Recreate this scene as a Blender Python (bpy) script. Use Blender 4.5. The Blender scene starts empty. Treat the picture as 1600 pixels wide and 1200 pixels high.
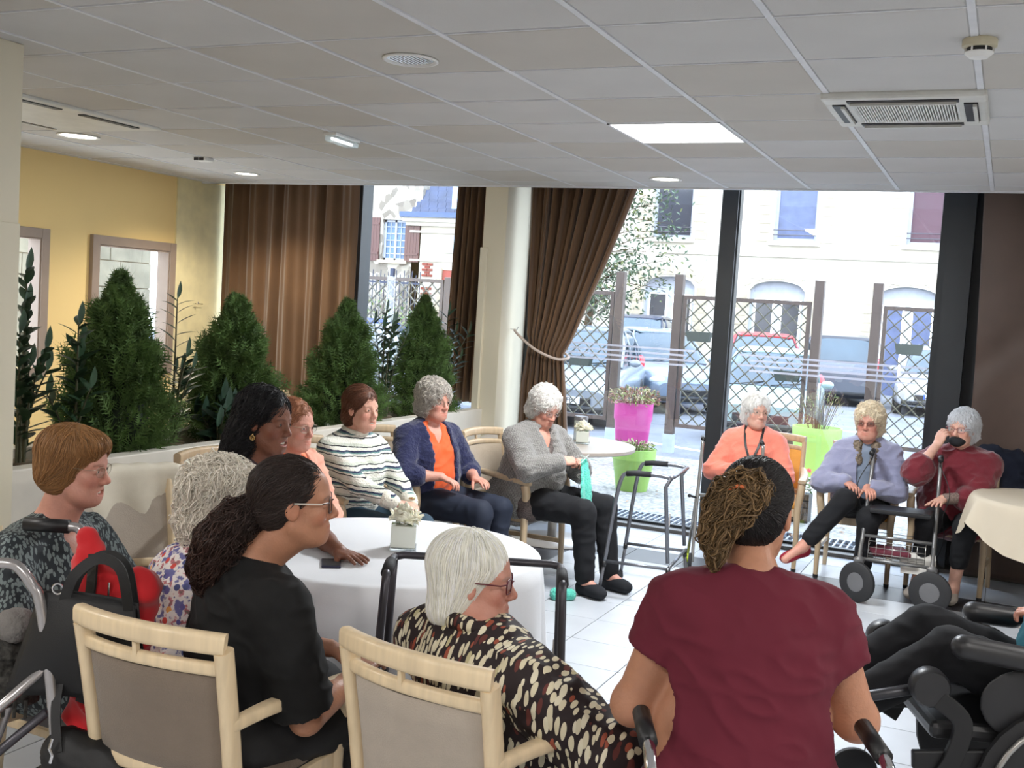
import bpy, bmesh, math, random
import numpy as np
from mathutils import Vector, Matrix

SC = bpy.context.scene
COL = SC.collection
RND = random.Random(7)
NPR = np.random.RandomState(11)
pi = math.pi

# ------------------------------------------------------------------ camera
yw, pt, rl = .4236, -.0691, .0622
fwd = Vector((-math.sin(yw)*math.cos(pt), math.cos(yw)*math.cos(pt), math.sin(pt)))
rgt = Vector((math.cos(yw), math.sin(yw), 0))
upv = rgt.cross(fwd)
cr, sr = math.cos(rl), math.sin(rl)
ax = cr*rgt + sr*upv
ay = -sr*rgt + cr*upv
cam_d = bpy.data.cameras.new('camera')
cam = bpy.data.objects.new('camera', cam_d); COL.objects.link(cam)
M = Matrix((ax, ay, -fwd)).transposed().to_4x4()
M.translation = Vector((0, 0, 1.72))
cam.matrix_world = M
cam_d.sensor_width = 36
cam_d.lens = 36*1706.6/1600
cam_d.clip_start = .02
SC.camera = cam

# ------------------------------------------------------------------ world, view, lights
SC.view_settings.view_transform = 'Standard'
SC.view_settings.look = 'None'
SC.view_settings.exposure = 1.0
SC.view_settings.gamma = 1.0
SC.view_settings.use_curve_mapping = False
W = bpy.data.worlds.new('sky'); SC.world = W; W.use_nodes = True
wn = W.node_tree.nodes; wl = W.node_tree.links
bg = wn['Background']
tc = wn.new('ShaderNodeTexCoord'); sx = wn.new('ShaderNodeSeparateXYZ'); cr_ = wn.new('ShaderNodeValToRGB')
wl.new(tc.outputs['Generated'], sx.inputs[0]); wl.new(sx.outputs['Z'], cr_.inputs[0])
cr_.color_ramp.elements[0].position = 0.0; cr_.color_ramp.elements[0].color = (.86, .93, 1, 1)
cr_.color_ramp.elements[1].position = .9; cr_.color_ramp.elements[1].color = (.62, .78, 1, 1)
wl.new(cr_.outputs[0], bg.inputs[0])
bg.inputs[1].default_value = 3.6

def light(name, kind, loc, energy, size=1, rot=(0, 0, 0), col=(1, 1, 1), size_y=None, spot=None):
    d = bpy.data.lights.new(name, kind); o = bpy.data.objects.new(name, d); COL.objects.link(o)
    o.location = loc; o.rotation_euler = rot; d.energy = energy; d.color = col
    if kind == 'AREA':
        d.size = size
        if size_y: d.shape = 'RECTANGLE'; d.size_y = size_y
    elif kind == 'SUN': d.angle = size
    else: d.shadow_soft_size = size
    if spot: d.spot_size = spot; d.spot_blend = .6
    return o
light('sun', 'SUN', (0, 0, 20), .9, .25, (math.radians(38), 0, math.radians(-28)), (1, .96, .9))
# recessed lamps in view (the panels and downlights themselves are built with the ceiling)
light('panel_lamp', 'AREA', (-1.68, 5.69, 2.68), 52, .55, (0, 0, 0), (.93, .97, 1))
for lx, ly in ((-5.85, 5.58), (-2.31, 7.55), (-5.9, 7.44)):
    light('downlight_lamp', 'SPOT', (lx, ly, 2.68), 22 if ly != 7.44 else 60, .06, (0, 0, 0), (1, .86, .66), spot=2.4)
for lx, ly in ((-2.6, -.6), (-.2, -.6), (1.7, 1.6), (-4.8, 1.4), (1.7, 4.6)):  # unseen fill lamps added behind and beside the camera, without fittings
    light('fill_lamp', 'AREA', (lx, ly, 2.66), 27, .6, (0, 0, 0), (1, .965, .93))

# ------------------------------------------------------------------ materials
MATS = {}
def P(name, col, rough=.6, metal=0, noise=.06, scale=8, bump=0, bscale=60, spec=.5, sheen=0, sss=0, trans=0, emit=0, coat=0, attr=None, alpha=1):
    if name in MATS: return MATS[name]
    m = bpy.data.materials.new(name); m.use_nodes = True; MATS[name] = m
    nt = m.node_tree; N = nt.nodes; L = nt.links; b = N['Principled BSDF']
    b.inputs['Roughness'].default_value = rough; b.inputs['Metallic'].default_value = metal
    b.inputs['Specular IOR Level'].default_value = spec
    if sheen: b.inputs['Sheen Weight'].default_value = sheen
    if coat: b.inputs['Coat Weight'].default_value = coat
    if trans: b.inputs['Transmission Weight'].default_value = trans
    if alpha < 1: b.inputs['Alpha'].default_value = alpha
    if sss:
        b.inputs['Subsurface Weight'].default_value = sss
        b.inputs['Subsurface Radius'].default_value = (.02, .008, .004)
        b.inputs['Subsurface Scale'].default_value = .6
    c = (*col, 1)
    t = N.new('ShaderNodeTexCoord')
    n = N.new('ShaderNodeTexNoise'); n.inputs['Scale'].default_value = scale; n.inputs['Detail'].default_value = 5
    L.new(t.outputs['Object'], n.inputs['Vector'])
    mx = N.new('ShaderNodeMix'); mx.data_type = 'RGBA'; mx.blend_type = 'MULTIPLY'; mx.inputs[0].default_value = 1
    rp = N.new('ShaderNodeMapRange'); rp.inputs[1].default_value = .3; rp.inputs[2].default_value = .7
    rp.inputs[3].default_value = 1-noise*1.6; rp.inputs[4].default_value = 1+noise
    L.new(n.outputs[0], rp.inputs[0]); L.new(rp.outputs[0], mx.inputs[7])
    if attr:
        a = N.new('ShaderNodeAttribute'); a.attribute_name = attr; L.new(a.outputs[0], mx.inputs[6])
    else: mx.inputs[6].default_value = c
    L.new(mx.outputs[2], b.inputs['Base Color'])
    if bump:
        n2 = N.new('ShaderNodeTexNoise'); n2.inputs['Scale'].default_value = bscale; n2.inputs['Detail'].default_value = 3
        L.new(t.outputs['Object'], n2.inputs['Vector'])
        bp = N.new('ShaderNodeBump'); bp.inputs[0].default_value = bump; bp.inputs[1].default_value = .01
        L.new(n2.outputs[0], bp.inputs['Height']); L.new(bp.outputs[0], b.inputs['Normal'])
    if emit:
        b.inputs['Emission Color'].default_value = c; b.inputs['Emission Strength'].default_value = emit
    return m

def srgb(r, g, b):
    f = lambda v: (v/255/12.92) if v <= 10 else ((v/255+.055)/1.055)**2.4
    return (f(r), f(g), f(b))

def nodes_of(m):
    return m.node_tree.nodes, m.node_tree.links, m.node_tree.nodes['Principled BSDF']

def base_from(m, build):
    """replace base colour of m with the output of build(N, L, coordinate_output)"""
    N, L, b = nodes_of(m)
    t = [n for n in N if n.type == 'TEX_COORD'][0]
    out = build(N, L, t.outputs['Object'])
    for l in list(b.inputs['Base Color'].links): L.remove(l)
    L.new(out, b.inputs['Base Color'])
    return m

def ramp(N, L, fac, stops, const=False):
    r = N.new('ShaderNodeValToRGB'); cr = r.color_ramp
    if const: cr.interpolation = 'CONSTANT'
    while len(cr.elements) < len(stops): cr.elements.new(.5)
    for e, (p, c) in zip(cr.elements, stops): e.position = p; e.color = (*c, 1)
    L.new(fac, r.inputs[0]); return r.outputs[0]

def glass_mat(name, tint=(1, 1, 1), gloss=.07, rough=0.0, grey=0):
    if name in MATS: return MATS[name]
    m = bpy.data.materials.new(name); m.use_nodes = True; MATS[name] = m
    N, L = m.node_tree.nodes, m.node_tree.links
    N.remove(N['Principled BSDF']); out = N['Material Output']
    t = N.new('ShaderNodeBsdfTransparent'); t.inputs[0].default_value = (*tint, 1)
    g = N.new('ShaderNodeBsdfGlossy'); g.inputs['Roughness'].default_value = rough; g.inputs[0].default_value = (.95, .97, 1, 1)
    mx = N.new('ShaderNodeMixShader'); mx.inputs[0].default_value = gloss
    L.new(t.outputs[0], mx.inputs[1]); L.new(g.outputs[0], mx.inputs[2]); L.new(mx.outputs[0], out.inputs[0])
    return m

# ------------------------------------------------------------------ mesh helpers
class MB:
    def __init__(s): s.v = []; s.f = []; s.m = []; s.cur = 0
    def add(s, vs, fs):
        o = len(s.v); s.v += [tuple(v) for v in vs]; s.f += [tuple(i+o for i in f) for f in fs]; s.m += [s.cur]*len(fs); return s
    def box(s, x0, y0, z0, x1, y1, z1, mat=None):
        vs = [Vector((x, y, z)) for x in (x0, x1) for y in (y0, y1) for z in (z0, z1)]
        if mat: vs = [mat @ v for v in vs]
        return s.add(vs, [(0, 1, 3, 2), (4, 6, 7, 5), (0, 4, 5, 1), (2, 3, 7, 6), (0, 2, 6, 4), (1, 5, 7, 3)])
    def bar(s, a, b, w, d, up=(0, 0, 1)):
        a, b = Vector(a), Vector(b); t = (b-a).normalized(); u = Vector(up)
        if abs(t.dot(u)) > .98: u = Vector((0, 1, 0))
        x = t.cross(u).normalized()*w/2; y = x.cross(t).normalized()*d/2
        vs = [p+i*x+j*y for p in (a, b) for i, j in ((-1, -1), (1, -1), (1, 1), (-1, 1))]
        return s.add(vs, [(3, 2, 1, 0), (4, 5, 6, 7), (0, 1, 5, 4), (1, 2, 6, 5), (2, 3, 7, 6), (3, 0, 4, 7)])
    def sweep(s, pts, sec, up=(0, 0, 1), closed=False, scales=None, caps=True):
        """sec: list of 2-D points (side, up)"""
        pts = [Vector(p) for p in pts]; n = len(pts); k = len(sec); vs = []
        pu = None
        for i, p in enumerate(pts):
            if closed: t = (pts[(i+1) % n]-pts[i-1]).normalized()
            else: t = (pts[min(i+1, n-1)]-pts[max(i-1, 0)]).normalized()
            if pu is None:
                u = Vector(up)
                if abs(t.dot(u)) > .95: u = Vector((0, 1, 0)) if abs(t.y) < .9 else Vector((1, 0, 0))
            else: u = pu
            x = t.cross(u).normalized(); y = x.cross(t).normalized(); pu = y
            sc = scales[i] if scales else 1
            if not isinstance(sc, (tuple, list)): sc = (sc, sc)
            for a, b in sec: vs.append(p+x*a*sc[0]+y*b*sc[1])
        fs = []
        for i in range(n if closed else n-1):
            j = (i+1) % n
            for q in range(k):
                r = (q+1) % k
                fs.append((i*k+q, i*k+r, j*k+r, j*k+q))
        if caps and not closed:
            fs.append(tuple(reversed(range(k)))); fs.append(tuple((n-1)*k+q for q in range(k)))
        return s.add(vs, fs)
    def tube(s, pts, r, n=10, closed=False, caps=True):
        rs = r if isinstance(r, (list, tuple)) else None
        sec = [(math.cos(2*pi*q/n)*(1 if rs else r), math.sin(2*pi*q/n)*(1 if rs else r)) for q in range(n)]
        return s.sweep(pts, sec, closed=closed, scales=rs, caps=caps)
    def lathe(s, prof, n=24, c=(0, 0, 0), axis='z', sq=None):
        vs = []; k = len(prof)
        for i in range(n):
            a = 2*pi*i/n
            for r, z in prof:
                cx, cy = math.cos(a), math.sin(a)
                if sq:
                    e = 2/sq; cx = math.copysign(abs(cx)**e, cx); cy = math.copysign(abs(cy)**e, cy)
                p = (r*cx, r*cy, z)
                if axis == 'x': p = (p[2], p[0], p[1])
                if axis == 'y': p = (p[0], p[2], p[1])
                vs.append((p[0]+c[0], p[1]+c[1], p[2]+c[2]))
        fs = []
        for i in range(n):
            j = (i+1) % n
            for q in range(k-1): fs.append((i*k+q, j*k+q, j*k+q+1, i*k+q+1))
        if prof[0][0] > 1e-5: fs.append(tuple(reversed([i*k for i in range(n)])))
        if prof[-1][0] > 1e-5: fs.append(tuple(i*k+k-1 for i in range(n)))
        return s.add(vs, fs)
    def grid(s, nu, nv, fn, wrap=False):
        vs = [fn(i/(nu-1 if not wrap else nu), j/(nv-1)) for i in range(nu) for j in range(nv)]
        fs = []
        for i in range(nu if wrap else nu-1):
            a = (i+1) % nu
            for j in range(nv-1): fs.append((i*nv+j, a*nv+j, a*nv+j+1, i*nv+j+1))
        return s.add(vs, fs)
    def ball(s, c, r, n=12, m=8):
        if not isinstance(r, (tuple, list)): r = (r, r, r)
        vs = [(c[0], c[1], c[2]-r[2])]
        for j in range(1, m):
            ph = -pi/2+pi*j/m
            for i in range(n):
                th = 2*pi*i/n
                vs.append((c[0]+r[0]*math.cos(ph)*math.cos(th), c[1]+r[1]*math.cos(ph)*math.sin(th), c[2]+r[2]*math.sin(ph)))
        vs.append((c[0], c[1], c[2]+r[2])); fs = []
        for i in range(n):
            j = (i+1) % n
            fs.append((0, 1+j, 1+i)); fs.append((len(vs)-1, 1+(m-2)*n+i, 1+(m-2)*n+j))
            for q in range(m-2): fs.append((1+q*n+i, 1+q*n+j, 1+(q+1)*n+j, 1+(q+1)*n+i))
        return s.add(vs, fs)
    def build(s, name, mat, parent=None, smooth=False, bevel=0, loc=None, rot=None, seg=2, solid=0, sub=0, label=None, angle=None):
        me = bpy.data.meshes.new(name); me.from_pydata(s.v, [], s.f)
        mats = mat if isinstance(mat, (list, tuple)) else [mat]
        for m in mats: me.materials.append(m)
        if len(mats) > 1: me.polygons.foreach_set('material_index', s.m)
        if smooth: me.polygons.foreach_set('use_smooth', [True]*len(s.f))
        if smooth and angle: me.set_sharp_from_angle(angle=angle)
        me.update()
        o = bpy.data.objects.new(name, me); COL.objects.link(o)
        if parent: o.parent = parent
        if loc is not None: o.location = loc
        if rot is not None: o.rotation_euler = rot if isinstance(rot, (tuple, list)) else (0, 0, rot)
        if solid:
            md = o.modifiers.new('solid', 'SOLIDIFY'); md.thickness = solid; md.offset = 0
        if bevel:
            md = o.modifiers.new('bevel', 'BEVEL'); md.width = bevel; md.segments = seg; md.limit_method = 'ANGLE'; md.angle_limit = .6
            md.harden_normals = False
        if sub:
            md = o.modifiers.new('sub', 'SUBSURF'); md.levels = sub; md.render_levels = sub
        if label: o['label'] = label
        return o

def empty(name, loc=(0, 0, 0), rz=0):
    o = bpy.data.objects.new(name, None); COL.objects.link(o); o.location = loc; o.rotation_euler = (0, 0, rz); o.empty_display_size = .1
    return o
def tag(o, label, cat, group=None, kind=None):
    o['label'] = label; o['category'] = cat
    if group: o['group'] = group
    if kind: o['kind'] = kind
    return o
def thing(name, label, cat, loc=(0, 0, 0), rz=0, group=None): return tag(empty(name, loc, rz), label, cat, group)
def struct(o): o['kind'] = 'structure'; return o
def dup(root, loc, rz, label, group=None):
    def cp(o, par):
        c = o.copy(); COL.objects.link(c); c.parent = par
        for ch in o.children: cp(ch, c)
        return c
    r = cp(root, None); r.location = loc; r.rotation_euler = (0, 0, rz); r['label'] = label
    if group: r['group'] = group
    return r
def lerp(a, b, t): return a+(b-a)*t
def spline(pts, n=8):
    """Catmull-Rom through pts"""
    pts = [Vector(p) for p in pts]; out = []
    for i in range(len(pts)-1):
        p0 = pts[max(i-1, 0)]; p1 = pts[i]; p2 = pts[i+1]; p3 = pts[min(i+2, len(pts)-1)]
        for k in range(n):
            t = k/n
            out.append(.5*((2*p1)+(p2-p0)*t+(2*p0-5*p1+4*p2-p3)*t*t+(3*p1-p0-3*p2+p3)*t**3))
    out.append(pts[-1]); return out

def text_mesh(name, body, size, mat, parent, loc, rot, extrude=.001):
    cu = bpy.data.curves.new(name, 'FONT'); cu.body = body; cu.size = size; cu.align_x = 'CENTER'; cu.extrude = extrude
    o = bpy.data.objects.new(name, cu); COL.objects.link(o); bpy.context.view_layer.update()
    me = bpy.data.meshes.new_from_object(o.evaluated_get(bpy.context.evaluated_depsgraph_get())); bpy.data.objects.remove(o); bpy.data.curves.remove(cu)
    me.materials.clear(); me.materials.append(mat); o = bpy.data.objects.new(name, me); COL.objects.link(o); o.parent = parent; o.location = loc; o.rotation_euler = rot
    return o
# ================================================================== THE ROOM
CEIL = 2.704
m_tile_w = P('floor_tile_pale', srgb(184, 188, 194), .32, noise=.05, scale=3, spec=.35)
m_tile_d = P('floor_tile_dark', srgb(66, 66, 70), .35, noise=.08, scale=3)
m_grout = P('grout', srgb(80, 80, 78), .9)
m_ceil = P('ceiling_tile_white', srgb(202, 201, 199), .9, noise=.03, scale=2, bump=.15, bscale=220)
m_ceil2 = P('ceiling_tile_cream', srgb(195, 191, 184), .9, noise=.03, scale=2, bump=.15, bscale=220)
m_rail = P('ceiling_rail_white', srgb(222, 224, 228), .5)
m_wallY = P('wall_yellow', srgb(236, 208, 146), .8, noise=.02, scale=1)
m_wallC = P('wall_cream', srgb(215, 212, 206), .8, noise=.02, scale=1)
m_pillar = P('pillar_cream', srgb(214, 206, 184), .7, noise=.03, scale=1.5)
m_dark = P('dark_metal', srgb(42, 46, 50), .4, noise=.05)
m_white = P('white_paint', srgb(235, 235, 232), .5)
m_black = P('black_plastic', srgb(22, 22, 24), .45)
m_chrome = P('chrome', (.75, .75, .77), .12, 1)
m_glass = glass_mat('window_glass', (.97, .985, 1), .06)

# floor: grid axes x = -0.342-ish*..., 0.396 m tiles
TF = .396
FX0, FY0 = -.397, 7.338   # a joint line in x, a joint line in y (front edge of the dark strip)
fl = MB(); fl.box(-7.6, -3.2, -.12, 3.2, 8.62, -.006)
floor = struct(fl.build('floor', m_grout))
def tile_mesh(name, w, d, mat, t=.006, g=.0022):
    b = MB(); x, y = w/2-g, d/2-g; e = .0012
    vs = [(-x, -y, -t), (x, -y, -t), (x, y, -t), (-x, y, -t), (-x, -y, -e), (x, -y, -e), (x, y, -e), (-x, y, -e),
          (-x+e, -y+e, 0), (x-e, -y+e, 0), (x-e, y-e, 0), (-x+e, y-e, 0)]
    b.add(vs, [(0, 1, 5, 4), (1, 2, 6, 5), (2, 3, 7, 6), (3, 0, 4, 7), (4, 5, 9, 8), (5, 6, 10, 9), (6, 7, 11, 10), (7, 4, 8, 11), (8, 9, 10, 11)])
    me = bpy.data.meshes.new(name); me.from_pydata(b.v, [], b.f); me.materials.append(mat); return me
tw = tile_mesh('floor_tile', TF, TF, m_tile_w); td = tile_mesh('floor_tile_dark', TF, TF, m_tile_d)
cells = []
for i in range(-18, 9):
    for j in range(-26, 4):
        x = FX0+(i+.5)*TF; y = FY0+(j+.5)*TF
        if x < -7.5 or x > 3.1 or y < -3.1 or y > 8.5: continue
        dark = j in (0,) or (y > 3 and -3.4 < x < -2.75 and y < 7.3) or (j == 1 and False)
        # distance-based choice of the ones seen
        q = Vector((x, y, -1.72)); z = q.dot(fwd); u = 800+1706.6*q.dot(ax)/max(z, .01); v = 600-1706.6*q.dot(ay)/max(z, .01)
        vis = z > .3 and -150 < u < 1750 and v < 1380 and y < 8.6 and not (x < -4.6 and y > 3)
        cells.append((not vis, z, x, y, dark))
cells.sort()
for k, (nv, z, x, y, dark) in enumerate(cells[:290]):
    if nv: break
    o = bpy.data.objects.new('floor_tile', td if dark else tw); COL.objects.link(o); o.parent = floor; o.location = (x, y, 0)
rest_w, rest_d = MB(), MB()
for (nv, z, x, y, dark) in cells[k:]:
    e = TF/2-.0022
    (rest_d if dark else rest_w).box(x-e, y-e, -.006, x+e, y+e, 0)
for b, m_ in ((rest_w, m_tile_w), (rest_d, m_tile_d)):
    if b.v: o = b.build('distant_floor_tiles', m_, floor); o['kind'] = 'stuff'

# ceiling: 0.6 m tiles between rails
CX0, CY0 = -1.388, 3.587
ceil_b = MB(); ceil_b.box(-7.6, -3.2, CEIL+.03, 3.2, 8.07, CEIL+.16)
ceil_b.box(-7.6, 8.045, CEIL-.012, 3.2, 8.075, CEIL+.36)       # fascia at the curtain pocket
ceil_b.box(-7.6, 8.07, CEIL+.33, 3.2, 8.75, CEIL+.4)
ceiling = struct(ceil_b.build('ceiling', m_rail))
T = .6
cme = []
for mm in (m_ceil, m_ceil2):
    b = MB(); e = T/2-.010; f = .008
    vs = [(-e, -e, .02), (e, -e, .02), (e, e, .02), (-e, e, .02), (-e, -e, .004), (e, -e, .004), (e, e, .004), (-e, e, .004),
          (-e+f, -e+f, -.001), (e-f, -e+f, -.001), (e-f, e-f, -.001), (-e+f, e-f, -.001)]
    b.add(vs, [(0, 4, 5, 1), (1, 5, 6, 2), (2, 6, 7, 3), (3, 7, 4, 0), (4, 8, 9, 5), (5, 9, 10, 6), (6, 10, 11, 7), (7, 11, 8, 4), (8, 11, 10, 9)])
    me = bpy.data.meshes.new('ceiling_tile'); me.from_pydata(b.v, [], b.f); me.materials.append(mm); cme.append(me)
skip = {(-1, 3)}                      # the luminous panel
skip_ac = {(1, 2)}
nr = random.Random(3)
for i in range(-10, 6):
    for j in range(-11, 8):
        x = CX0+(i+.5)*T; y = CY0+(j+.5)*T
        if x < -7.3 or x > 2.6 or y < -2.6 or y > 7.9: continue
        if (i, j) in skip or (i, j) in skip_ac: continue
        if y < -1.6 and (i+j) % 1 == 0 and x > 2.0: continue
        o = bpy.data.objects.new('ceiling_tile', cme[nr.random() < .35]); COL.objects.link(o); o.parent = ceiling
        o.location = (x, y, CEIL+nr.uniform(-.0015, .0015))
b = MB()
y = CY0+7*T
b.box(-7.3, 7.79, CEIL, 3.0, 8.044, CEIL+.02); b.build('cut_tile_row', m_ceil, ceiling)
for i in range(-9, 8):
    x = CX0+i*T; b = MB(); w = .012 if i > 0-2 else .009
    b.box(x-w, -2.8, CEIL-.003, x+w, 8.045, CEIL+.012); b.build('ceiling_rail', m_rail, ceiling)
for j in range(-10, 8):
    y = CY0+j*T; b = MB(); b.box(-7.3, y-.0035, CEIL-.001, 3.0, y+.0035, CEIL+.012); b.build('cross_rail', m_rail, ceiling)

# walls
b = MB()
for q in ((-3.2, 0, 5.375, 3.1), (5.375, 0, 6.225, 1.025), (5.375, 2.035, 6.225, 3.1), (6.225, 0, 6.815, 3.1), (6.815, 0, 7.645, 1.025), (6.815, 2.035, 7.645, 3.1), (7.645, 0, 8.9, 3.1)):
    b.box(-7.0, q[0], q[1], -6.9, q[2], q[3])
struct(b.build('wall_left', m_wallY))
b = MB(); b.box(-6.9, 7.735, 0, -6.885, 8.62, 2.704)
struct(b.build('trim_1', P('wall_pale_yellow', srgb(232, 222, 178), .8)))
b = MB(); b.box(3.0, -3.2, 0, 3.2, 8.9, 3.1); struct(b.build('wall_right', m_wallC))
b = MB(); b.box(-7.2, -3.4, 0, 3.2, -3.2, 3.1); struct(b.build('wall_back', m_wallC))
# window wall: head, right-hand return
b = MB(); b.box(-7.2, 8.62, 2.98, 3.2, 8.85, 3.3); struct(b.build('wall_front', m_dark))
b = MB(); b.box(-.47, 8.5, 0, -.29, 8.75, 3.0); b.box(.9, 8.55, 0, 3.0, 8.75, 3.0); b.box(-.29, 8.64, 0, .9, 8.7, 3.)
struct(b.build('trim_2', m_dark))
# pillars
b = MB(); b.box(-3.985, 8.08, 0, -3.78, 8.62, 3.0); b.box(-3.99, 8.05, .0, -3.93, 8.09, 2.2)
struct(b.build('trim_3', m_pillar, bevel=.004))
b = MB(); b.box(-4.25, 2.45, 0, -3.9, 3.41, CEIL); b.box(-4.2, 2.42, 0, -3.885, 3.0, 2.05)
struct(b.build('trim_4', m_pillar, bevel=.004))
b = MB(); b.box(-3.897, 3.2, .05, -3.885, 3.405, 1.95); struct(b.build('trim_5', m_pillar, bevel=.003))

# window frames and panes
wx = [(-7.18, -7.09), (-5.52, -5.44), (-4.0, -3.9), (-2.13, -2.0), (-.48, -.3)]
def pane(n, x0, x1):
    fr = MB(); t = .05
    fr.box(x0, 8.57, 0, x1, 8.63, .05); fr.box(x0, 8.57, 2.94, x1, 8.63, 3.0)
    fr.box(x0, 8.57, .05, x0+t, 8.63, 2.94); fr.box(x1-t, 8.57, .05, x1, 8.63, 2.94)
    w = struct(fr.build('window_%d' % n, m_dark, bevel=.004))
    g = MB(); g.box(x0+t, 8.597, .05, x1-t, 8.603, 2.94); g.build('glass_pane', m_glass, w)
    return w
ws = [pane(1, -7.14, -5.48), pane(2, -5.48, -3.985), pane(3, -3.78, -2.06), pane(4, -2.06, -.47)]
for n, (x, w) in enumerate(((-7.14, .09), (-5.475, .1), (-2.065, .125))):
    b = MB(); b.box(x-w/2, 8.5, 0, x+w/2, 8.68, 3.0)
    if n == 2:
        b.box(x-w/2-.012, 8.53, .02, x+w/2+.012, 8.62, 2.99)
    struct(b.build('trim_%d' % (6+n), m_dark, bevel=.005))
# frosted safety stripes on the panes
m_strip = P('frosted_film', srgb(225, 230, 245), .7, alpha=.55)
for (x0, x1, zc, w) in ((-3.45, -2.28, 1.405, ws[2]), (-1.93, -.53, 1.405, ws[3])):
    for k in range(4):
        b = MB(); z = zc+.062-k*.04
        b.box(x0+(k % 2)*.09, 8.590, z-.008, x1-(k % 2)*.07, 8.5945, z+.008); b.build('frosted_stripe', m_strip, w)
b = MB(); b.box(-7.1, 8.46, -.004, .9, 8.66, .03); struct(b.build('trim_9', P('sill_metal', srgb(96, 92, 88), .4, .6), bevel=.004))

# planter box running from the left pillar to the window pillar
m_plant = P('planter_white', srgb(214, 208, 196), .6, noise=.03)
pl = thing('planter_box', 'long cream low planter wall filled with gravel, in front of the yellow wall', 'planter', (0, 0, 0))
b = MB(); b.box(-4.0, 3.2, 0, -3.9, 8.1, .88); b.box(-4.5, 3.2, 0, -4.4, 8.1, .88); b.box(-4.4, 3.2, 0, -4.0, 8.1, .78)
b.build('side_wall', m_plant, pl, bevel=.006)
b = MB()
b.box(-3.905, 3.25, .03, -3.894, 8.05, .6); b.build('lower_panel', P('planter_grey', srgb(150, 144, 134), .6), pl)
gm = P('white_gravel', srgb(200, 196, 188), .9, noise=.25, scale=40, bump=1, bscale=60)
b = MB()
gr = random.Random(5)
for k in range(900):
    x = gr.uniform(-4.38, -4.02); y = gr.uniform(3.25, 8.05); r = gr.uniform(.012, .022)
    b.ball((x, y, .785+gr.uniform(0, .02)), (r, r*gr.uniform(.7, 1), r*.6), 5, 3)
o = b.build('gravel', gm, pl, smooth=False); o['kind'] = 'stuff'

# two window openings with taupe frames in the yellow wall
m_taupe = P('taupe_frame', srgb(150, 134, 122), .55, noise=.04)
for k, (y0, y1) in enumerate(((6.74, 7.72), (5.3, 6.3))):
    h0, h1 = .95, 2.11; t = .075; x0, x1 = -7.0, -6.86
    fr = MB(); r = struct(MB().box(x0, y0+t, h0, -6.87, y0+t+.012, h1-t).build('window_%d' % (5+k), m_taupe))
    for nm, bx in (('frame_side', (-6.9, y0, h0, -6.86, y0+t, h1)), ('frame_side', (-6.9, y1-t, h0, -6.86, y1, h1)), ('frame_top', (-6.9, y0+t, h1-t, -6.862, y1-t, h1)), ('frame_bottom', (-6.9, y0+t, h0, -6.862, y1-t, h0+t)),
                   ('reveal', (x0, y1-t-.012, h0+t, -6.87, y1-t, h1-t)), ('reveal', (x0, y0+t, h1-t-.012, -6.872, y1-t, h1-t))):
        b = MB(); b.box(*bx); b.build(nm, m_taupe, r, bevel=.003)
    b = MB(); b.box(-6.98, y0+t, h0+t, -6.975, y1-t, h1-t); b.build('glass_pane', m_glass, r)
# small coat hook on the pale wall
r = thing('wall_hook', 'tiny metal hook on the pale yellow wall beside the window', 'hook', (-6.883, 8.0, 1.58))
b = MB(); b.tube([(0, 0, 0), (.05, 0, 0), (.05, 0, .02)], .004, 6); b.tube([(.03, .09, .0), (.03, -.02, 0)], .003, 6)
b.build('hook_wire', m_chrome, r)

# ------------------------------------------------------------------ ceiling fittings
m_panel = P('light_panel_glow', (1, .98, .95), .5, emit=5)
m_warm = P('lamp_glow', (1, .93, .82), .5, emit=9)
m_dim = P('reflector_metal', (.85, .83, .78), .18, 1)
pnl = thing('light_panel', 'bright rectangular luminous panel set flush in the ceiling grid', 'ceiling light', (-1.388-.3, CY0+3.5*T, CEIL))
b = MB(); b.box(-.285, -.285, -.004, .285, .285, .01); b.build('diffuser', m_panel, pnl)
b = MB()
for q in ((-.297, -.297, -.285, .297), (.285, -.297, .297, .297), (-.297, -.297, .297, -.285), (-.297, .285, .297, .297)): b.box(q[0], q[1], -.008, q[2], q[3], .01)
b.build('frame', m_rail, pnl)
def downlight(x, y, lab, mat, r=.115):
    t = thing('round_downlight', lab, 'ceiling light', (x, y, CEIL))
    b = MB(); b.lathe([(r, -.002), (r, -.008), (r-.016, -.010), (r-.02, 0), (r-.02, -.002)], 32); b.build('rim', m_white, t, smooth=True)
    b = MB(); b.lathe([(r-.02, -.003), (r-.03, .0), (.0, .0)], 24)
    if mat is m_dim:
        b = MB(); b.lathe([(r-.02, -.004), (r-.045, .012), (0, .014)], 24)
        for k in range(9):
            xx = -.07+k*.0175; hh = math.sqrt(max(0, (r-.03)**2-xx*xx)); b.box(xx-.0015, -hh, -.006, xx+.0015, hh, .01)
    b.build('lamp', mat, t)
    return t
downlight(-2.31, 3.92, 'unlit round downlight with slatted reflector, nearest to the camera', m_dim)
downlight(-5.85, 5.58, 'brightly lit round downlight near the yellow wall', m_warm, .14)
downlight(-5.9, 7.44, 'dim round downlight above the long brown curtain', m_warm, .11)
downlight(-2.31, 7.555, 'lit round downlight just in front of the large window', m_warm)
t = thing('emergency_light', 'small clear rectangular emergency light on the ceiling', 'ceiling light', (-3.81, 5.70, CEIL), .07)
b = MB(); b.box(-.045, -.15, -.018, .045, .15, 0); b.build('base', m_white, t, bevel=.004)
b = MB(); b.box(-.04, -.145, -.055, .04, .145, -.018); b.build('cover', P('clear_plastic', srgb(215, 222, 222), .25, alpha=.75), t, bevel=.012)
b = MB(); b.tube([(-.0, -.12, -.035), (0, .12, -.035)], .01, 8); b.build('tube_lamp', P('tube_glow', (.9, .97, 1), .4, emit=2.5), t)
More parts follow.
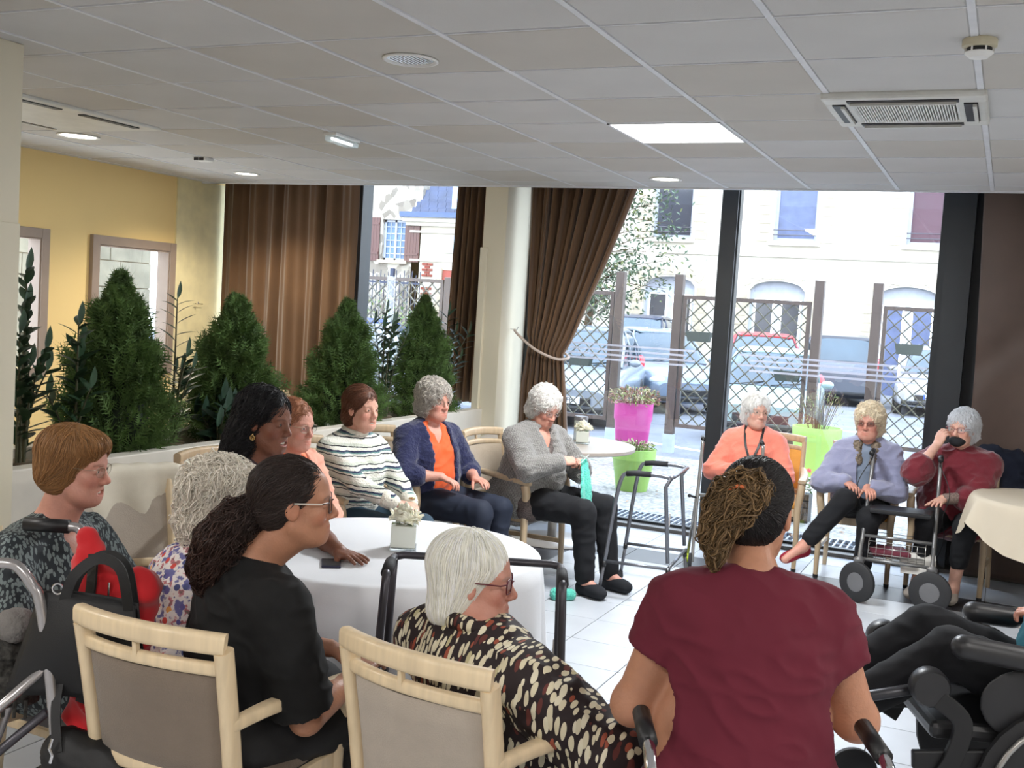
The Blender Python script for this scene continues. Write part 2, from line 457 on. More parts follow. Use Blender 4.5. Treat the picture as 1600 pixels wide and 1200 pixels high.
t = thing('ceiling_sensor', 'small boxy motion sensor on the ceiling near the yellow wall', 'sensor', (-5.61, 6.56, CEIL))
b = MB(); b.box(-.06, -.05, -.03, .06, .05, 0); b.build('housing', m_white, t, bevel=.008)
b = MB(); b.box(-.045, -.053, -.028, -.004, -.03, -.008); b.box(.004, -.053, -.028, .045, -.03, -.008); b.build('lens', m_black, t)
t = thing('smoke_detector', 'round cream smoke detector on the ceiling at the right edge', 'smoke detector', (-.172, 3.974, CEIL))
b = MB(); b.lathe([(.052, 0), (.055, -.004), (.055, -.026), (.047, -.03), (0, -.03)], 28); b.build('base', P('detector_cream', srgb(206, 198, 172), .5), t, smooth=True, angle=.7)
b = MB(); b.lathe([(.04, -.03), (.04, -.044), (0, -.044)], 24); b.build('grille', m_black, t)
b = MB(); b.lathe([(0, -.044), (.046, -.044), (.046, -.048), (.036, -.056), (.03, -.062), (0, -.062)], 24)
for k in range(6):
    a = k*pi/3; b.bar((.043*math.cos(a), .043*math.sin(a), -.028), (.043*math.cos(a), .043*math.sin(a), -.048), .006, .006)
b.build('cap', m_white, t, smooth=True, angle=.7)

# ceiling cassette (air conditioner), right
cx, cy = -.488, 5.09
t = thing('ceiling_cassette', 'white square air conditioning cassette with a slatted grille in the ceiling', 'air conditioner', (cx, cy, CEIL))
b = MB(); w = .325
b.box(-w, -w, -.03, w, -.2, .005); b.box(-w, .2, -.03, w, w, .005); b.box(-w, -.2, -.03, -.2, .2, .005); b.box(.2, -.2, -.03, w, .2, .005)
b.build('panel', P('cassette_white', srgb(214, 214, 208), .45), t, bevel=.012)
b = MB(); b.box(-.2, -.2, -.006, .2, .2, 0); b.build('filter', m_black, t)
for k in range(36):
    b = MB(); x = -.195+k*.0111; b.box(x-.0022, -.2, -.032, x+.0022, .2, -.012); b.build('grille_slat', m_white, t)
for (x0, y0, x1, y1) in ((-.22, -.29, .22, -.235), (-.22, .235, .22, .29), (-.29, -.2, -.235, .2), (.235, -.2, .29, .2)):
    b = MB(); b.box(x0, y0, -.034, x1, y1, -.028); b.build('air_slot', m_black, t)
    b = MB(); 
    if x1-x0 > y1-y0: b.box(x0+.01, y1-.02, -.045, x1-.01, y1-.005, -.034)
    else: b.box(x1-.02, y0+.01, -.045, x1-.005, y1-.01, -.034)
    b.build('louvre', P('cassette_white', (1, 1, 1)), t)
# left cassette
t = thing('ceiling_cassette', 'large flush ceiling cassette with two dark slots, upper left', 'air conditioner', (-5.33, 4.72, CEIL), .0)
b = MB(); b.box(-.42, -.62, -.02, .42, .62, .004); b.build('panel', P('cassette_white', (1, 1, 1)), t, bevel=.008)
for (y0, y1) in ((-.6, -.1), (.06, .5)):
    b = MB(); b.box(.31, y0, -.026, .36, y1, -.018); b.build('air_slot', m_black, t)
    b = MB(); b.box(-.36, y0, -.026, -.33, y1, -.018); b.build('air_slot', P('slot_grey', srgb(140, 135, 125), .6), t)
# ================================================================== IMPLICIT SURFACE ENGINE (bodies, clothes, hair)
def V3(*a): return np.array(a[0] if len(a) == 1 else a, float)
def unit(v): v = np.asarray(v, float); return v/max(1e-9, np.linalg.norm(v))

def axis_pts(lo, hi, coarse, fines):
    """non-uniform sample positions; fines: (a, b, step)"""
    out = [lo]; x = lo
    while x < hi:
        st = coarse
        for a, b, s in fines:
            if a-.02 <= x <= b+.02: st = min(st, s)
        # slow growth
        x += st; out.append(x)
    return np.array(out, np.float32)

class Field:
    """prims: list of tuples; evaluated over a grid, each inside its own box"""
    def __init__(s): s.p = []
    def cap(s, a, b, ra, rb=None, k=.02, op='+'):
        s.p.append(('c', V3(a), V3(b), ra, ra if rb is None else rb, k, op)); return s
    def ell(s, c, r, R=None, k=.02, op='+'):
        s.p.append(('e', V3(c), V3(r), np.eye(3) if R is None else np.asarray(R, float), None, k, op)); return s
    def chain(s, pts, rs, k=.02):
        for i in range(len(pts)-1): s.cap(pts[i], pts[i+1], rs[i], rs[i+1], k)
        return s
    @staticmethod
    def dist(p, X, Y, Z):
        if p[0] == 'c':
            _, a, b, ra, rb, k, op = p
            ba = b-a; L2 = max(1e-9, float(ba@ba))
            dx, dy, dz = X-np.float32(a[0]), Y-np.float32(a[1]), Z-np.float32(a[2])
            t = np.clip((dx*np.float32(ba[0])+dy*np.float32(ba[1])+dz*np.float32(ba[2]))/np.float32(L2), 0, 1)
            dx = dx-t*np.float32(ba[0]); dy = dy-t*np.float32(ba[1]); dz = dz-t*np.float32(ba[2])
            return np.sqrt(dx*dx+dy*dy+dz*dz)-(np.float32(ra)+t*np.float32(rb-ra))
        _, c, r, R, _, k, op = p
        dx, dy, dz = X-np.float32(c[0]), Y-np.float32(c[1]), Z-np.float32(c[2])
        q = []
        for i in range(3):
            q.append((dx*np.float32(R[0][i])+dy*np.float32(R[1][i])+dz*np.float32(R[2][i])))
        q0, q1, q2 = q[0]/np.float32(r[0]), q[1]/np.float32(r[1]), q[2]/np.float32(r[2])
        k0 = np.sqrt(q0*q0+q1*q1+q2*q2)+1e-6
        g = np.sqrt((q0/np.float32(r[0]))**2+(q1/np.float32(r[1]))**2+(q2/np.float32(r[2]))**2)+1e-6
        return k0*(k0-1)/g
    @staticmethod
    def comb(f, d, k, op):
        if op == '+':
            h = np.maximum(k-np.abs(f-d), 0)/k
            return np.minimum(f, d)-h*h*(k*.25)
        h = np.maximum(k-np.abs(f+d), 0)/k      # subtract
        return np.maximum(f, -d)+h*h*(k*.25)
    def bounds(s):
        lo = np.full(3, 9e9); hi = -lo
        for p in s.p:
            if p[6] != '+': continue
            l, h = s.pb(p, 0); lo = np.minimum(lo, l); hi = np.maximum(hi, h)
        return lo, hi
    @staticmethod
    def pb(p, pad):
        if p[0] == 'c':
            r = max(p[3], p[4]); return np.minimum(p[1], p[2])-r-pad, np.maximum(p[1], p[2])+r+pad
        e = np.sqrt(((p[3]*p[2][None, :])**2).sum(1)); return p[1]-e-pad, p[1]+e+pad
    def at(s, pts, prims=None):
        X, Y, Z = pts[:, 0].astype(np.float32), pts[:, 1].astype(np.float32), pts[:, 2].astype(np.float32)
        f = np.full(len(pts), .6, np.float32)
        for p in s.p: f = s.comb(f, s.dist(p, X, Y, Z), p[5], p[6])
        return f
    def mesh(s, coarse, fines=(), cut=None):
        lo, hi = s.bounds(); lo = lo-coarse*2-.02; hi = hi+coarse*2+.02
        A = [axis_pts(lo[i], hi[i], coarse, [(f[0][i], f[1][i], f[2]) for f in fines]) for i in range(3)]
        F = np.full([len(a) for a in A], .3, np.float32)
        for p in s.p:
            l, h = s.pb(p, max(p[5], .01)*1.0+coarse*2)
            ix = [(max(0, np.searchsorted(A[i], l[i])-1), min(len(A[i]), np.searchsorted(A[i], h[i])+1)) for i in range(3)]
            if any(a >= b for a, b in ix): continue
            sl = tuple(slice(a, b) for a, b in ix)
            X, Y, Z = A[0][sl[0]][:, None, None], A[1][sl[1]][None, :, None], A[2][sl[2]][None, None, :]
            F[sl] = s.comb(F[sl], s.dist(p, X, Y, Z), p[5], p[6])
        if cut is not None:
            F = cut(F, A[0][:, None, None], A[1][None, :, None], A[2][None, None, :])
        return surface_nets(F, A)

def surface_nets(F, A):
    ins = F < 0
    nx, ny, nz = F.shape
    c = ins[:-1, :-1, :-1].astype(np.int8).copy()
    for dx in (0, 1):
        for dy in (0, 1):
            for dz in (0, 1):
                if dx+dy+dz: c += ins[dx:nx-1+dx, dy:ny-1+dy, dz:nz-1+dz]
    act = (c > 0) & (c < 8)
    idx = np.argwhere(act)
    if not len(idx): return np.zeros((0, 3)), np.zeros((0, 4), int)
    ids = np.full(act.shape, -1, np.int32); ids[act] = np.arange(len(idx))
    I, J, K = idx.T
    acc = np.zeros((len(idx), 3)); cnt = np.zeros(len(idx))
    corners = [(a, b, d) for a in (0, 1) for b in (0, 1) for d in (0, 1)]
    for p in corners:
        for ax_ in range(3):
            if p[ax_]: continue
            q = list(p); q[ax_] = 1
            f0 = F[I+p[0], J+p[1], K+p[2]]; f1 = F[I+q[0], J+q[1], K+q[2]]
            m = (f0 < 0) != (f1 < 0)
            t = np.where(m, f0/np.where(m, f0-f1, 1), 0)
            pos = np.stack([I+p[0], J+p[1], K+p[2]], 1).astype(float); pos[:, ax_] += t
            acc += pos*m[:, None]; cnt += m
    v = acc/cnt[:, None]
    vv = np.stack([np.interp(v[:, i], np.arange(len(A[i])), A[i]) for i in range(3)], 1)
    quads = []
    for ax_ in range(3):
        o1, o2 = [(1, 2), (2, 0), (0, 1)][ax_]
        sl0 = [slice(None)]*3; sl1 = [slice(None)]*3
        sl0[ax_] = slice(0, -1); sl1[ax_] = slice(1, None)
        e = ins[tuple(sl0)] != ins[tuple(sl1)]
        w = np.argwhere(e)
        ok = (w[:, o1] > 0) & (w[:, o2] > 0) & (w[:, o1] < F.shape[o1]-1) & (w[:, o2] < F.shape[o2]-1)
        w = w[ok]
        if not len(w): continue
        def g(d1, d2):
            u = w.copy(); u[:, o1] -= d1; u[:, o2] -= d2; return ids[u[:, 0], u[:, 1], u[:, 2]]
        q = np.stack([g(1, 1), g(0, 1), g(0, 0), g(1, 0)], 1)
        flip = ~ins[tuple(w.T)]
        q[flip] = q[flip][:, ::-1]
        quads.append(q)
    q = np.concatenate(quads)
    return vv, q[(q >= 0).all(1)]

def vnormals(v, q):
    n = np.cross(v[q[:, 2]]-v[q[:, 0]], v[q[:, 3]]-v[q[:, 1]])
    out = np.zeros_like(v)
    for i in range(4): np.add.at(out, q[:, i], n)
    return out/np.maximum(1e-12, np.linalg.norm(out, axis=1))[:, None]

def hash3(i, j, k):
    h = (i*374761393+j*668265263+k*2147483647+12345) & 0xffffffff
    h = ((h ^ (h >> 13))*1274126177) & 0xffffffff
    return ((h ^ (h >> 16)) & 0xffff)/65535.0
def vnoise(p, sc):
    q = p*sc+100; i = np.floor(q).astype(np.int64); f = q-i; f = f*f*(3-2*f); r = 0
    for a in (0, 1):
        for b in (0, 1):
            for c in (0, 1):
                w = (f[:, 0] if a else 1-f[:, 0])*(f[:, 1] if b else 1-f[:, 1])*(f[:, 2] if c else 1-f[:, 2])
                r = r+w*hash3(i[:, 0]+a, i[:, 1]+b, i[:, 2]+c)
    return r*2-1

def np_mesh(name, v, q, mat, parent=None, color=None, smooth=True, label=None):
    me = bpy.data.meshes.new(name)
    nv, nq = len(v), len(q); k = q.shape[1]
    me.vertices.add(nv); me.vertices.foreach_set('co', np.asarray(v, np.float32).ravel())
    me.loops.add(nq*k); me.loops.foreach_set('vertex_index', q.astype(np.int32).ravel())
    me.polygons.add(nq); me.polygons.foreach_set('loop_start', np.arange(0, nq*k, k, dtype=np.int32))
    me.polygons.foreach_set('loop_total', np.full(nq, k, np.int32))
    me.polygons.foreach_set('use_smooth', np.full(nq, smooth))
    me.update(calc_edges=True)
    if color is not None:
        a = me.color_attributes.new('Col', 'FLOAT_COLOR', 'POINT')
        c = np.ones((nv, 4), np.float32); c[:, :3] = color; a.data.foreach_set('color', c.ravel())
    for m in (mat if isinstance(mat, (list, tuple)) else [mat]): me.materials.append(m)
    o = bpy.data.objects.new(name, me); COL.objects.link(o)
    if parent: o.parent = parent
    if label: o['label'] = label
    return o

def frame(fw, up=(0, 0, 1), roll=0):
    """matrix whose columns are right, forward, up"""
    f = unit(fw); r = unit(np.cross(f, V3(up))); u = np.cross(r, f)
    if roll: r, u = math.cos(roll)*r+math.sin(roll)*u, -math.sin(roll)*r+math.cos(roll)*u
    return np.stack([r, f, u], 1)
# ================================================================== PEOPLE
SKINS = {'pale': srgb(226, 178, 158), 'rosy': srgb(216, 158, 138), 'fair': srgb(222, 170, 148), 'tan': srgb(196, 142, 112), 'brown': srgb(134, 88, 68), 'olive': srgb(200, 148, 118)}
m_skin = P('skin', (1, 1, 1), .48, attr='Col', noise=.05, scale=30, bump=.15, bscale=140, sss=.12, spec=.4)
m_hair = P('hair', (1, 1, 1), .5, attr='Col', noise=.05, scale=40, spec=.4)
m_eyew = P('eye_white', srgb(228, 222, 214), .2, noise=0)
m_iris = P('iris', srgb(70, 60, 50), .15, noise=0)
m_lens = glass_mat('spectacle_lens', (.96, .97, .97), .10)
m_teeth = P('teeth', srgb(235, 228, 214), .3, noise=0)

def head_prims(F, H, O, s=1., female=1, mouth=0, age=.5, jowl=.5, nose=1.):
    """H: 3x3 head axes (right, forward, up columns), O: centre between the ears"""
    T = lambda x, y, z: O+H@(V3(x, y, z)*s)
    e = lambda c, r, k, op='+': F.ell(T(*c), np.array(r)*s, H, k*s, op)
    c = lambda a, b, ra, rb, k, op='+': F.cap(T(*a), T(*b), ra*s, rb*s, k*s, op)
    e((0, -.018, .032), (.071, .091, .082), .02)
    e((0, .022, .038), (.060, .066, .056), .03)
    e((0, .030, -.025), (.058, .055, .078), .03)
    e((0, .052, -.086), (.031, .030, .024), .035)
    e((0, .073, -.099), (.015, .012, .012), .02)
    c((-.047, .0, -.055), (-.018, .055, -.093), .013, .014, .035); c((.047, .0, -.055), (.018, .055, -.093), .013, .014, .035)
    for x in (-1, 1):
        e((x*.036, .060, -.030), (.022, .019, .021), .025)
        if jowl: e((x*.036, .042, -.078), (.016*jowl+.008, .022, .022), .03)
        c((x*.044, .072, .021), (x*.014, .083, .0185), .005, .006, .018)
        e((x*.032, .094, .001), (.0145, .013, .0115), .012, '-')
        e((x*.032, .0735, .0015), (.0140, .0142, .0130), .005)
        e((x*.032, .0905, -.0012), (.0122, .0085, .0029), .0015, '-')
        c((x*.044, .080, -.004), (x*.022, .085, -.004), .0035, .0035, .004)
        e((x*.073, -.004, -.008), (.009, .018, .029), .008)
        e((x*.069, -.012, -.006), (.008, .01, .02), .01)
        e((x*.0835, .001, -.004), (.006, .0105, .018), .005, '-')
    c((0, .083, .012), (0, .103*nose, -.028), .0065, .0100, .014)
    e((0, .1035*nose, -.033), (.0115, .011, .0098), .008)
    for x in (-1, 1): e((x*.0118, .0945, -.037), (.0078, .010, .0072), .007)
    e((0, .068, -.067), (.028, .021, .022), .025)
    up_ = .010 if mouth else .005
    for x in (-1, 1):
        c((0, .0870, -.0655), (x*.027, .0725, -.0690+up_), .0046, .0026, .007)
        c((0, .0860, -.0775-.002*mouth), (x*.025, .0725, -.0720+up_), .0054, .0026, .007)
    if mouth: e((0, .092, -.0705), (.022, .018, .0030+.0040*mouth), .003, '-')
    else:
        for x in (-1, 1): c((0, .0920, -.0717), (x*.028, .0755, -.0707+up_), .0013, .0010, .003, '-')
    if age > .5:
        for x in (-1, 1): c((x*.0190, .0885, -.043), (x*.031, .0725, -.066), .0010, .0012, .006, '-')
    return T

def skin_colour(v, H, O, s, tone, brow=(.12, .08, .05), lip=None, age=.5):
    base = np.array(SKINS[tone] if isinstance(tone, str) else tone)*np.array([.84, .82, .82])
    c = np.repeat(base[None], len(v), 0)
    q = (v-O)@H/s
    def g(cx, cy, cz, rx, ry, rz):
        d = ((q[:, 0]-cx)/rx)**2+((q[:, 1]-cy)/ry)**2+((q[:, 2]-cz)/rz)**2; return np.clip(1.6-d, 0, 1)
    near = (np.abs(q) < .16).all(1)
    def mixc(w, col, a):
        w = (w*near*a)[:, None]; c[:] = c*(1-w)+np.array(col)*w
    red = base*np.array([1.02, .78, .76])
    for x in (-1, 1):
        mixc(g(x*.042, .075, -.035, .024, .04, .02), red, .55)
        # brows
        d = np.abs(q[:, 2]-(.0215-.0035*np.abs(np.abs(q[:, 0])-.03)/.02)); m = np.clip(1-d/.0042, 0, 1)*(np.abs(np.abs(q[:, 0])-.031) < .019)*(q[:, 1] > .06)
        mixc(m, brow, .26)
        mixc(g(x*.074, -.006, -.006, .02, .03, .035), red, .35)
    mixc(g(0, .11, -.033, .016, .02, .014), red, .45)
    lipc = lip if lip is not None else base*np.array([.86, .52, .50])
    mixc(g(0, .084, -.0645, .026, .018, .0050), lipc, .6); mixc(g(0, .084, -.0770, .023, .018, .0052), lipc, .6)
    n = vnoise(q, 60)*.05*age+vnoise(q, 25)*.04
    c *= (1+n)[:, None]
    return np.clip(c, 0, 1)

def hand_prims(F, w, d, n, side, curl=.4, s=.92, spread=.006, thumb=1.0):
    """w wrist, d pointing direction, n back-of-hand normal, side: +1 if thumb lies on the (d x n) side"""
    d = unit(d); n = unit(V3(n)-d*(V3(n)@d)); t = np.cross(d, n)*side
    w = V3(w); P_ = lambda a, b, c_: w+(d*a+t*b+n*c_)*s
    R = np.stack([t, d, n], 1)
    F.ell(P_(.048, 0, 0), np.array([.040, .050, .0145])*s, R, .012)
    F.cap(P_(.01, .022, -.004), P_(.06, .028, -.004), .014*s, .012*s, .012)
    F.cap(P_(.01, -.02, -.004), P_(.06, -.026, -.003), .013*s, .011*s, .012)
    L = [.062, .070, .066, .052]; ang0 = [.25, .3, .35, .45]
    for i in range(4):
        b = (.031-.0205*i); p = P_(.088-.004*abs(i-1), b, .001); a = curl*ang0[i]*2
        dd = d+t*spread*10*(1.5-i)*.5
        for sg, (fr, ra, rb) in enumerate(((.45, .0092, .0084), (.30, .0084, .0076), (.25, .0076, .0066))):
            dirn = unit(dd*math.cos(a)-n*math.sin(a)); q = p+dirn*L[i]*fr*s
            F.cap(p, q, ra*s, rb*s, .0035 if sg else .006); p = q; a += curl*(1.05 if sg == 0 else .8)
    p = P_(.022, .030, -.008); dr = unit(d*.72+t*(.62*thumb)-n*.35)
    for fr, ra, rb in ((.040, .0125, .011), (.030, .0105, .0095), (.024, .0095, .0075)):
        q = p+dr*fr*s; F.cap(p, q, ra*s, rb*s, .008 if fr > .035 else .004); p = q; dr = unit(dr+d*.22-n*.15*curl*2)
    return w+d*.07*s

def torso_prims(F, B, g=0, parts='all', k=.05):
    hz, sc, gi = B['hip'], B['sh'], B['girth']; up = unit(sc-hz); rt = B['srt']; fw = unit(np.cross(up, rt))
    R = np.stack([rt, fw, up], 1); ln = np.linalg.norm(sc-hz); sw = B['sw']
    h = lambda a, b=0, c=0: hz+up*ln*a+fw*b+rt*c
    if parts in ('all', 'trunk'):
        F.ell(h(.02, -.02), V3(.165*gi+g, .125*gi+g, .115+g), R, k)
        F.ell(h(.32, .025+.035*(gi-1)), V3(.148*gi+g, .122*gi+g, .17+g), R, k)
        F.ell(h(.68, .005), V3(.152*min(gi, 1.12)+g, .108*gi**.5+g, .17+g), R, k)
        bu = B['bust']
        for x in (-1, 1): F.ell(h(.62, .075, x*.068), V3(.066*bu+g*.7, .060*bu+g, .066*bu+g*.7), R, k*.7)
        F.cap(h(.885, -.012, -sw+.045), h(.885, -.012, sw-.045), .056+g*.7, .056+g*.7, k)
        F.cap(h(.93, -.015, -.07), h(1.05, -.008, 0), .045+g*.6, .04+g*.3, k*.8)
        F.cap(h(.93, -.015, .07), h(1.05, -.008, 0), .045+g*.6, .04+g*.3, k*.8)
    return h

def arm_pts(B, sd):
    """two-bone arm: shoulder, elbow, wrist"""
    sh = B['sh']+B['srt']*(B['sw']*sd)-unit(B['sh']-B['hip'])*.052
    w = V3(B['wr'][0 if sd < 0 else 1]); a, b = B['ua'], B['fa']
    v = w-sh; D = np.linalg.norm(v)
    if D > (a+b)*.995: w = sh+v/D*(a+b)*.995; D = (a+b)*.995; v = w-sh
    D = max(D, abs(a-b)+.03)
    x = (a*a-b*b+D*D)/(2*D); hgt = math.sqrt(max(0, a*a-x*x)); u = v/np.linalg.norm(v)
    hint = V3(B['el'][0 if sd < 0 else 1]); hp = unit(hint-u*(hint@u))
    return sh, sh+u*x+hp*hgt, w

def person(label, loc, face, hipz=.53, lean=(0, .03), slen=.43, sw=.165, girth=1.08, bust=1., hd=(0, .035), hneck=.175, hs=1., look=(0, 0, 0),
           wr=((-.16, .30, .62), (.16, .30, .62)), el=((-1, -.4, -.6), (1, -.4, -.6)), hands=None, ua=.265, fa=.225, twist=0,
           knee=((-.11, .43, .50), (.11, .43, .50)), ank=((-.11, .42, .09), (.11, .42, .09)), toe=((0, 1, 0), (0, 1, 0)),
           tone='fair', brow=(.3, .27, .24), lip=None, mouth=0, age=.8, jowl=.6, nose=1., res=(.013, .0042), legs=True, arms=(1, 1), eyes=srgb(80, 70, 60), flat=0, tk=1., lids=0, frame_up=None):
    B = dict(girth=girth, bust=bust, sw=sw, ua=ua, fa=fa, wr=wr, el=el, tk=tk)
    B['hip'] = V3(0, 0, hipz); B['sh'] = V3(lean[0], lean[1], hipz+slen)
    B['srt'] = V3(math.cos(twist), math.sin(twist), 0)
    up = unit(B['sh']-B['hip']); B['srt'] = unit(B['srt']-up*(B['srt']@up))
    yaw, pit, rol = look
    f = V3(-math.sin(yaw)*math.cos(pit), math.cos(yaw)*math.cos(pit), math.sin(pit))
    H = frame(f, (0, 0, 1), rol); O = B['sh']+V3(hd[0], hd[1], hneck)
    B['H'], B['O'], B['hs'] = H, O, hs
    F = Field(); torso_prims(F, B)
    nb = B['sh']+V3(0, -.012, .03)
    F.cap(nb, O+H@V3(0, -.025, -.075)*hs, .054, .049, .03)
    F.cap(nb+V3(0, .02, -.01), O+H@V3(0, .02, -.085)*hs, .045, .04, .03)
    T = head_prims(F, H, O, hs, mouth=mouth, age=age, jowl=jowl, nose=nose)
    fines = [(O-.135*hs, O+.145*hs, res[1])]
    B['arms'] = []
    hands = hands or [None, None]
    for i, sd in enumerate((-1, 1)):
        s_, e_, w_ = arm_pts(B, sd); B['arms'].append((s_, e_, w_))
        F.cap(s_, e_, .047*tk, .038*tk, .035); F.cap(e_, w_, .040*tk, .027, .02)
        F.cap(lerp(e_, w_, .05), lerp(e_, w_, .5), .040*tk, .036*tk, .02)
        hnd = hands[i] or {}
        d = unit(V3(hnd.get('d', unit(w_-e_)))); n = V3(hnd.get('n', (0, 0, 1)))
        # thumb side: for palms-down, inner side
        t = np.cross(d, unit(n-d*(n@d))); sideflag = hnd.get('side', 1 if (t[0]*(-sd)) > 0 else -1)
        if arms[i]:
            c = hand_prims(F, w_, d, n, sideflag, hnd.get('curl', .45), hnd.get('s', .92), hnd.get('spread', .005), hnd.get('thumb', 1.))
            fines.append((c-.09, c+.09, res[1]))
    B['legs'] = []
    if legs:
        for i, sd in enumerate((-1, 1)):
            hp = V3(sd*.085, .03, hipz-.02); k_ = V3(knee[i]); a_ = V3(ank[i]); B['legs'].append((hp, k_, a_, unit(V3(toe[i]))))
            F.cap(hp, k_, .078*tk, .046, .02); F.cap(k_, lerp(k_, a_, .35), .044, .047, .02); F.cap(lerp(k_, a_, .35), a_, .047, .034, .02)
            F.cap(a_, a_+unit(V3(toe[i]))*.13+V3(0, 0, -.045), .034, .026, .03)
    v, q = F.mesh(res[0], fines)
    col = skin_colour(v, H, O, hs, tone, brow, lip, age)
    body = np_mesh('person', v, q, m_skin, None, col)
    tag(body, label, 'person'); body.location = loc; body.rotation_euler = (0, 0, face)
    B['obj'] = body; B['res'] = res
    # eyes
    for x in (-1, 1):
        b = MB(); b.cur = 0; R4 = Matrix([list(r) for r in H]).to_4x4()
        b.ball((0, 0, 0), .0122*hs, 12, 8); n0 = len(b.f); b.cur = 1
        b.lathe([(0, .0126), (.0022, .0125)], 10, axis='y'); b.cur = 2; b.lathe([(.0020, .0126), (.0058, .0118)], 12, axis='y')
        b.v = [tuple(V3(T(x*.032, .0752, .0003))+H@V3(p)*(hs if i_ >= 0 else 1)) for i_, p in enumerate(b.v)]
        b.build('eye', [m_eyew, m_black, P('iris_%02x%02x' % (int(eyes[0]*255), int(eyes[2]*255)), eyes, .15, noise=0)], body, smooth=True)
    if mouth:
        b = MB(); b.grid(9, 3, lambda u, w: tuple(V3(T((u-.5)*.038, .0845-((u-.5)*.038)**2*14, -.0665+((u-.5)*.038)**2*12-.0075*w))))
        b.build('teeth', m_teeth, body, smooth=True, solid=.002)
    return B

def folds(v, q, amp, sc=14, fine=.35, seed=0):
    n = vnormals(v, q)
    w = v.copy(); w[:, 2] *= 1.6; w[:, 0] += v[:, 2]*.8
    d = (1-np.abs(vnoise(w+seed, sc)))**2*amp*1.4-amp*.4+vnoise(v+seed, sc*2.7)*amp*fine
    return v+n*d[:, None]

def garment_top(B, mat, name='sweater', g=.014, sleeve=.96, cuff=None, fold=.005, neck=.0, vneck=0, hem=None, open_front=0, res=.0085, wide=1.0, shoulder=.0, label=None, loose=0, sc=14, sleeves=(1, 1)):
    F = Field(); h = torso_prims(F, B, g)
    up = unit(B['sh']-B['hip'])
    if hem: 
        for x in (-1, 1): F.cap(h(-.05, .02, x*.06), h(-.05, hem, x*.10), .11*B['girth']+g, .085+g, .05)
    if loose: F.ell(h(.25, .03), V3(.17*B['girth']+loose, .135*B['girth']+loose, .2), np.eye(3), .05)
    for i in (0, 1):
        if not sleeves[i]: continue
        s_, e_, w_ = B['arms'][i]; tk = B['tk']
        if sleeve > .55:
            t = (sleeve-.5)*2; c_ = lerp(e_, w_, t)
            F.cap(s_, e_, .049*tk+g*.9*wide, .041*tk+g*.9*wide, .03); F.cap(e_, c_, .041*tk+g*.9*wide, (.030 if t > .7 else .040*tk)+g*.85*wide, .018)
        else:
            c_ = lerp(s_, e_, sleeve*2); F.cap(s_+V3(0, 0, .005), lerp(s_, e_, min(1, sleeve*2+.25)), .049*tk+g*wide, .046*tk+g*1.3*wide, .04)
            # clean hem: cut perpendicular
    # neck opening
    nk = B['sh']+V3(0, .0, .06)
    F.ell(nk+V3(0, .004, .05), V3(.062+neck, .062+neck, .062), None, .012, '-')
    if vneck:
        for t in range(8):
            a = t/7; F.ell(h(1.06-(.06+.36*vneck)*a, .10+.075*a, 0), V3(.056*(1-a)**.8+.006, .085, .030), None, .006, '-')
    cut = None
    cuts = []
    if sleeve <= .55:
        for i in (0, 1):
            s_, e_, w_ = B['arms'][i]; d = unit(e_-s_); c_ = lerp(s_, e_, sleeve*2)
            cuts.append((c_, d, s_, e_))
    lowcut = B['hip'][2]-.11 if not hem else None
    def cutf(F_, X, Y, Z):
        for (c_, d, s_, e_) in cuts:
            pl_ = (X-c_[0])*d[0]+(Y-c_[1])*d[1]+(Z-c_[2])*d[2]
            near = np.sqrt((X-e_[0])**2+(Y-e_[1])**2+(Z-e_[2])**2)-.17
            F_ = np.maximum(F_, np.minimum(pl_, -near))
        if open_front:
            fw = unit(np.cross(up, B['srt'])); hc = B['hip']
            lx = (X-hc[0]-(Z-hc[2])*up[0]/up[2])*B['srt'][0]+(Y-hc[1]-(Z-hc[2])*up[1]/up[2])*B['srt'][1]
            ly = (X-hc[0]-(Z-hc[2])*up[0]/up[2])*fw[0]+(Y-hc[1]-(Z-hc[2])*up[1]/up[2])*fw[1]
            F_ = np.maximum(F_, np.minimum(open_front*(1.-.0*Z)-np.abs(lx), ly-.02))
        return F_.astype(np.float32)
    v, q = F.mesh(res, (), cutf)
    if fold: v = folds(v, q, fold, sc, seed=B['sh'][2]*7+len(v) % 13)
    o = np_mesh(name, v, q, mat, B['obj'], None, label=label)
    return o

def garment_legs(B, mat, name='trousers', g=.012, end=.93, res=.011, fold=.005, flare=0, label=None):
    F = Field()
    F.ell(B['hip']+V3(0, -.01, -.015), V3(.168*B['girth']+g, .135*B['girth']+g, .105+g), None, .05)
    for (hp, k_, a_, t_) in B['legs']:
        c_ = lerp(k_, a_, end); F.cap(hp, k_, .090*B['tk']+g, .062+g, .05); F.cap(k_, c_, .060+g, .043+g+flare, .02)
    v, q = F.mesh(res); v = folds(v, q, fold, 12, seed=3)
    return np_mesh(name, v, q, mat, B['obj'], None, label=label)

def shoes(B, mat, name='shoe', res=.006, thick=0, label=None):
    for i, (hp, k_, a_, t_) in enumerate(B['legs']):
        F = Field(); dn = unit(a_-k_)
        up = unit(np.cross(np.cross(t_, -dn), t_)) if abs(t_@dn) < .95 else V3(0, 0, 1)
        if t_[2] == 0: up = V3(0, 0, 1)
        hl = a_-t_*.02-up*.035
        R = frame(t_, up)
        F.ell(hl, V3(.036+thick, .042, .042), R, .03); F.ell(hl+t_*.09-up*.004, V3(.042+thick, .07, .034+thick), R, .03)
        F.ell(hl+t_*.145-up*.012, V3(.040+thick, .042, .024+thick), R, .03)
        F.cap(hl-up*.028-t_*.01, hl-up*.026+t_*.15, .022+thick, .02+thick, .02)
        if not thick: F.ell(a_+up*.02+t_*.0, V3(.034, .034, .05), R, .015, '-')
        v, q = F.mesh(res); np_mesh(name, v, q, mat, B['obj'], None, label=label)

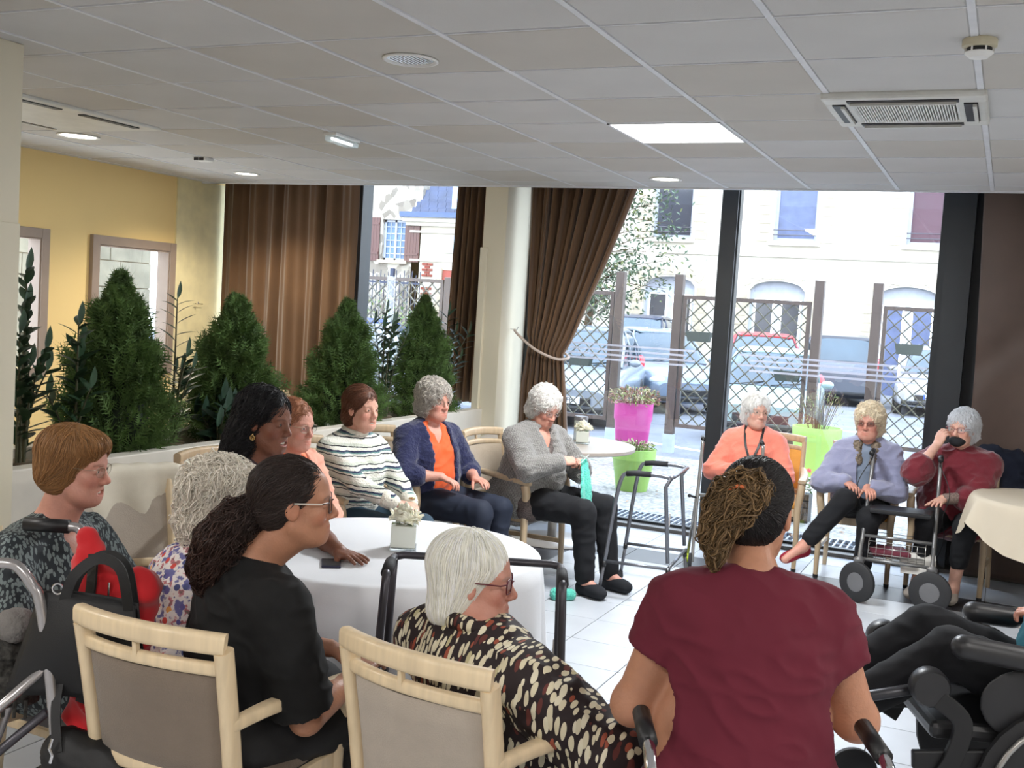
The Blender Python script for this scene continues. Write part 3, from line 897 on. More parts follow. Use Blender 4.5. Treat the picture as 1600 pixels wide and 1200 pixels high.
def hair(B, build, colr, n=900, seg=9, length=.09, comb=None, r=.0013, var=.16, lift=.004, curl=0, cut_face=True, res=.006, name='hair', cs=30, disp=.004, tint=None, face_y=.055, face_z=.055, jitter=.15, root=None, dscale=40, taper=1, locks=0, lock_r=.004, lock_len=.05, lock_curl=3.0):
    H, O, s = B['H'], B['O'], B['hs']; col = np.array(colr)
    F = Field(); tf = lambda x, y, z: V3(x, y, z)
    build(F)
    if cut_face:
        F.ell(V3(0, face_y+.085, -.045), V3(.074, .098, .115+face_z-.055), None, .012, '-')
    v, q = F.mesh(res)
    nrm = vnormals(v, q)
    v2 = v+nrm*((vnoise(v, dscale)*disp+vnoise(v, dscale*2.5)*disp*.5)[:, None])
    c = np.repeat(col[None]*.85, len(v), 0)*(1+vnoise(v, 70)*.12)[:, None]
    if tint: c = tint(v, c)
    V_ = [v2]; Q_ = [q]; C_ = [c]
    passes = [(n, length, r, lift, curl, 0)]
    if locks: passes.append((locks, lock_len, lock_r, lift+lock_r*.8, lock_curl, 1))
    for (n, length, r, lift, curl, fat) in passes:
        if not n: continue
        rs = np.random.RandomState(len(v) % 1000+fat)
        pick = rs.choice(len(v), n) if root is None else rs.choice(np.where(root(v))[0], n)
        p = v[pick]+nrm[pick]*.0005; off = rs.rand(n)*lift
        st = length*(.55+.6*rs.rand(n))/seg; jd = rs.randn(n, 3)*jitter
        path = [p.copy()]; sid = rs.rand(n, 3)*3
        def grad(x):
            e = 2e-3; g = np.zeros_like(x); 
            for i in range(3):
                d = np.zeros(3); d[i] = e; g[:, i] = F.at(x+d)-F.at(x-d)
            return g/np.maximum(1e-9, np.linalg.norm(g, axis=1))[:, None]
        for k in range(seg):
            d = comb(p)+jd
            if curl:
                q_ = p+sid*.03
                d = d+np.stack([vnoise(q_+7, cs), vnoise(q_+17, cs), vnoise(q_+29, cs)], 1)*curl
            g = grad(p); d = d-g*(d*g).sum(1)[:, None]
            d /= np.maximum(1e-6, np.linalg.norm(d, axis=1))[:, None]
            p = p+d*st[:, None]
            f = F.at(p); gg = grad(p)
            p = p-gg*(f-off*math.sin(min(1, (k+1)/3)*pi/2))[:, None]*.9
            path.append(p.copy())
        path = np.stack(path, 1)       # n, seg+1, 3
        if curl: path = path+np.stack([vnoise(path.reshape(-1, 3)+3, 55), vnoise(path.reshape(-1, 3)+13, 55), vnoise(path.reshape(-1, 3)+23, 55)], 1).reshape(path.shape)*(.003 if not fat else .010)*min(curl, 1)
        t = np.gradient(path, axis=1); t /= np.maximum(1e-9, np.linalg.norm(t, axis=2))[..., None]
        a = np.cross(t, rs.randn(n, 1, 3)); a /= np.maximum(1e-9, np.linalg.norm(a, axis=2))[..., None]; b = np.cross(t, a)
        rad = r*(1-np.linspace(0, 1, seg+1)**2*.85*taper)[None, :, None]*(.6+.8*rs.rand(n))[:, None, None]
        ring = np.stack([path+(a*math.cos(x)+b*math.sin(x))*rad for x in (0, 2.1, 4.2)], 2)   # n,seg+1,3,3
        vv = ring.reshape(-1, 3); base = sum(len(x) for x in V_)
        ii = np.arange(n)[:, None, None]*(seg+1)*3+np.arange(seg)[None, :, None]*3+np.arange(3)[None, None, :]
        jj = np.arange(n)[:, None, None]*(seg+1)*3+np.arange(seg)[None, :, None]*3+((np.arange(3)+1) % 3)[None, None, :]
        qq = np.stack([ii, jj, jj+3, ii+3], -1).reshape(-1, 4)+base
        cc = (col[None]*(1+rs.randn(n, 1)*var)).clip(0, 1); cc = np.repeat(cc, (seg+1)*3, 0)
        if tint: cc = tint(vv, cc)
        V_.append(vv); Q_.append(qq); C_.append(cc)
    V_ = np.concatenate(V_)@H.T*s+O
    return np_mesh(name, V_, np.concatenate(Q_), m_hair, B['obj'], np.concatenate(C_).clip(0, 1))

def glasses(B, mat, w=.052, h=.034, t=.0014, rim=True, square=4, z=-.001, lens=True, label=None, temple=None, dark=None):
    H, O, s = B['H'], B['O'], B['hs']; T = lambda p: tuple(O+H@(V3(p)*s)); b = MB(); b.cur = 0
    y = .0985
    for x in (-1, 1):
        loop = []
        for k in range(24):
            a = 2*pi*k/24; cx, cz = math.cos(a), math.sin(a); e = 2/square
            px = math.copysign(abs(cx)**e, cx)*w/2; pz = math.copysign(abs(cz)**e, cz)*h/2
            loop.append(T((x*.034+px, y-abs(x*.034+px)*.09-((px*x) > 0)*.003, z+pz-(.0 if True else 0))))
        if rim: b.cur = 0; b.tube(loop, t, 6, closed=True)
        if lens:
            b.cur = 1; b.add(loop, [tuple(range(24))])
        b.cur = 0
        b.tube([T((x*(.034+w/2), y-.008, z+h*.3)), T((x*.078, .075, z+h*.3)), T((x*.080, .0, z+.012)), T((x*.079, -.02, z-.01))], t*1.05, 6)
    b.tube([T((-.034+w/2, y-.001, z+h*.15)), T((0, y+.004, z+h*.22)), T((.034-w/2, y-.001, z+h*.15))], t, 6)
    o = b.build('glasses', [mat, dark or m_lens], B['obj'], smooth=True, label=label)
    if temple:
        for x in (-1, 1):
            b2 = MB(); b2.tube([T((x*(.036+w/2), y-.012, z+h*.31)), T((x*.0795, .07, z+h*.31)), T((x*.0815, .0, z+.014))], t*1.6, 6); b2.build('temple', temple, o, smooth=True)
    return o
# ================================================================== FURNITURE
def wood_mat(name, col, d=.12):
    m = P(name, col, .42, noise=.05, scale=4, coat=.15)
    def f(N, L, co):
        mp = N.new('ShaderNodeMapping'); mp.inputs['Scale'].default_value = (14, 14, 1.6); L.new(co, mp.inputs[0])
        n = N.new('ShaderNodeTexNoise'); n.inputs['Scale'].default_value = 3; n.inputs['Detail'].default_value = 6; L.new(mp.outputs[0], n.inputs['Vector'])
        return ramp(N, L, n.outputs[0], [(.3, tuple(c*(1-d) for c in col)), (.7, tuple(min(1, c*(1+d*.5)) for c in col))])
    return base_from(m, f)
def woven(name, col, sc=260, rough=.8, d=.03):
    m = P(name, col, rough, bump=.25, bscale=sc, noise=d, scale=20, sheen=.2); return m
m_wood = wood_mat('beech_wood', srgb(226, 204, 168))
m_wood2 = wood_mat('ash_wood', srgb(196, 172, 140))
m_uph_d = woven('taupe_upholstery', srgb(122, 108, 94)); m_uph_l = woven('beige_upholstery', srgb(176, 164, 150))
m_uph_o = woven('ochre_upholstery', srgb(222, 160, 72)); m_uph_g = woven('grey_beige_upholstery', srgb(160, 144, 124))
m_rub = P('rubber', srgb(40, 40, 42), .7)
m_steel = P('grey_steel', srgb(120, 122, 128), .35, .7)
m_steel_d = P('dark_steel', srgb(78, 76, 82), .35, .5)
m_alu = P('aluminium', srgb(176, 174, 170), .3, .8)
m_foam = P('foam_grip', srgb(34, 34, 38), .75)

def armchair(label, group, loc, rz, wood=m_wood, uph=m_uph_d, seatm=None):
    t = thing('armchair', label, 'chair', loc, rz, group)
    W2 = .208; post = lambda z: (-.215-.09*max(0, (z-.42)/.5)**1.25, W2+.012*(z/.9))
    def rrect(a, b, n=3):
        out = []
        for sx_, sy_, a0 in ((1, 1, 0), (-1, 1, 90), (-1, -1, 180), (1, -1, 270)):
            for k in range(n):
                an = math.radians(a0+90*k/(n-1)); r = min(a, b)*.35
                out.append((sx_*(a/2-r)+r*math.cos(an), sy_*(b/2-r)+r*math.sin(an)))
        return out
    for s in (-1, 1):
        pts = [(s*(W2+.01), -.245, 0), (s*(W2+.005), -.22, .22), (s*W2, -.215, .42)]+[(s*post(z)[1], post(z)[0], z) for z in (.52, .62, .72, .80, .862)]
        b = MB(); b.sweep(pts, rrect(.034, .046), up=(0, 1, 0), scales=[(.9, .8), (1, 1), (1, 1.15)]+[(1, 1.1)]*5); b.build('rear_leg', wood, t, smooth=True, angle=.8)
        pts = spline([(s*.232, .235, 0), (s*.232, .228, .25), (s*.228, .222, .44), (s*.242, .235, .56), (s*.245, .222, .625)], 4)
        b = MB(); b.sweep(pts, rrect(.042, .040), up=(0, 1, 0), scales=[.72+.5*min(1, i/10) for i in range(len(pts))]); o = b.build('front_leg', wood, t, smooth=True, angle=.8)
        b2 = MB(); b2.lathe([(.017, 0), (.018, .022), (.0, .022)], 12, (s*.232, .235, 0)); b2.build('foot_cap', m_rub, o)
        pts = spline([(s*(W2+.012), -.262, .665), (s*.234, -.12, .672), (s*.250, .05, .662), (s*.252, .18, .652), (s*.244, .262, .640)], 5)
        n = len(pts)
        b = MB(); b.sweep(pts, rrect(.05, .030), scales=[(.55+.55*min(1, i/(n*.5)), 1.15 if i < n-2 else .8) for i in range(n)]); b.build('armrest', wood, t, smooth=True, angle=.8)
        b = MB(); b.bar((s*.215, -.21, .2), (s*.229, .22, .21), .02, .03); b.build('stretcher', wood, t, bevel=.004); b = MB(); b.bar((s*.213, -.2, .415), (s*.227, .21, .415), .022, .055); b.build('side_rail', wood, t, bevel=.004)
    for yy, xx in ((.215, .221), (-.205, .208)): b = MB(); b.bar((-xx, yy, .412), (xx, yy, .412), .022, .055); b.build('seat_rail', wood, t, bevel=.004)
    def bow(z0, half, n=10, yoff=0, depth=.055):
        y0, x0 = post(z0)[0], post(z0)[1]
        return [(x0*half*(2*i/n-1), y0+yoff-depth*(1-(2*i/n-1)**2), z0+.010*(1-(2*i/n-1)**2)) for i in range(n+1)]
    b = MB(); p_ = bow(.880, 1.035); b.sweep(p_, rrect(.038, .052, 4)); b.build('top_rail', wood, t, smooth=True, angle=.8)
    b = MB(); b.sweep(bow(.812, 1.0), rrect(.026, .034)); b.build('back_rail', wood, t, smooth=True, angle=.8)
    b = MB(); b.sweep(bow(.50, 1.0, depth=.03), rrect(.026, .04)); b.build('back_rail', wood, t, smooth=True, angle=.8)
    b = MB()
    y0 = post(.84)[0]-.055+.01
    b.bar((0, y0-.01, .826), (0, y0-.014, .862), .012, .014, (0, 1, 0)); b.build('spacer', wood, t)
    def pf(side):
        def f(u, v):
            z = lerp(.515, .802, v); y, x = post(z); k = 2*u-1; dep = lerp(.03, .055, v)
            edge = min(1, (1-abs(k))*9, min(v, 1-v)*12+.0)
            return (x*.93*k, y-dep*(1-k*k)+side*.017*max(.1, edge)**.5, z)
        return f
    b = MB(); b.grid(15, 11, pf(1)); b.grid(15, 11, pf(-1)); b.build('back_panel', uph, t, smooth=True)
    b = MB()
    prof = []
    b.box(-.215, -.2, .435, .215, .225, .485); b.build('seat_cushion', seatm or uph, t, smooth=True, bevel=.022, seg=4)
    return t

CH = {}
CH['d'] = armchair('pale beech armchair with dark taupe back panel, at the bottom left edge of the picture', 'armchairs around the white table', (-1.865, 2.35, 0), .02, m_wood, m_uph_d)
CH['l'] = armchair('pale beech armchair with light beige back panel, under the lady in the patterned blouse', 'armchairs around the white table', (-1.16, 2.53, 0), -.19, m_wood, m_uph_l)
CH['g'] = armchair('ash armchair of the lady in the navy cardigan', 'armchairs along the planter', (-3.36, 5.96, 0), -pi/2-.10, m_wood2, m_uph_g)
G1 = 'armchairs along the planter'
dup(CH['g'], (-3.36, 5.14, 0), -pi/2-.08, 'ash armchair of the lady in the striped sweater', G1)
dup(CH['g'], (-2.84, 6.47, 0), -pi/2-.16, 'ash armchair of the lady who is knitting', G1)
dup(CH['g'], (-3.36, 4.40, 0), -pi/2-.08, 'ash armchair of the lady in the peach cardigan', G1)
dup(CH['l'], (-3.18, 3.50, 0), -pi/2-.35, 'armchair with a cream cloth over its back, in front of the planter', 'armchairs around the white table')
dup(CH['l'], (-2.85, 2.42, 0), -pi/2-.1, 'beech armchair of the lady in the leaf print dress', 'armchairs around the white table')
CH['o'] = armchair('armchair with ochre upholstery under the lady in the peach jumper', 'armchairs along the window', (-1.5, 7.95, 0), pi+.12, m_wood2, m_uph_o)
G2 = 'armchairs along the window'
dup(CH['o'], (-.86, 7.93, 0), pi+.05, 'armchair with ochre seat under the lady in the lilac jacket', G2)
dup(CH['g'], (-.24, 7.98, 0), pi-.12, 'taupe armchair under the lady in the burgundy shawl', G2)
dup(CH['g'], (-5.85, 7.9, 0), .3, 'lone armchair far behind the planter by the long curtain', 'chairs behind the planter')

# cream cloth thrown over the back of the empty chair
m_cloth = P('table_linen', srgb(228, 230, 234), .75, noise=.02, scale=3, bump=.08, bscale=300)
m_cloth_b = P('beige_linen', srgb(196, 184, 164), .8, noise=.03, scale=3, bump=.08, bscale=300)
def cloth_over(u, v):
    # u across (local x), v from front hang to rear hang
    x = (u-.5)*.53; y0 = -.300-.055*(1-(2*u-1)**2)
    s = (v-.5)*.5; wob = .012*math.sin(u*17+v*3)
    if abs(s) < .045: return (x, y0+s, .926+.003*math.sin(u*30))
    d = abs(s)-.045; dr = d*(.75+.45*math.sin(u*2.5+.5))
    return (x*(1+.04*d), y0+math.copysign(.047+.05*d, s)+wob*d*5, .922-dr)
b = MB(); b.grid(28, 22, cloth_over)
o = b.build('draped_cloth', P('cream_throw', srgb(222, 214, 196), .8, bump=.08, bscale=300), None, smooth=True, solid=.003, loc=(-3.18, 3.50, .0), rot=-pi/2-.35); tag(o, 'cream cloth thrown over the back of the armchair before the planter', 'cloth')

# round table under a white cloth
def round_cloth(name, label, c, r, z, mat, drop, seed, n=160, amp=.022, corner=0):
    rr = random.Random(seed); ph = [rr.uniform(0, 6.28) for _ in range(6)]
    def f(u, v):
        a = 2*pi*u
        if v < .5:
            q = v/.5; return (r*q*math.cos(a), r*q*math.sin(a), z)
        q = (v-.5)/.5; h = drop if not corner else drop*(.75+corner*abs(math.sin(2*a+seed)))
        w = amp*q**.8*(math.sin(9*a+ph[0])+.7*math.sin(14*a+ph[1])+.5*math.sin(23*a+ph[2]))
        rad = r+.012*min(1, q*10)+.05*q+w
        return (rad*math.cos(a), rad*math.sin(a), z-h*q-.003*min(1, q*8))
    b = MB(); b.grid(n, 25, f, wrap=True)
    o = b.build(name, mat, None, smooth=True, loc=c); return tag(o, label, 'tablecloth')
t = thing('round_table', 'round dining table hidden under the white cloth in the middle of the group', 'table', (-2.16, 3.68, 0))
b = MB(); b.lathe([(0, .715), (.6, .715), (.605, .72), (.605, .738), (.6, .742), (0, .742)], 48); b.build('tabletop', m_wood, t, smooth=True, angle=.6)
b = MB(); b.lathe([(.04, .02), (.04, .715)], 16); b.build('pedestal', m_alu, t, smooth=True)
b = MB(); b.lathe([(.3, 0), (.3, .012), (.05, .03), (0, .03)], 32); b.build('base', m_alu, t, smooth=True, angle=.6)
round_cloth('tablecloth', 'plain white cloth hanging to the floor around the round table', (-2.16, 3.68, 0), .612, .747, m_cloth, .71, 4)

def pedestal_table(label, c, r, top, cat='table'):
    t = thing('round_pedestal_table', label, cat, c)
    b = MB(); b.lathe([(0, .715), (r-.01, .715), (r, .722), (r, .742), (r-.004, .746), (0, .746)], 64); b.build('tabletop', top, t, smooth=True, angle=.6)
    b = MB(); b.lathe([(.035, .02), (.035, .715)], 20); b.build('pedestal', m_alu, t, smooth=True)
    b = MB(); b.lathe([(.3, 0), (.305, .006), (.29, .016), (.05, .03), (0, .032)], 48); b.build('base', P('base_plate', srgb(176, 170, 164), .35, .3), t, smooth=True, angle=.6)
    return t
pedestal_table('round grey beige pedestal table behind the knitting lady', (-3.0, 7.55, 0), .58, P('laminate_grey', srgb(176, 166, 156), .35, noise=.03))
pedestal_table('round pedestal table under the beige cloth at the right edge', (.36, 7.4, 0), .48, P('laminate_grey', (1, 1, 1)))
round_cloth('tablecloth', 'beige cloth with pointed hanging corners on the table at the right edge', (.36, 7.4, .0), .49, .752, m_cloth_b, .2, 2.2, amp=.012, corner=.75)
t = thing('low_table', 'white topped table with a blue panel behind the planter', 'table', (-5.15, 7.0, 0))
b = MB(); b.box(-.5, -.4, .72, .5, .4, .75); b.build('tabletop', m_cloth, t, bevel=.004)
for x in (-.45, .45):
    for y in (-.35, .35): b = MB(); b.box(x-.02, y-.02, 0, x+.02, y+.02, .72); b.build('leg', m_wood2, t)
b = MB(); b.box(-.44, -.37, .5, .44, -.36, .72); b.build('front_panel', P('blue_panel', srgb(96, 118, 150), .6), t)

# ------------------------------------------------------------------ flower cubes
m_frost = P('frosted_white_glass', srgb(214, 218, 208), .25, noise=.01, coat=.5)
m_clear = P('clear_glass', (.9, .97, 1), .03, trans=.9, noise=0)
m_petal = P('cream_petal', srgb(252, 249, 226), .6, noise=.04, sss=.1)
def flower_cube(label, loc, rz, sc=1, leafy=True, seed=1):
    t = thing('flower_cube', label, 'vase', loc, rz, 'cream flower arrangements')
    w = .05*sc; rr = random.Random(seed)
    b = MB(); b.box(-w, -w, .013*sc, w, w, .1*sc); b.build('inner_cube', m_frost, t, bevel=.003)
    b = MB(); b.box(-w*1.07, -w*1.07, 0, w*1.07, w*1.07, .012*sc); b.build('glass_base', m_clear, t, bevel=.002)
    for k in range(5):
        a = k*2.5; px, py, pz = .03*sc*math.cos(a), .03*sc*math.sin(a), .115*sc
        if k == 4: px = py = 0; pz = .14*sc
        b = MB()
        for j in range(40):
            th = rr.uniform(0, 6.28); el = rr.uniform(-.1, 1.3); L = rr.uniform(.034, .055)*sc; wd = L*.75
            d = Vector((math.cos(th)*math.cos(el), math.sin(th)*math.cos(el), math.sin(el)))
            s_ = d.cross(Vector((0, 0, 1))).normalized(); n = s_.cross(d)
            def f(u, v, d=d, s_=s_, n=n, L=L, wd=wd):
                return tuple(Vector((px, py, pz))+d*(L*v)+s_*((u-.5)*wd*math.sin(pi*min(.97, .12+v*.85)))+n*(.014*sc*(v*v)*math.sin(th*3)+.006*sc*math.cos(u*7)))
            b.grid(4, 4, f)
        b.build('flower', m_petal, t, smooth=True, solid=.0008)
    if leafy:
        for k in range(4):
            b = MB(); a = k*1.6+.5
            b.grid(4, 5, lambda u, v: ((.02+.04*v)*sc*math.cos(a)-(u-.5)*.02*sc*math.sin(a)*math.sin(pi*v*.9+.2), (.02+.04*v)*sc*math.sin(a)+(u-.5)*.02*sc*math.cos(a)*math.sin(pi*v*.9+.2), (.104+.004*math.sin(v*3))*sc))
            b.build('leaf', P('leaf_green', srgb(96, 120, 60), .6), t, smooth=True)
    return t
flower_cube('cream flowers in a frosted glass cube on the white tablecloth', (-2.105, 3.72, .748), .5, .98, seed=3)
flower_cube('smaller cream flowers in a glass cube on the grey table behind the knitter', (-2.83, 7.62, .747), .3, .95, seed=8)
t = thing('glass_jar', 'tall glass jar with pale yellow filling and grey lid on the grey table', 'jar', (-2.93, 7.83, .747))
b = MB(); b.lathe([(0, 0), (.052, 0), (.052, .15), (.048, .155), (0, .155)], 24); b.build('jar_body', P('pale_glass', srgb(196, 204, 204), .15, alpha=.6), t, smooth=True, angle=.7)
b = MB(); b.lathe([(0, .06), (.048, .06), (.048, .148), (0, .148)], 24); b.build('filling', P('yellow_filling', srgb(232, 214, 150), .7), t, smooth=True, angle=.7)
b = MB(); b.lathe([(.054, .152), (.055, .175), (.05, .182), (0, .182)], 24); b.build('lid', P('lid_grey', srgb(120, 118, 120), .4, .5), t, smooth=True, angle=.7)
t = thing('mobile_phone', 'small dark phone lying on the white tablecloth', 'phone', (-2.18, 3.33, .748), .6)
b = MB(); b.box(-.035, -.06, 0, .035, .06, .008); b.build('phone_case', P('phone_navy', srgb(34, 34, 58), .3), t, bevel=.003)
b = MB(); b.box(-.031, -.05, .0082, .031, .05, .0088); b.build('screen', m_black, t)

# ------------------------------------------------------------------ walking frames
def walking_frame(label, loc, rz, mat, w=.29, d=.2, h=.80, grips=True):
    """open side towards -y; side frames along y"""
    t = thing('walking_frame', label, 'walking frame', loc, rz, 'four legged walking frames')
    for s in (-1, 1):
        A = (s*(w+.03), -d-.05, .0); Bp = (s*(w+.03), d+.05, 0); At = (s*w, -d+.03, h-.08); Bt = (s*w, d-.03, h-.08)
        pts = spline([Vector(A).lerp(Vector(At), .28), At, (s*w, -d+.09, h-.005), (s*w, -d+.16, h), (s*w, d-.06, h), (s*w, d+.0, h-.01)], 5)+[Vector(Bt).lerp(Vector((s*w, d-.02, h)), .2), Vector(Bt).lerp(Vector(Bp), .62)]
        b = MB(); b.tube([tuple(p) for p in pts], .0125, 10); b.build('side_frame', mat, t, smooth=True)
        for P0, P1 in ((A, At), (Bp, Bt)):
            b = MB(); a_ = Vector(P0); c_ = Vector(P1); b.tube([tuple(a_.lerp(c_, .02)), tuple(a_.lerp(c_, .34))], .0105, 10); lg = b.build('leg', mat, t, smooth=True)
            b = MB(); b.lathe([(.02, 0), (.021, .01), (.0155, .045), (0, .045)], 14, tuple(a_)); b.build('rubber_foot', m_rub, lg, smooth=True, angle=.8)
            b = MB(); b.tube([tuple(a_.lerp(c_, .28)), tuple(a_.lerp(c_, .33))], .0145, 12); b.build('collar', m_black, lg, smooth=True)
        b = MB(); b.tube([tuple(Vector(A).lerp(Vector(At), .33)), tuple(Vector(Bp).lerp(Vector(Bt), .33))], .010, 8); b.build('side_bar', mat, t, smooth=True)
        b = MB(); b.tube([(s*w, -d+.07, h-.008), (s*w, -d+.12, h+.0), (s*w, d-.12, h+.002)], .0175, 12); b.build('hand_grip', m_foam, t, smooth=True)
    b = MB(); b.tube([(-w, d-.005, h-.008), (-w+.03, d+.01, h-.004), (w-.03, d+.01, h-.004), (w, d-.005, h-.008)], .0125, 10); b.build('top_bar', mat, t, smooth=True)
    b = MB(); b.tube([(-w-.02, d+.03, h*.31), (w+.02, d+.03, h*.31)], .010, 8); b.build('front_bar', mat, t, smooth=True)
    b = MB(); b.box(w-.008, d+.006, h*.62, w+.008, d+.012, h*.72); b.build('sticker', P('sticker_white', srgb(210, 205, 200), .6), t)
    return t
walking_frame('dark grey walking frame standing beside the knitting lady', (-1.95, 6.52, 0), -pi/2+.1, m_steel, .27, .17, .78)
walking_frame('charcoal walking frame between the white table and the lady in the patterned blouse', (-1.45, 3.03, 0), .42, m_steel_d, .27, .15, .90)

# ------------------------------------------------------------------ walker with tennis balls beside the lady in the peach jumper
t = thing('wheeled_walker', 'chrome wheeled walker with yellow tennis ball feet before the peach jumper lady', 'walker', (-1.66, 7.42, 0), .3)
for s in (-1, 1):
    b = MB(); b.tube(spline([(s*.22, -.06, .06), (s*.215, -.02, .45), (s*.205, .0, .84), (s*.205, .02, .885), (s*.205, .09, .905)], 5), .0115, 10); b.build('front_tube', m_alu, t, smooth=True)
    b = MB(); b.tube([(s*.2, .02, .9), (s*.2, .11, .907)], .016, 10); b.build('hand_grip', m_black, t, smooth=True)
    b = MB(); b.tube([(s*.215, .02, .55), (s*.24, .2, .06)], .0105, 10); b.build('rear_tube', m_alu, t, smooth=True)
    b = MB(); b.ball((s*.24, .2, .034), .033, 14, 10); b.build('tennis_ball', P('tennis_ball', srgb(205, 225, 70), .9, bump=.3, bscale=300), t, smooth=True)
    b = MB(); b.lathe([(.03, -.011), (.06, -.01), (.062, 0), (.06, .01), (.03, .011), (0, .011)], 20, (s*.235, -.07, .062), axis='x'); b.build('wheel', m_rub, t, smooth=True)
    b = MB(); b.tube([(s*.215, -.02, .5), (s*.26, -.02, .51)], .008, 8); b.ball((s*.268, -.02, .51), .013, 8, 6); b.build('adjusting_knob', m_black, t, smooth=True)
b = MB(); b.tube([(-.215, .0, .52), (.215, .0, .52)], .010, 8); b.tube([(-.22, -.03, .3), (.22, -.03, .3)], .009, 8); b.build('cross_bar', m_alu, t, smooth=True)

# ------------------------------------------------------------------ rollator in front of the lady in the lilac jacket
def wheel(b, c, r, w, axis='x'): b.lathe([(r*.5, -w/2), (r*.93, -w/2), (r, -w*.3), (r, w*.3), (r*.93, w/2), (r*.5, w/2)], 28, c, axis=axis)
t = thing('rollator', 'grey four wheeled rollator with black seat and brake cables, in front of the window', 'rollator', (-.54, 7.40, 0), .04)
m_gt = P('rollator_grey', srgb(128, 128, 128), .35, .6)
WR = .128
for s in (-1, 1):
    b = MB(); b.tube(spline([(s*.215, -.10, .36), (s*.215, .06, .56), (s*.212, .19, .74), (s*.210, .235, .88), (s*.210, .22, .92), (s*.210, .14, .93)], 6), .0125, 10); b.build('handle_tube', m_gt, t, smooth=True)
    b = MB(); b.tube([(s*.210, .19, .928), (s*.210, .05, .924)], .018, 12); b.build('hand_grip', m_black, t, smooth=True)
    b = MB(); b.tube(spline([(s*.210, .2, .905), (s*.210, .12, .885), (s*.210, .05, .885)], 4), .006, 8); b.build('brake_lever', m_black, t, smooth=True)
    b = MB(); b.tube(spline([(s*.215, -.06, .40), (s*.217, -.15, .32), (s*.217, -.2, .275)], 4), .0125, 10); b.build('front_tube', m_gt, t, smooth=True)
    b = MB(); b.tube([(s*.215, .08, .58), (s*.220, .20, .36), (s*.222, .25, .15)], .0125, 10); b.build('rear_tube', m_gt, t, smooth=True)
    b = MB(); b.tube([(s*.217, -.22, .27), (s*.220, .26, .27)], .011, 10); b.build('lower_tube', m_gt, t, smooth=True)
    b = MB(); b.lathe([(.03, .24), (.034, .27), (.02, .285), (0, .285)], 14, (s*.217, -.2, 0)); b.build('fork_housing', m_gt, t, smooth=True, angle=.7)
    for q in (-.022, .022):
        b = MB(); b.bar((s*.217+q, -.2, .25), (s*.217+q, -.235, WR), .006, .022); b.build('fork', m_gt, t, bevel=.002)
    for nm, yy, rr in (('front_wheel', -.235, WR), ('rear_wheel', .26, WR)):
        b = MB(); wheel(b, (0, 0, 0), rr, .036, 'x'); an = {-1: 1.0, 1: 1.35}[s] if nm[0] == 'f' else .25; o = b.build(nm, m_rub, t, smooth=True, angle=.8, loc=(s*.217, yy, WR), rot=an)
        b = MB(); b.lathe([(0, -.024), (rr*.2, -.024), (rr*.48, -.019), (rr*.48, .019), (rr*.2, .024), (0, .024)], 20, (0, 0, 0), axis='x'); b.build('hub', P('hub_grey', srgb(104, 104, 106), .5), o, smooth=True, angle=.7)
for p0, p1 in (((-.21, .08, .54), (.21, .08, .54)), ((-.215, -.06, .40), (.215, -.06, .40)), ((-.217, -.18, .27), (.217, -.18, .27))):
    b = MB(); b.tube([p0, p1], .011, 8); b.build('cross_bar', m_gt, t, smooth=True)
b = MB(); b.box(-.19, -.10, .555, .19, .14, .585); b.build('seat', m_black, t, bevel=.012, seg=3)
b = MB()
for k in range(7): b.tube([(-.17, -.16+k*.055, .28), (.17, -.16+k*.055, .28)], .0025, 5)
for z in (.31, .35, .39): b.tube([(-.17, -.17, z), (.17, -.17, z), (.17, .17, z), (-.17, .17, z), (-.17, -.17, z)], .0025, 5)
for k in range(8): b.tube([(-.17+k*.0486, -.17, .28), (-.17+k*.0486, -.17, .39)], .002, 5)
o = b.build('wire_basket', m_alu, t, smooth=True); o['kind'] = 'stuff'
for s in (-1, 1):
    b = MB(); b.tube(spline([(s*.210, .12, .88), (s*.28, .02, .72), (s*.25, .05, .55), (s*.27, .15, .4), (s*.222, .24, .2)], 6), .003, 6); b.build('brake_cable', m_black, t, smooth=True)
o = MB(); o.box(-.12, -.13, 0, .12, .10, .035); o = o.build('folded_pouch', P('pouch_dark_red', srgb(104, 36, 52), .6), None, bevel=.014, seg=3, loc=(-.60, 7.42, .287), rot=.3); tag(o, 'dark red pouch lying in the basket of the rollator', 'pouch')
o = MB(); o.box(-.11, -.15, 0, .11, .0, .003); o = o.build('paper_sheet', P('paper', srgb(226, 222, 214), .8), None, loc=(-.42, 7.48, .30), rot=(.9, 0, .2)); tag(o, 'sheet of white paper propped in the rollator basket', 'paper')

# chrome rollator under the elbows of the woman in the maroon t-shirt
t = thing('rollator', 'chrome rollator whose handles rise at both elbows of the woman in maroon', 'rollator', (-.42, 2.33, 0), .42)
for s in (-1, 1):
    b = MB(); b.tube(spline([(s*.245, -.22, .12), (s*.245, -.2, .5), (s*.245, -.17, .74), (s*.245, -.13, .82), (s*.245, -.03, .845)], 7), .0135, 14); b.build('handle_tube', m_chrome, t, smooth=True)
    b = MB(); b.tube([(s*.245, -.08, .838), (s*.245, .06, .848)], .02, 14); b.build('hand_grip', m_black, t, smooth=True)
    b = MB(); wheel(b, (s*.245, -.24, .09), .09, .03); b.build('wheel', m_rub, t, smooth=True, angle=.8)
    b = MB(); wheel(b, (s*.245, .3, .09), .09, .03); b.build('wheel', m_rub, t, smooth=True, angle=.8)
    b = MB(); b.tube([(s*.245, -.18, .5), (s*.245, .28, .12)], .0125, 10); b.build('side_tube', m_chrome, t, smooth=True)
b = MB(); b.box(-.22, -.16, .50, .22, .2, .53); b.build('seat', m_black, t, bevel=.01)
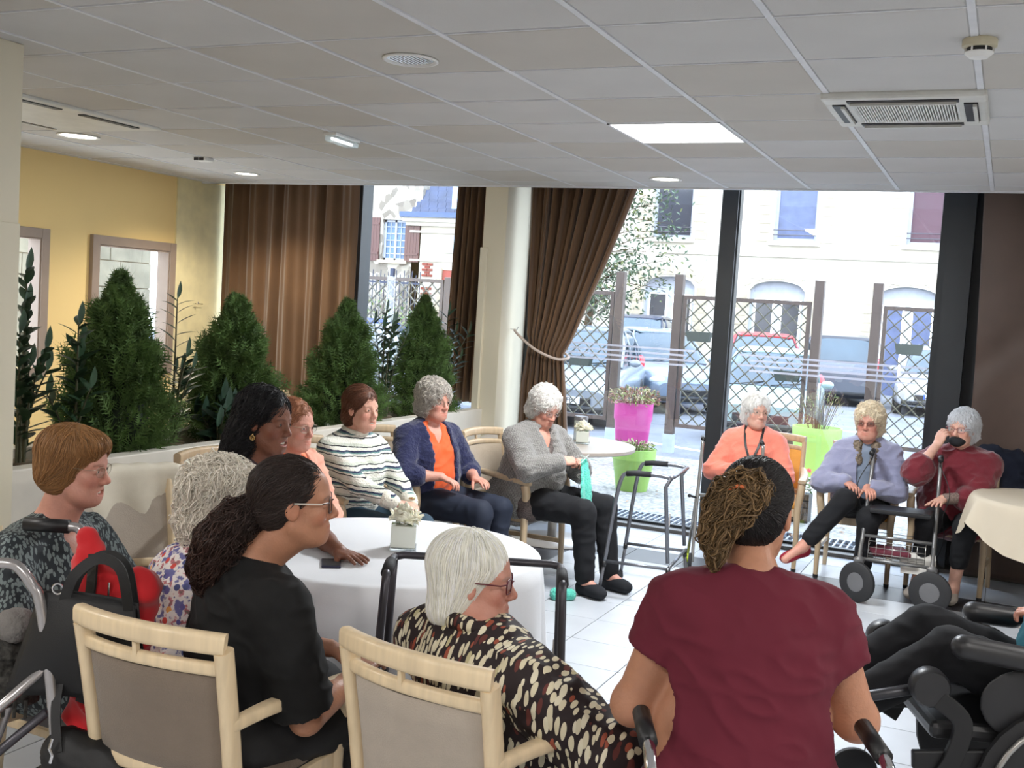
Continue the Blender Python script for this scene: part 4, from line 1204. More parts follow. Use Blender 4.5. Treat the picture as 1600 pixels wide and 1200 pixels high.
b = MB(); b.tube([(-.245, -.15, .49), (.245, -.15, .49)], .011, 8); b.tube([(-.245, .16, .3), (.245, .16, .3)], .011, 8); b.build('cross_bar', m_chrome, t, smooth=True)

# left rollator / walker with grey tubes carrying jacket and bags
t = thing('walker', 'grey walker with bent chrome handle at the lower left edge, hung with a red jacket', 'walker', (-2.30, 2.00, 0), .42)
m_pt = P('pale_tube', srgb(176, 172, 172), .25, .7)
for y_, pts in ((0, [(-.02, .985), (.03, .98), (.07, .935), (.10, .86), (.15, .5), (.19, .02)]), (.40, [(.0, 1.0), (.03, .995), (.06, .95), (.08, .88), (.11, .45), (.13, .02)])):
    b = MB(); b.tube(spline([(x, y_, z) for x, z in pts], 6), .0145, 12); b.build('handle_tube', m_pt, t, smooth=True)
    b = MB(); b.tube([(pts[0][0]-.13, y_, pts[0][1]), (pts[0][0], y_, pts[0][1])], .021, 12); b.build('hand_grip', m_black, t, smooth=True)
    b = MB(); b.tube([(-.30, y_, .02), (-.16, y_, .45), (.115 if y_ == 0 else .08, y_, .72)], .013, 10); b.build('rear_tube', m_pt, t, smooth=True)
b = MB(); b.tube([(.16, 0, .38), (.11, .4, .38)], .011, 8); b.build('cross_bar', m_steel_d, t, smooth=True)
b = MB(); b.tube([(-.2, 0, .30), (.12, 0, .60)], .012, 8); b.build('brace', m_steel_d, t, smooth=True)
# ================================================================== THE PEOPLE
def knit(name, col, sc=90, bump=.6):
    m = P(name, col, .9, noise=.08, scale=20, bump=bump, bscale=sc, sheen=.3); return m
def head_down(k=1, fwd_=0, side=0):
    def f(p): return np.stack([p[:, 0]*side, np.where(p[:, 2] > .07, fwd_, -.1)+0*p[:, 1], -np.ones(len(p))*k], 1)
    return f
# --- hair volumes in head space
def hv_short(F, puff=.0, low=-.04, wide=0):
    F.ell(V3(0, -.020, .042), V3(.080+puff+wide, .100+puff, .088+puff), None, .02)
    F.ell(V3(0, -.045, low), V3(.078+puff*.8+wide, .068+puff, .07), None, .03)
def at_w(x, y, z): return (x, y, z)

LAB = 'elderly lady'
# 1 left lady, chestnut bob, leaf print dress -------------------------------------------------
m_leaf = P('leaf_print', srgb(30, 38, 44), .7, bump=.05)
def leafp(N, L, co):
    outs = []
    for k, (rot, sc) in enumerate(((.6, 1), (-.7, 1), (1.9, 1), (.0, 1))):
        mp = N.new('ShaderNodeMapping'); mp.inputs['Rotation'].default_value = (rot*.7, rot, rot*1.3); mp.inputs['Location'].default_value = (k*.37, k*.21, k*.13)
        mp.inputs['Scale'].default_value = (70, 70, 22); L.new(co, mp.inputs[0])
        v = N.new('ShaderNodeTexVoronoi'); v.inputs['Scale'].default_value = 1; v.inputs['Randomness'].default_value = .8; L.new(mp.outputs[0], v.inputs['Vector'])
        lt = N.new('ShaderNodeMath'); lt.operation = 'LESS_THAN'; lt.inputs[1].default_value = .30; L.new(v.outputs['Distance'], lt.inputs[0]); outs.append(lt.outputs[0])
    a = outs[0]
    for o in outs[1:]:
        mx = N.new('ShaderNodeMath'); mx.operation = 'MAXIMUM'; L.new(a, mx.inputs[0]); L.new(o, mx.inputs[1]); a = mx.outputs[0]
    return ramp(N, L, a, [(0, srgb(30, 38, 44)), (1, srgb(118, 130, 130))])
base_from(m_leaf, leafp)
B = person('person with a chestnut bob and dark leaf print dress, laughing in profile at the left', (-2.78, 2.50, 0), -pi/2+.15, hipz=.54, lean=(0, .10), slen=.39, sw=.175, girth=1.42, bust=1.45, hd=(0, .07), hneck=.215, look=(.25, -.08, 0),
           wr=((-.12, .34, .66), (.13, .36, .66)), tone='rosy', brow=srgb(110, 80, 60), mouth=1, age=.7, tk=1.25, jowl=1.1, res=(.012, .0032))
garment_top(B, m_leaf, 'dress', g=.02, sleeve=.62, fold=.006, vneck=.75, neck=.005, res=.008, loose=.03)
garment_legs(B, m_leaf, 'skirt', g=.03)
shoes(B, m_black)
def bob(F):
    F.ell(V3(0, -.022, .046), V3(.090, .108, .086), None, .02); F.ell(V3(0, -.040, -.02), V3(.094, .078, .075), None, .03); F.ell(V3(0, .045, .075), V3(.07, .05, .035), None, .03)
def comb_bob(p):
    return np.stack([p[:, 0]*8, np.where(p[:, 1] > .0, p[:, 1]*10*(p[:, 2] > .05)+.25, -.25-.4*(p[:, 2] < 0)), np.where(p[:, 2] > .10, -.25, -1.)], 1)
hair(B, bob, srgb(150, 108, 66), 3600, 10, .11, comb_bob, r=.0011, var=.2, disp=.003, face_y=.05, curl=.3, cs=18)
# thin metal spectacles
glasses(B, P('wire_metal', srgb(150, 140, 120), .3, .8), .044, .030, .0008, square=2.6)

# 2 white curly hair, floral blouse ------------------------------------------------------------
m_flor = P('floral_print', srgb(225, 218, 215), .75, bump=.05)
def flor(N, L, co):
    v = N.new('ShaderNodeTexVoronoi'); v.inputs['Scale'].default_value = 42; L.new(co, v.inputs['Vector'])
    n = N.new('ShaderNodeTexNoise'); n.inputs['Scale'].default_value = 34; n.inputs['Detail'].default_value = 4; L.new(co, n.inputs['Vector'])
    sp = N.new('ShaderNodeSeparateColor'); L.new(v.outputs['Color'], sp.inputs[0])
    c1 = ramp(N, L, sp.outputs[0], [(0, srgb(226, 220, 216)), (.22, srgb(96, 88, 150)), (.48, srgb(222, 216, 212)), (.60, srgb(206, 70, 62)), (.76, srgb(226, 160, 84)), (.88, srgb(70, 78, 128))], True)
    c2 = ramp(N, L, n.outputs[0], [(0, srgb(80, 84, 140)), (.42, srgb(104, 104, 156)), (.47, srgb(228, 222, 218)), (.56, srgb(228, 222, 218)), (.6, srgb(190, 110, 120)), (.7, srgb(90, 100, 90))], False)
    lt = N.new('ShaderNodeMath'); lt.operation = 'LESS_THAN'; lt.inputs[1].default_value = .42; L.new(v.outputs['Distance'], lt.inputs[0])
    mx = N.new('ShaderNodeMix'); mx.data_type = 'RGBA'; L.new(lt.outputs[0], mx.inputs[0]); L.new(c2, mx.inputs[6]); L.new(c1, mx.inputs[7]); return mx.outputs[2]
base_from(m_flor, flor)
B = person('elderly person with fluffy white hair and colourful floral blouse, seen from behind', (-2.13, 2.46, 0), -.25, hipz=.53, lean=(0, .10), slen=.38, sw=.15, girth=1.05, hd=(.0, .05), hneck=.165, look=(-.5, -.1, 0),
           wr=((-.12, .32, .70), (.10, .32, .70)), tone='rosy', age=.8, res=(.012, .004))
garment_top(B, m_flor, 'blouse', g=.02, sleeve=.8, fold=.006)
garment_legs(B, P('trousers_navy', srgb(30, 34, 56), .8)); shoes(B, m_black)
def fluffy(F): hv_short(F, .016, -.05, .004)
def c_curl(p): return np.stack([p[:, 0]*6, -.2+0*p[:, 0], -1+0*p[:, 0]], 1)
hair(B, fluffy, srgb(244, 236, 222), 3400, 11, .085, c_curl, r=.0011, var=.10, disp=.012, curl=2.6, cs=26, lift=.020, dscale=22, locks=1100, lock_r=.0021, lock_len=.07, lock_curl=2.6)

# 3 woman with dark ponytail, glasses, black t-shirt ------------------------------------------------------
m_tee = P('black_cotton', srgb(11, 11, 12), .9, noise=.1)
B = person('woman with long dark ponytail, glasses and black t-shirt, seen from behind in profile', (-1.87, 2.36, 0), -.25, hipz=.54, lean=(.05, .04), slen=.428, sw=.17, girth=1.05, bust=.9, hd=(.10, .05), hneck=.20, hs=1.0, look=(-.72, .02, -.05), twist=-.15,
           wr=((-.02, .40, .66), (.20, .30, .66)), el=((-1, -.4, -.6), (.35, -.55, -1.0)), ua=.30, fa=.25, tone='tan', brow=srgb(60, 45, 38), age=.1, jowl=0, tk=1.0, eyes=srgb(60, 44, 34), res=(.012, .0028), nose=1.02)
garment_top(B, m_tee, 't_shirt', g=.022, sleeve=.46, fold=.007, neck=.006, res=.007, wide=1.3)
garment_legs(B, P('patterned_skirt', srgb(30, 30, 32), .8), 'skirt', g=.03); shoes(B, m_black)
def pony(F):
    F.ell(V3(0, -.022, .040), V3(.0795, .1, .082), None, .02); F.ell(V3(0, -.055, -.02), V3(.066, .056, .055), None, .03)
def tailf(F): F.chain([V3(0, -.100, -.02), V3(-.01, -.150, -.060), V3(-.015, -.190, -.12), V3(-.02, -.215, -.19), V3(-.02, -.22, -.235)], [.028, .038, .046, .038, .014], .03)
def c_pony(p):
    tail = p[:, 1] < -.115
    tgt = np.array([0, -.12, -.03])-p
    d = np.where(tail[:, None], np.array([[-.05, -.4, -1.]]), tgt/np.linalg.norm(tgt, axis=1)[:, None]); return d
def t_pony(v, c):
    w = np.clip((-.10-v[:, 1])/.12, 0, 1)[:, None]; return c*(1-w)+c*np.array([1.45, 1.1, .95])*w
hair(B, pony, srgb(50, 38, 34), 3600, 12, .13, c_pony, r=.0011, var=.25, disp=.004, curl=.5, cs=24, lift=.006, jitter=.06)
hair(B, tailf, srgb(50, 38, 34), 2200, 12, .12, c_pony, r=.0011, var=.3, disp=.010, curl=1.8, cs=26, lift=.026, tint=t_pony, cut_face=False, name='ponytail', locks=800, lock_r=.0016, lock_len=.10, lock_curl=2.2)
glasses(B, P('dark_frame', srgb(30, 26, 28), .25), .050, .040, .0013, square=3.4, temple=P('pale_temple', srgb(226, 216, 204), .3))

# 4 young woman with black wavy hair ---------------------------------------------------------
B = person('smiling young woman with long black hair leaning on the white table', (-2.80, 3.34, 0), -pi/2+.1, hipz=.58, lean=(-.0, .22), slen=.48, sw=.165, girth=.95, hd=(0, .055), hneck=.175, look=(-.05, -.05, .05),
           wr=((.10, .50, .765), (-.18, .38, .62)) if False else ((-.02, .60, .775), (.2, .34, .62)), hands=[dict(d=(.35, .9, -.05), n=(0, 0, 1), curl=.12, spread=.03, side=1), None], ua=.30, fa=.26, tone='brown', brow=srgb(30, 22, 20), mouth=1, age=.1, jowl=0, lip=srgb(150, 70, 66), eyes=srgb(40, 28, 24), res=(.012, .0034))
garment_top(B, P('dark_plum_top', srgb(58, 44, 50), .8), 'top', g=.016, sleeve=.35, fold=.005)
garment_legs(B, m_tee); shoes(B, m_black)
def longb(F):
    F.ell(V3(0, -.024, .048), V3(.088, .104, .086), None, .02); F.ell(V3(0, -.06, -.04), V3(.095, .075, .10), None, .03); F.ell(V3(.0, -.085, -.13), V3(.105, .070, .11), None, .04)
def c_long(p): return np.stack([p[:, 0]*4, -.35+0*p[:, 0], -1+0*p[:, 0]], 1)
hair(B, longb, srgb(20, 18, 22), 3000, 12, .15, c_long, r=.0012, var=.25, disp=.006, curl=1.1, cs=18, lift=.012, face_y=.045)
T_ = lambda x, y, z: tuple(B['O']+B['H']@V3(x, y, z))
for s in (-1, 1):
    b = MB(); b.ball(T_(s*.084, .004, -.045), .004, 8, 6); b.lathe([(.010, -.001), (.0115, 0), (.010, .001), (.0085, 0), (.010, -.001)], 14, T_(s*.085, .004, -.058), axis='x'); b.build('earring', P('gold', srgb(210, 180, 130), .25, 1), B['obj'], smooth=True)

# 5 peach cardigan lady -----------------------------------------------------------------------
B = person('elderly person with reddish hair, glasses and pale peach cardigan, behind the dark haired woman', (-3.20, 4.35, 0), -pi/2-.18, hipz=.53, lean=(0, .08), slen=.40, sw=.165, girth=1.25, bust=1.2, hd=(0, .04), hneck=.165, look=(.10, -.06, 0),
           wr=((.02, .33, .68), (.08, .38, .66)), hands=[dict(d=(.6, .7, -.1), curl=.5), dict(d=(-.5, .8, -.1), curl=.5)], tone='rosy', brow=srgb(150, 110, 90), age=.8, tk=1.1)
garment_top(B, P('coral_top', srgb(244, 140, 104), .8), 'top', g=.012, sleeve=.3, vneck=.25, sleeves=(0, 0))
garment_top(B, P('peach_cardigan', srgb(224, 160, 138), .85, bump=.15, bscale=120), 'cardigan', g=.026, sleeve=.93, open_front=.07, fold=.007, neck=.02)
garment_legs(B, P('plum_trousers', srgb(112, 44, 72), .8)); shoes(B, m_black)
hair(B, lambda F: hv_short(F, .004, -.03), srgb(158, 104, 74), 1500, 8, .06, lambda p: np.stack([p[:, 0]*4, -.6+0*p[:, 0], -.8+0*p[:, 0]], 1), r=.0014, disp=.005, curl=.7)
glasses(B, P('wire_metal', (1, 1, 1)), .048, .036, .001, square=2.4)
a_, b_, w_ = B['arms'][1]; dd = unit(w_-b_); bb = MB(); R_ = frame(dd)
bb.tube([tuple(w_-dd*.01+R_[:, 0]*.031*math.cos(q*.5236)+R_[:, 2]*.026*math.sin(q*.5236)) for q in range(12)], .004, 6, closed=True); bb.build('bracelet', P('gold', (1, 1, 1)), B['obj'], smooth=True)

# 6 striped sweater lady ---------------------------------------------------------------------
m_str = P('striped_knit', srgb(222, 220, 208), .9, bump=.7, bscale=110, sheen=.2)
def strp(N, L, co):
    w = N.new('ShaderNodeTexNoise'); w.inputs['Scale'].default_value = 30; L.new(co, w.inputs['Vector'])
    sp = N.new('ShaderNodeSeparateXYZ'); L.new(co, sp.inputs[0])
    m1 = N.new('ShaderNodeMath'); m1.operation = 'MULTIPLY_ADD'; L.new(w.outputs[0], m1.inputs[0]); m1.inputs[1].default_value = .012; L.new(sp.outputs['Z'], m1.inputs[2])
    m2 = N.new('ShaderNodeMath'); m2.operation = 'MULTIPLY_ADD'; L.new(sp.outputs['Y'], m2.inputs[0]); m2.inputs[1].default_value = .12; L.new(m1.outputs[0], m2.inputs[2])
    m3 = N.new('ShaderNodeMath'); m3.operation = 'MULTIPLY'; L.new(m2.outputs[0], m3.inputs[0]); m3.inputs[1].default_value = 11.5
    fr = N.new('ShaderNodeMath'); fr.operation = 'FRACT'; L.new(m3.outputs[0], fr.inputs[0])
    cr_m, nv, tl, bl = srgb(226, 224, 212), srgb(36, 46, 78), srgb(96, 132, 130), srgb(30, 34, 38)
    return ramp(N, L, fr.outputs[0], [(0, cr_m), (.28, bl), (.34, cr_m), (.44, tl), (.52, nv), (.62, cr_m), (.80, bl), (.86, srgb(196, 200, 186))], True)
base_from(m_str, strp)
B = person('elderly person with short auburn hair and cream striped knit sweater, hands clasped', (-3.26, 5.10, 0), -pi/2-.08, hipz=.53, lean=(0, .03), slen=.42, sw=.17, girth=1.12, bust=1.1, hd=(0, .04), hneck=.17, look=(-.14, .0, 0), twist=-.22,
           wr=((-.05, .40, .63), (.065, .38, .645)), hands=[dict(d=(.75, .62, -.1), n=(-.2, .1, 1), curl=.6), dict(d=(-.70, .66, -.12), n=(.2, .2, 1), curl=.6)], tone='fair', brow=srgb(110, 84, 70), age=.9, mouth=1)
garment_top(B, m_str, 'sweater', g=.020, sleeve=.90, fold=.006, neck=-.004, wide=.8)
garment_legs(B, P('teal_trousers', srgb(34, 58, 74), .8)); shoes(B, m_black)
F = Field(); nk = B['sh']+V3(0, .0, .06)
for q in range(16): F.cap(nk+V3(.062*math.cos(q*.3927), .062*math.sin(q*.3927)+.004, -.012-.012*math.sin(q*.3927)), nk+V3(.062*math.cos((q+1)*.3927), .062*math.sin((q+1)*.3927)+.004, -.012-.012*math.sin((q+1)*.3927)), .014, .014, .006)
np_mesh('collar', *F.mesh(.006), knit('cream_rib', srgb(226, 222, 206)), B['obj'])
for i in (0, 1):
    s_, e_, w_ = B['arms'][i]; F = Field(); F.cap(lerp(e_, w_, .72), lerp(e_, w_, .90), .050, .043, .01); np_mesh('cuff', *F.mesh(.006), knit('cream_rib', (1, 1, 1)), B['obj'])
s_, e_, w_ = B['arms'][0]; dd = unit(w_-e_); R_ = frame(dd); b = MB(); b.tube([tuple(w_-dd*.004+R_[:, 0]*.034*math.cos(q*.5236)+R_[:, 2]*.031*math.sin(q*.5236)) for q in range(12)], .006, 6, closed=True)
c0 = w_-dd*.004+R_[:, 2]*.034
b.lathe([(0, 0), (.017, 0), (.017, .007), (0, .008)], 16, tuple(c0)); b.build('wristwatch', P('gold', (1, 1, 1)), B['obj'], smooth=True)
hair(B, lambda F: hv_short(F, .006, -.045), srgb(104, 66, 48), 2400, 9, .075, lambda p: np.stack([p[:, 0]*3, -.75+0*p[:, 0], -.75+0*p[:, 0]], 1), r=.0012, var=.2, disp=.003, face_y=.058)

# 7 navy cardigan, orange top --------------------------------------------------------------
B = person('elderly person with curly grey hair, glasses, orange top and navy cardigan', (-3.24, 5.93, 0), -pi/2-.10, hipz=.53, lean=(0, .02), slen=.42, sw=.175, girth=1.28, bust=1.25, hd=(0, .035), hneck=.17, look=(-.20, -.03, 0), twist=-.25, knee=((-.11, .50, .50), (.11, .50, .50)), ank=((-.11, .50, .09), (.11, .48, .09)),
           wr=((-.10, .32, .665), (.16, .24, .69)), hands=[dict(d=(.35, .9, -.12), curl=.4), dict(d=(-.25, .9, -.3), curl=.5)], tone='rosy', age=.9, tk=1.05)
garment_top(B, P('orange_jersey', srgb(224, 88, 30), .75, sheen=.2), 'top', g=.012, sleeve=.3, vneck=.35, fold=.007, sleeves=(0, 0))
garment_top(B, knit('navy_cable_knit', srgb(22, 27, 68), 60, 1.0), 'cardigan', g=.030, sleeve=.66, open_front=.088, fold=.006, neck=.03)
garment_legs(B, P('navy_trousers', srgb(24, 32, 50), .8)); shoes(B, m_black)
hair(B, lambda F: hv_short(F, .014, -.045, .002), srgb(196, 188, 178), 2600, 9, .06, c_curl, r=.0013, var=.16, disp=.009, curl=2.6, cs=34, lift=.014, dscale=30, locks=1000, lock_r=.0022, lock_len=.045)
glasses(B, P('wire_metal', (1, 1, 1)), .044, .030, .0010, square=3)

# 8 knitting lady ------------------------------------------------------------------------------
B = person('elderly person with white hair and grey knitted cardigan, knitting turquoise wool', (-2.76, 6.42, 0), -pi/2-.16, hipz=.53, lean=(0, .07), slen=.42, sw=.18, girth=1.35, bust=1.45, hd=(0, .045), hneck=.155, look=(-.28, -.42, 0), twist=-.25,
           wr=((-.10, .34, .775), (.13, .345, .80)), hands=[dict(d=(.8, .55, .1), n=(-.3, .4, .9), curl=1.15, thumb=1.3), dict(d=(-.8, .5, .05), n=(.3, .45, .85), curl=1.15, thumb=1.3)],
           knee=((-.13, .52, .51), (.15, .53, .51)), ank=((-.11, .60, .09), (.13, .56, .09)), toe=((.1, 1, 0), (.2, 1, 0)), tone='rosy', age=1, tk=1.12, jowl=1.2)
garment_top(B, P('speckled_blouse', srgb(96, 84, 80), .8, noise=.5, scale=160), 'blouse', g=.016, sleeve=.3, hem=.16, vneck=.4, sleeves=(0, 0))
m_gk = knit('grey_marl_knit', srgb(150, 146, 142), 120, 1.0)
def gk(N, L, co):
    mp = N.new('ShaderNodeMapping'); mp.inputs['Scale'].default_value = (60, 60, 42); L.new(co, mp.inputs[0])
    v = N.new('ShaderNodeTexChecker'); v.inputs['Scale'].default_value = 1.6; v.inputs[1].default_value = (*srgb(146, 143, 138), 1); v.inputs[2].default_value = (*srgb(96, 93, 90), 1); L.new(mp.outputs[0], v.inputs[0])
    n = N.new('ShaderNodeTexNoise'); n.inputs['Scale'].default_value = 12; L.new(co, n.inputs['Vector'])
    mx = N.new('ShaderNodeMix'); mx.data_type = 'RGBA'; L.new(n.outputs[0], mx.inputs[0]); mx.inputs[6].default_value = (*srgb(128, 125, 121), 1); L.new(v.outputs[0], mx.inputs[7]); return mx.outputs[2]
base_from(m_gk, gk)
garment_top(B, m_gk, 'cardigan', g=.032, sleeve=.92, fold=.007, vneck=.65, neck=.02, hem=.10)
garment_legs(B, P('black_trousers', srgb(14, 15, 20), .9), g=.016); shoes(B, P('black_slipper', srgb(20, 22, 28), .9), 'slipper', thick=.006)
hair(B, lambda F: hv_short(F, .008, -.04), srgb(240, 236, 230), 2200, 9, .07, lambda p: np.stack([p[:, 0]*5, -.45+0*p[:, 0], -.9+0*p[:, 0]], 1), r=.0012, var=.08, disp=.007, curl=1.3, cs=22, lift=.014, locks=700, lock_r=.0020, lock_len=.055, lock_curl=1.6)
glasses(B, P('wire_metal', (1, 1, 1)), .046, .032, .0010, square=3)
for k_ in range(2):
    bb = MB(); z_ = .98-.11*k_; bb.lathe([(0, 0), (.011, 0), (.011, .004), (0, .006)], 12, (.012, .0, 0), axis='y')
    fr_ = Field()
# the knitting itself
kb = MB()
def kn(u, v):
    w = .045+.10*v*(1-.5*v); x = .02+(u-.5)*w*1.5+.05*v; y = .43+.045*math.sin(v*1.6)+.02*v; z = .815-.30*v+.006*math.sin(u*20)*(v > .1)
    return (x+.004*math.sin(v*40)*(u > .9 or u < .1), y+.008*math.sin(u*9), z)
kb.grid(16, 40, kn)
kn_o = kb.build('knitting', knit('turquoise_wool', srgb(90, 206, 184), 130, 1.2), None, smooth=True, solid=.008, loc=(-2.76, 6.42, 0), rot=-pi/2-.16)
tag(kn_o, 'strip of turquoise knitting hanging from the hands of the grey cardigan lady', 'knitting')
b = MB(); b.tube([(-.10, .46, .80), (.09, .45, .845)], .0025, 6); b.tube([(.13, .47, .80), (-.03, .44, .84)], .0025, 6); b.build('needle', P('needle_pale', srgb(200, 220, 210), .3), kn_o, smooth=True)
rw = random.Random(4); pts = [(.02+rw.uniform(-.03, .03)-.0, .42+rw.uniform(-.02, .02), .74-.004*i+rw.uniform(-.02, .02)) for i in range(26)]
b = MB(); b.tube(spline(pts, 4), .0016, 5); b.tube(spline([(-.06, .42, .66), (-.16, .36, .45), (-.25, .3, .2), (-.1, .45, .02), (.05, .52, .03)], 6), .0014, 5); b.build('yarn_tail', P('white_yarn', srgb(216, 214, 210), .9), kn_o, smooth=True)
# ball of wool on the floor
F = Field(); F.cap((-.045, 0, .034), (.045, 0, .034), .034, .034, .01); F.ell((-.05, 0, .03), (.02, .036, .034), None, .01)
v, q = F.mesh(.005); v = folds(v, q, .004, 60)
o = np_mesh('wool_skein', v, q, knit('turquoise_wool', (1, 1, 1)), None); o.location = (-2.30, 6.03, 0); o.rotation_euler = (0, 0, .5); tag(o, 'small turquoise skein of wool lying on the floor tiles', 'wool')

# 9 peach jumper lady ---------------------------------------------------------------------------
B = person('elderly person with short white hair and peach jumper, seated before the window', (-1.60, 7.84, 0), pi+.12, hipz=.53, lean=(0, .02), slen=.40, sw=.155, girth=1.1, bust=1.0, hd=(0, .035), hneck=.165, look=(.50, .0, .04),
           wr=((-.06, .26, .68), (.10, .25, .68)), hands=[dict(d=(.8, .5, -.1), curl=.5), dict(d=(-.8, .5, -.1), curl=.5)], tone='pale', age=1)
garment_top(B, P('peach_jumper', srgb(236, 134, 112), .85, bump=.2, bscale=100, sheen=.3), 'jumper', g=.026, sleeve=.92, fold=.007, neck=-.002)
garment_legs(B, P('navy_trousers', (1, 1, 1))); shoes(B, m_black)
hair(B, lambda F: hv_short(F, .010, -.04), srgb(242, 240, 236), 2000, 8, .06, lambda p: np.stack([p[:, 0]*5, -.2+0*p[:, 0], -1+0*p[:, 0]], 1), r=.0013, var=.06, disp=.005, curl=.9, lift=.010, locks=500, lock_r=.0018, lock_len=.05, lock_curl=1.0)
glasses(B, P('wire_metal', (1, 1, 1)), .044, .03, .0008, square=2.5)
b = MB()
for s in (-1, 1): b.sweep(spline([(s*.060, .03, 1.005), (s*.062, .105, .955), (s*.045, .175, .86), (s*.006, .205, .76)], 5), [(-.008, -.0015), (.008, -.0015), (.008, .0015), (-.008, .0015)], up=(0, 1, .3))
b.build('lanyard', m_black, B['obj'])

# 10 lilac jacket lady ------------------------------------------------------------------------
B = person('elderly person in a lilac fleece jacket with crossed legs and red shoes', (-.82, 7.84, 0), pi+.06, hipz=.54, lean=(0, .08), slen=.40, sw=.155, girth=1.15, hd=(0, .05), hneck=.16, look=(-.20, -.02, 0),
           wr=((-.03, .30, .68), (.10, .30, .70)), hands=[dict(d=(-.3, .9, -.2), curl=.6), dict(d=(-.5, .8, -.15), curl=.6)],
           knee=((-.06, .44, .50), (.10, .42, .60)), ank=((-.04, .36, .09), (.34, .46, .26)), toe=((-.1, 1, 0), (.75, .55, -.3)), tone='rosy', age=1, mouth=0)
garment_top(B, P('dusty_blue_top', srgb(120, 132, 150), .8), 'top', g=.012, sleeve=.3, sleeves=(0, 0))
garment_top(B, P('lilac_fleece', srgb(142, 144, 172), .95, bump=.4, bscale=200, sheen=.5), 'jacket', g=.032, sleeve=.93, open_front=.05, fold=.008, neck=.02)
garment_legs(B, P('black_trousers', (1, 1, 1)), end=.80); shoes(B, P('red_leather', srgb(140, 26, 44), .5), 'shoe')
F = Field()
for s in (-1, 1): F.chain([V3(s*.02, .0, 1.04) if False else V3(s*.06, .05, 1.0), V3(s*.062, .145, .94), V3(s*.045, .195, .84)], [.022, .027, .022], .03)
F.cap(V3(-.05, .06, 1.0), V3(.05, .06, 1.0), .022, .022, .02)
v, q = F.mesh(.007); np_mesh('scarf', folds(v, q, .006, 30), q, P('print_scarf', srgb(122, 108, 92), .8, noise=.55, scale=60), B['obj'])
hair(B, lambda F: hv_short(F, .010, -.035, .002), srgb(238, 222, 194), 2200, 8, .05, c_curl, r=.0013, var=.1, disp=.009, curl=2.5, cs=36, lift=.014, locks=900, lock_r=.0022, lock_len=.04)
glasses(B, P('brown_frame', srgb(110, 66, 54), .3), .046, .032, .0012, square=2.8, dark=glass_mat('tinted_lens', (.55, .45, .42), .08))

# 11 burgundy shawl and face mask ------------------------------------------------------------------
B = person('elderly person with grey hair, red glasses, lowered black mask and burgundy shawl', (-.22, 7.90, 0), pi-.10, hipz=.53, lean=(0, .06), slen=.40, sw=.165, girth=1.2, bust=1.1, hd=(0, .05), hneck=.18, look=(-.30, -.03, .0),
           wr=((.05, .36, .665), (.13, .24, 1.0)), el=((-1, -.3, -.6), (.5, -.1, -1)), hands=[dict(d=(.2, .95, -.15), n=(0, .1, 1), curl=.2, spread=.02), dict(d=(-.35, -.1, .93), n=(.5, .8, .2), curl=.75, side=-1)],
           knee=((-.11, .42, .50), (.12, .42, .50)), ank=((-.06, .34, .09), (.16, .36, .09)), toe=((-.05, 1, 0), (.15, 1, 0)), tone='pale', age=.8)
garment_top(B, P('burgundy_fleece', srgb(106, 18, 34), .9, bump=.25, bscale=120, sheen=.4), 'shawl', g=.036, sleeve=.62, fold=.010, neck=.012, hem=.12, loose=.05, wide=1.4)
s_, e_, w_ = B['arms'][0]; F = Field(); F.cap(lerp(e_, w_, .25), lerp(e_, w_, .9), .042, .036, .01); np_mesh('sleeve', *F.mesh(.008), P('patterned_sleeve', srgb(130, 112, 104), .8, noise=.4, scale=120), B['obj'])
garment_legs(B, P('black_trousers', (1, 1, 1)), end=.55); shoes(B, P('beige_shoe', srgb(176, 164, 152), .6), 'shoe')
F = Field(); F.ell(V3(0, .072, -.078), V3(.050, .042, .036), None, .01); F.ell(V3(0, .045, -.075), V3(.058, .04, .024), None, .02)
v, q = F.mesh(.005); np_mesh('face_mask', v@B['H'].T+B['O'], q, P('mask_black', srgb(24, 24, 28), .85), B['obj'])
hair(B, lambda F: hv_short(F, .010, -.03), srgb(222, 224, 228), 2200, 8, .065, lambda p: np.stack([p[:, 0]*4, -.1+(p[:, 2] > .08)*.5, -.8+0*p[:, 0]], 1), r=.0013, var=.1, disp=.006, curl=.8, lift=.012, locks=500, lock_r=.0018, lock_len=.05, lock_curl=1.0)
glasses(B, P('red_frame', srgb(130, 50, 56), .3), .048, .034, .0016, square=3)

# 12 straight white hair, brush stroke blouse, seen from behind ----------------------------------------
m_brush = P('brush_print', srgb(40, 26, 24), .75, bump=.05)
def brush(N, L, co):
    mp = N.new('ShaderNodeMapping'); mp.inputs['Scale'].default_value = (76, 30, 20); mp.inputs['Rotation'].default_value = (.25, .18, .2); L.new(co, mp.inputs[0])
    v = N.new('ShaderNodeTexVoronoi'); v.inputs['Scale'].default_value = 1; v.inputs['Randomness'].default_value = .62; L.new(mp.outputs[0], v.inputs['Vector'])
    lt = N.new('ShaderNodeMath'); lt.operation = 'LESS_THAN'; lt.inputs[1].default_value = .46; L.new(v.outputs['Distance'], lt.inputs[0])
    sp = N.new('ShaderNodeSeparateColor'); L.new(v.outputs['Color'], sp.inputs[0])
    c = ramp(N, L, sp.outputs[0], [(0, srgb(216, 206, 176)), (.50, srgb(150, 74, 52)), (.60, srgb(224, 216, 190)), (.84, srgb(96, 44, 38)), (.94, srgb(190, 180, 140))], True)
    mx = N.new('ShaderNodeMix'); mx.data_type = 'RGBA'; L.new(lt.outputs[0], mx.inputs[0]); mx.inputs[6].default_value = (*srgb(34, 20, 22), 1); L.new(c, mx.inputs[7]); return mx.outputs[2]
base_from(m_brush, brush)
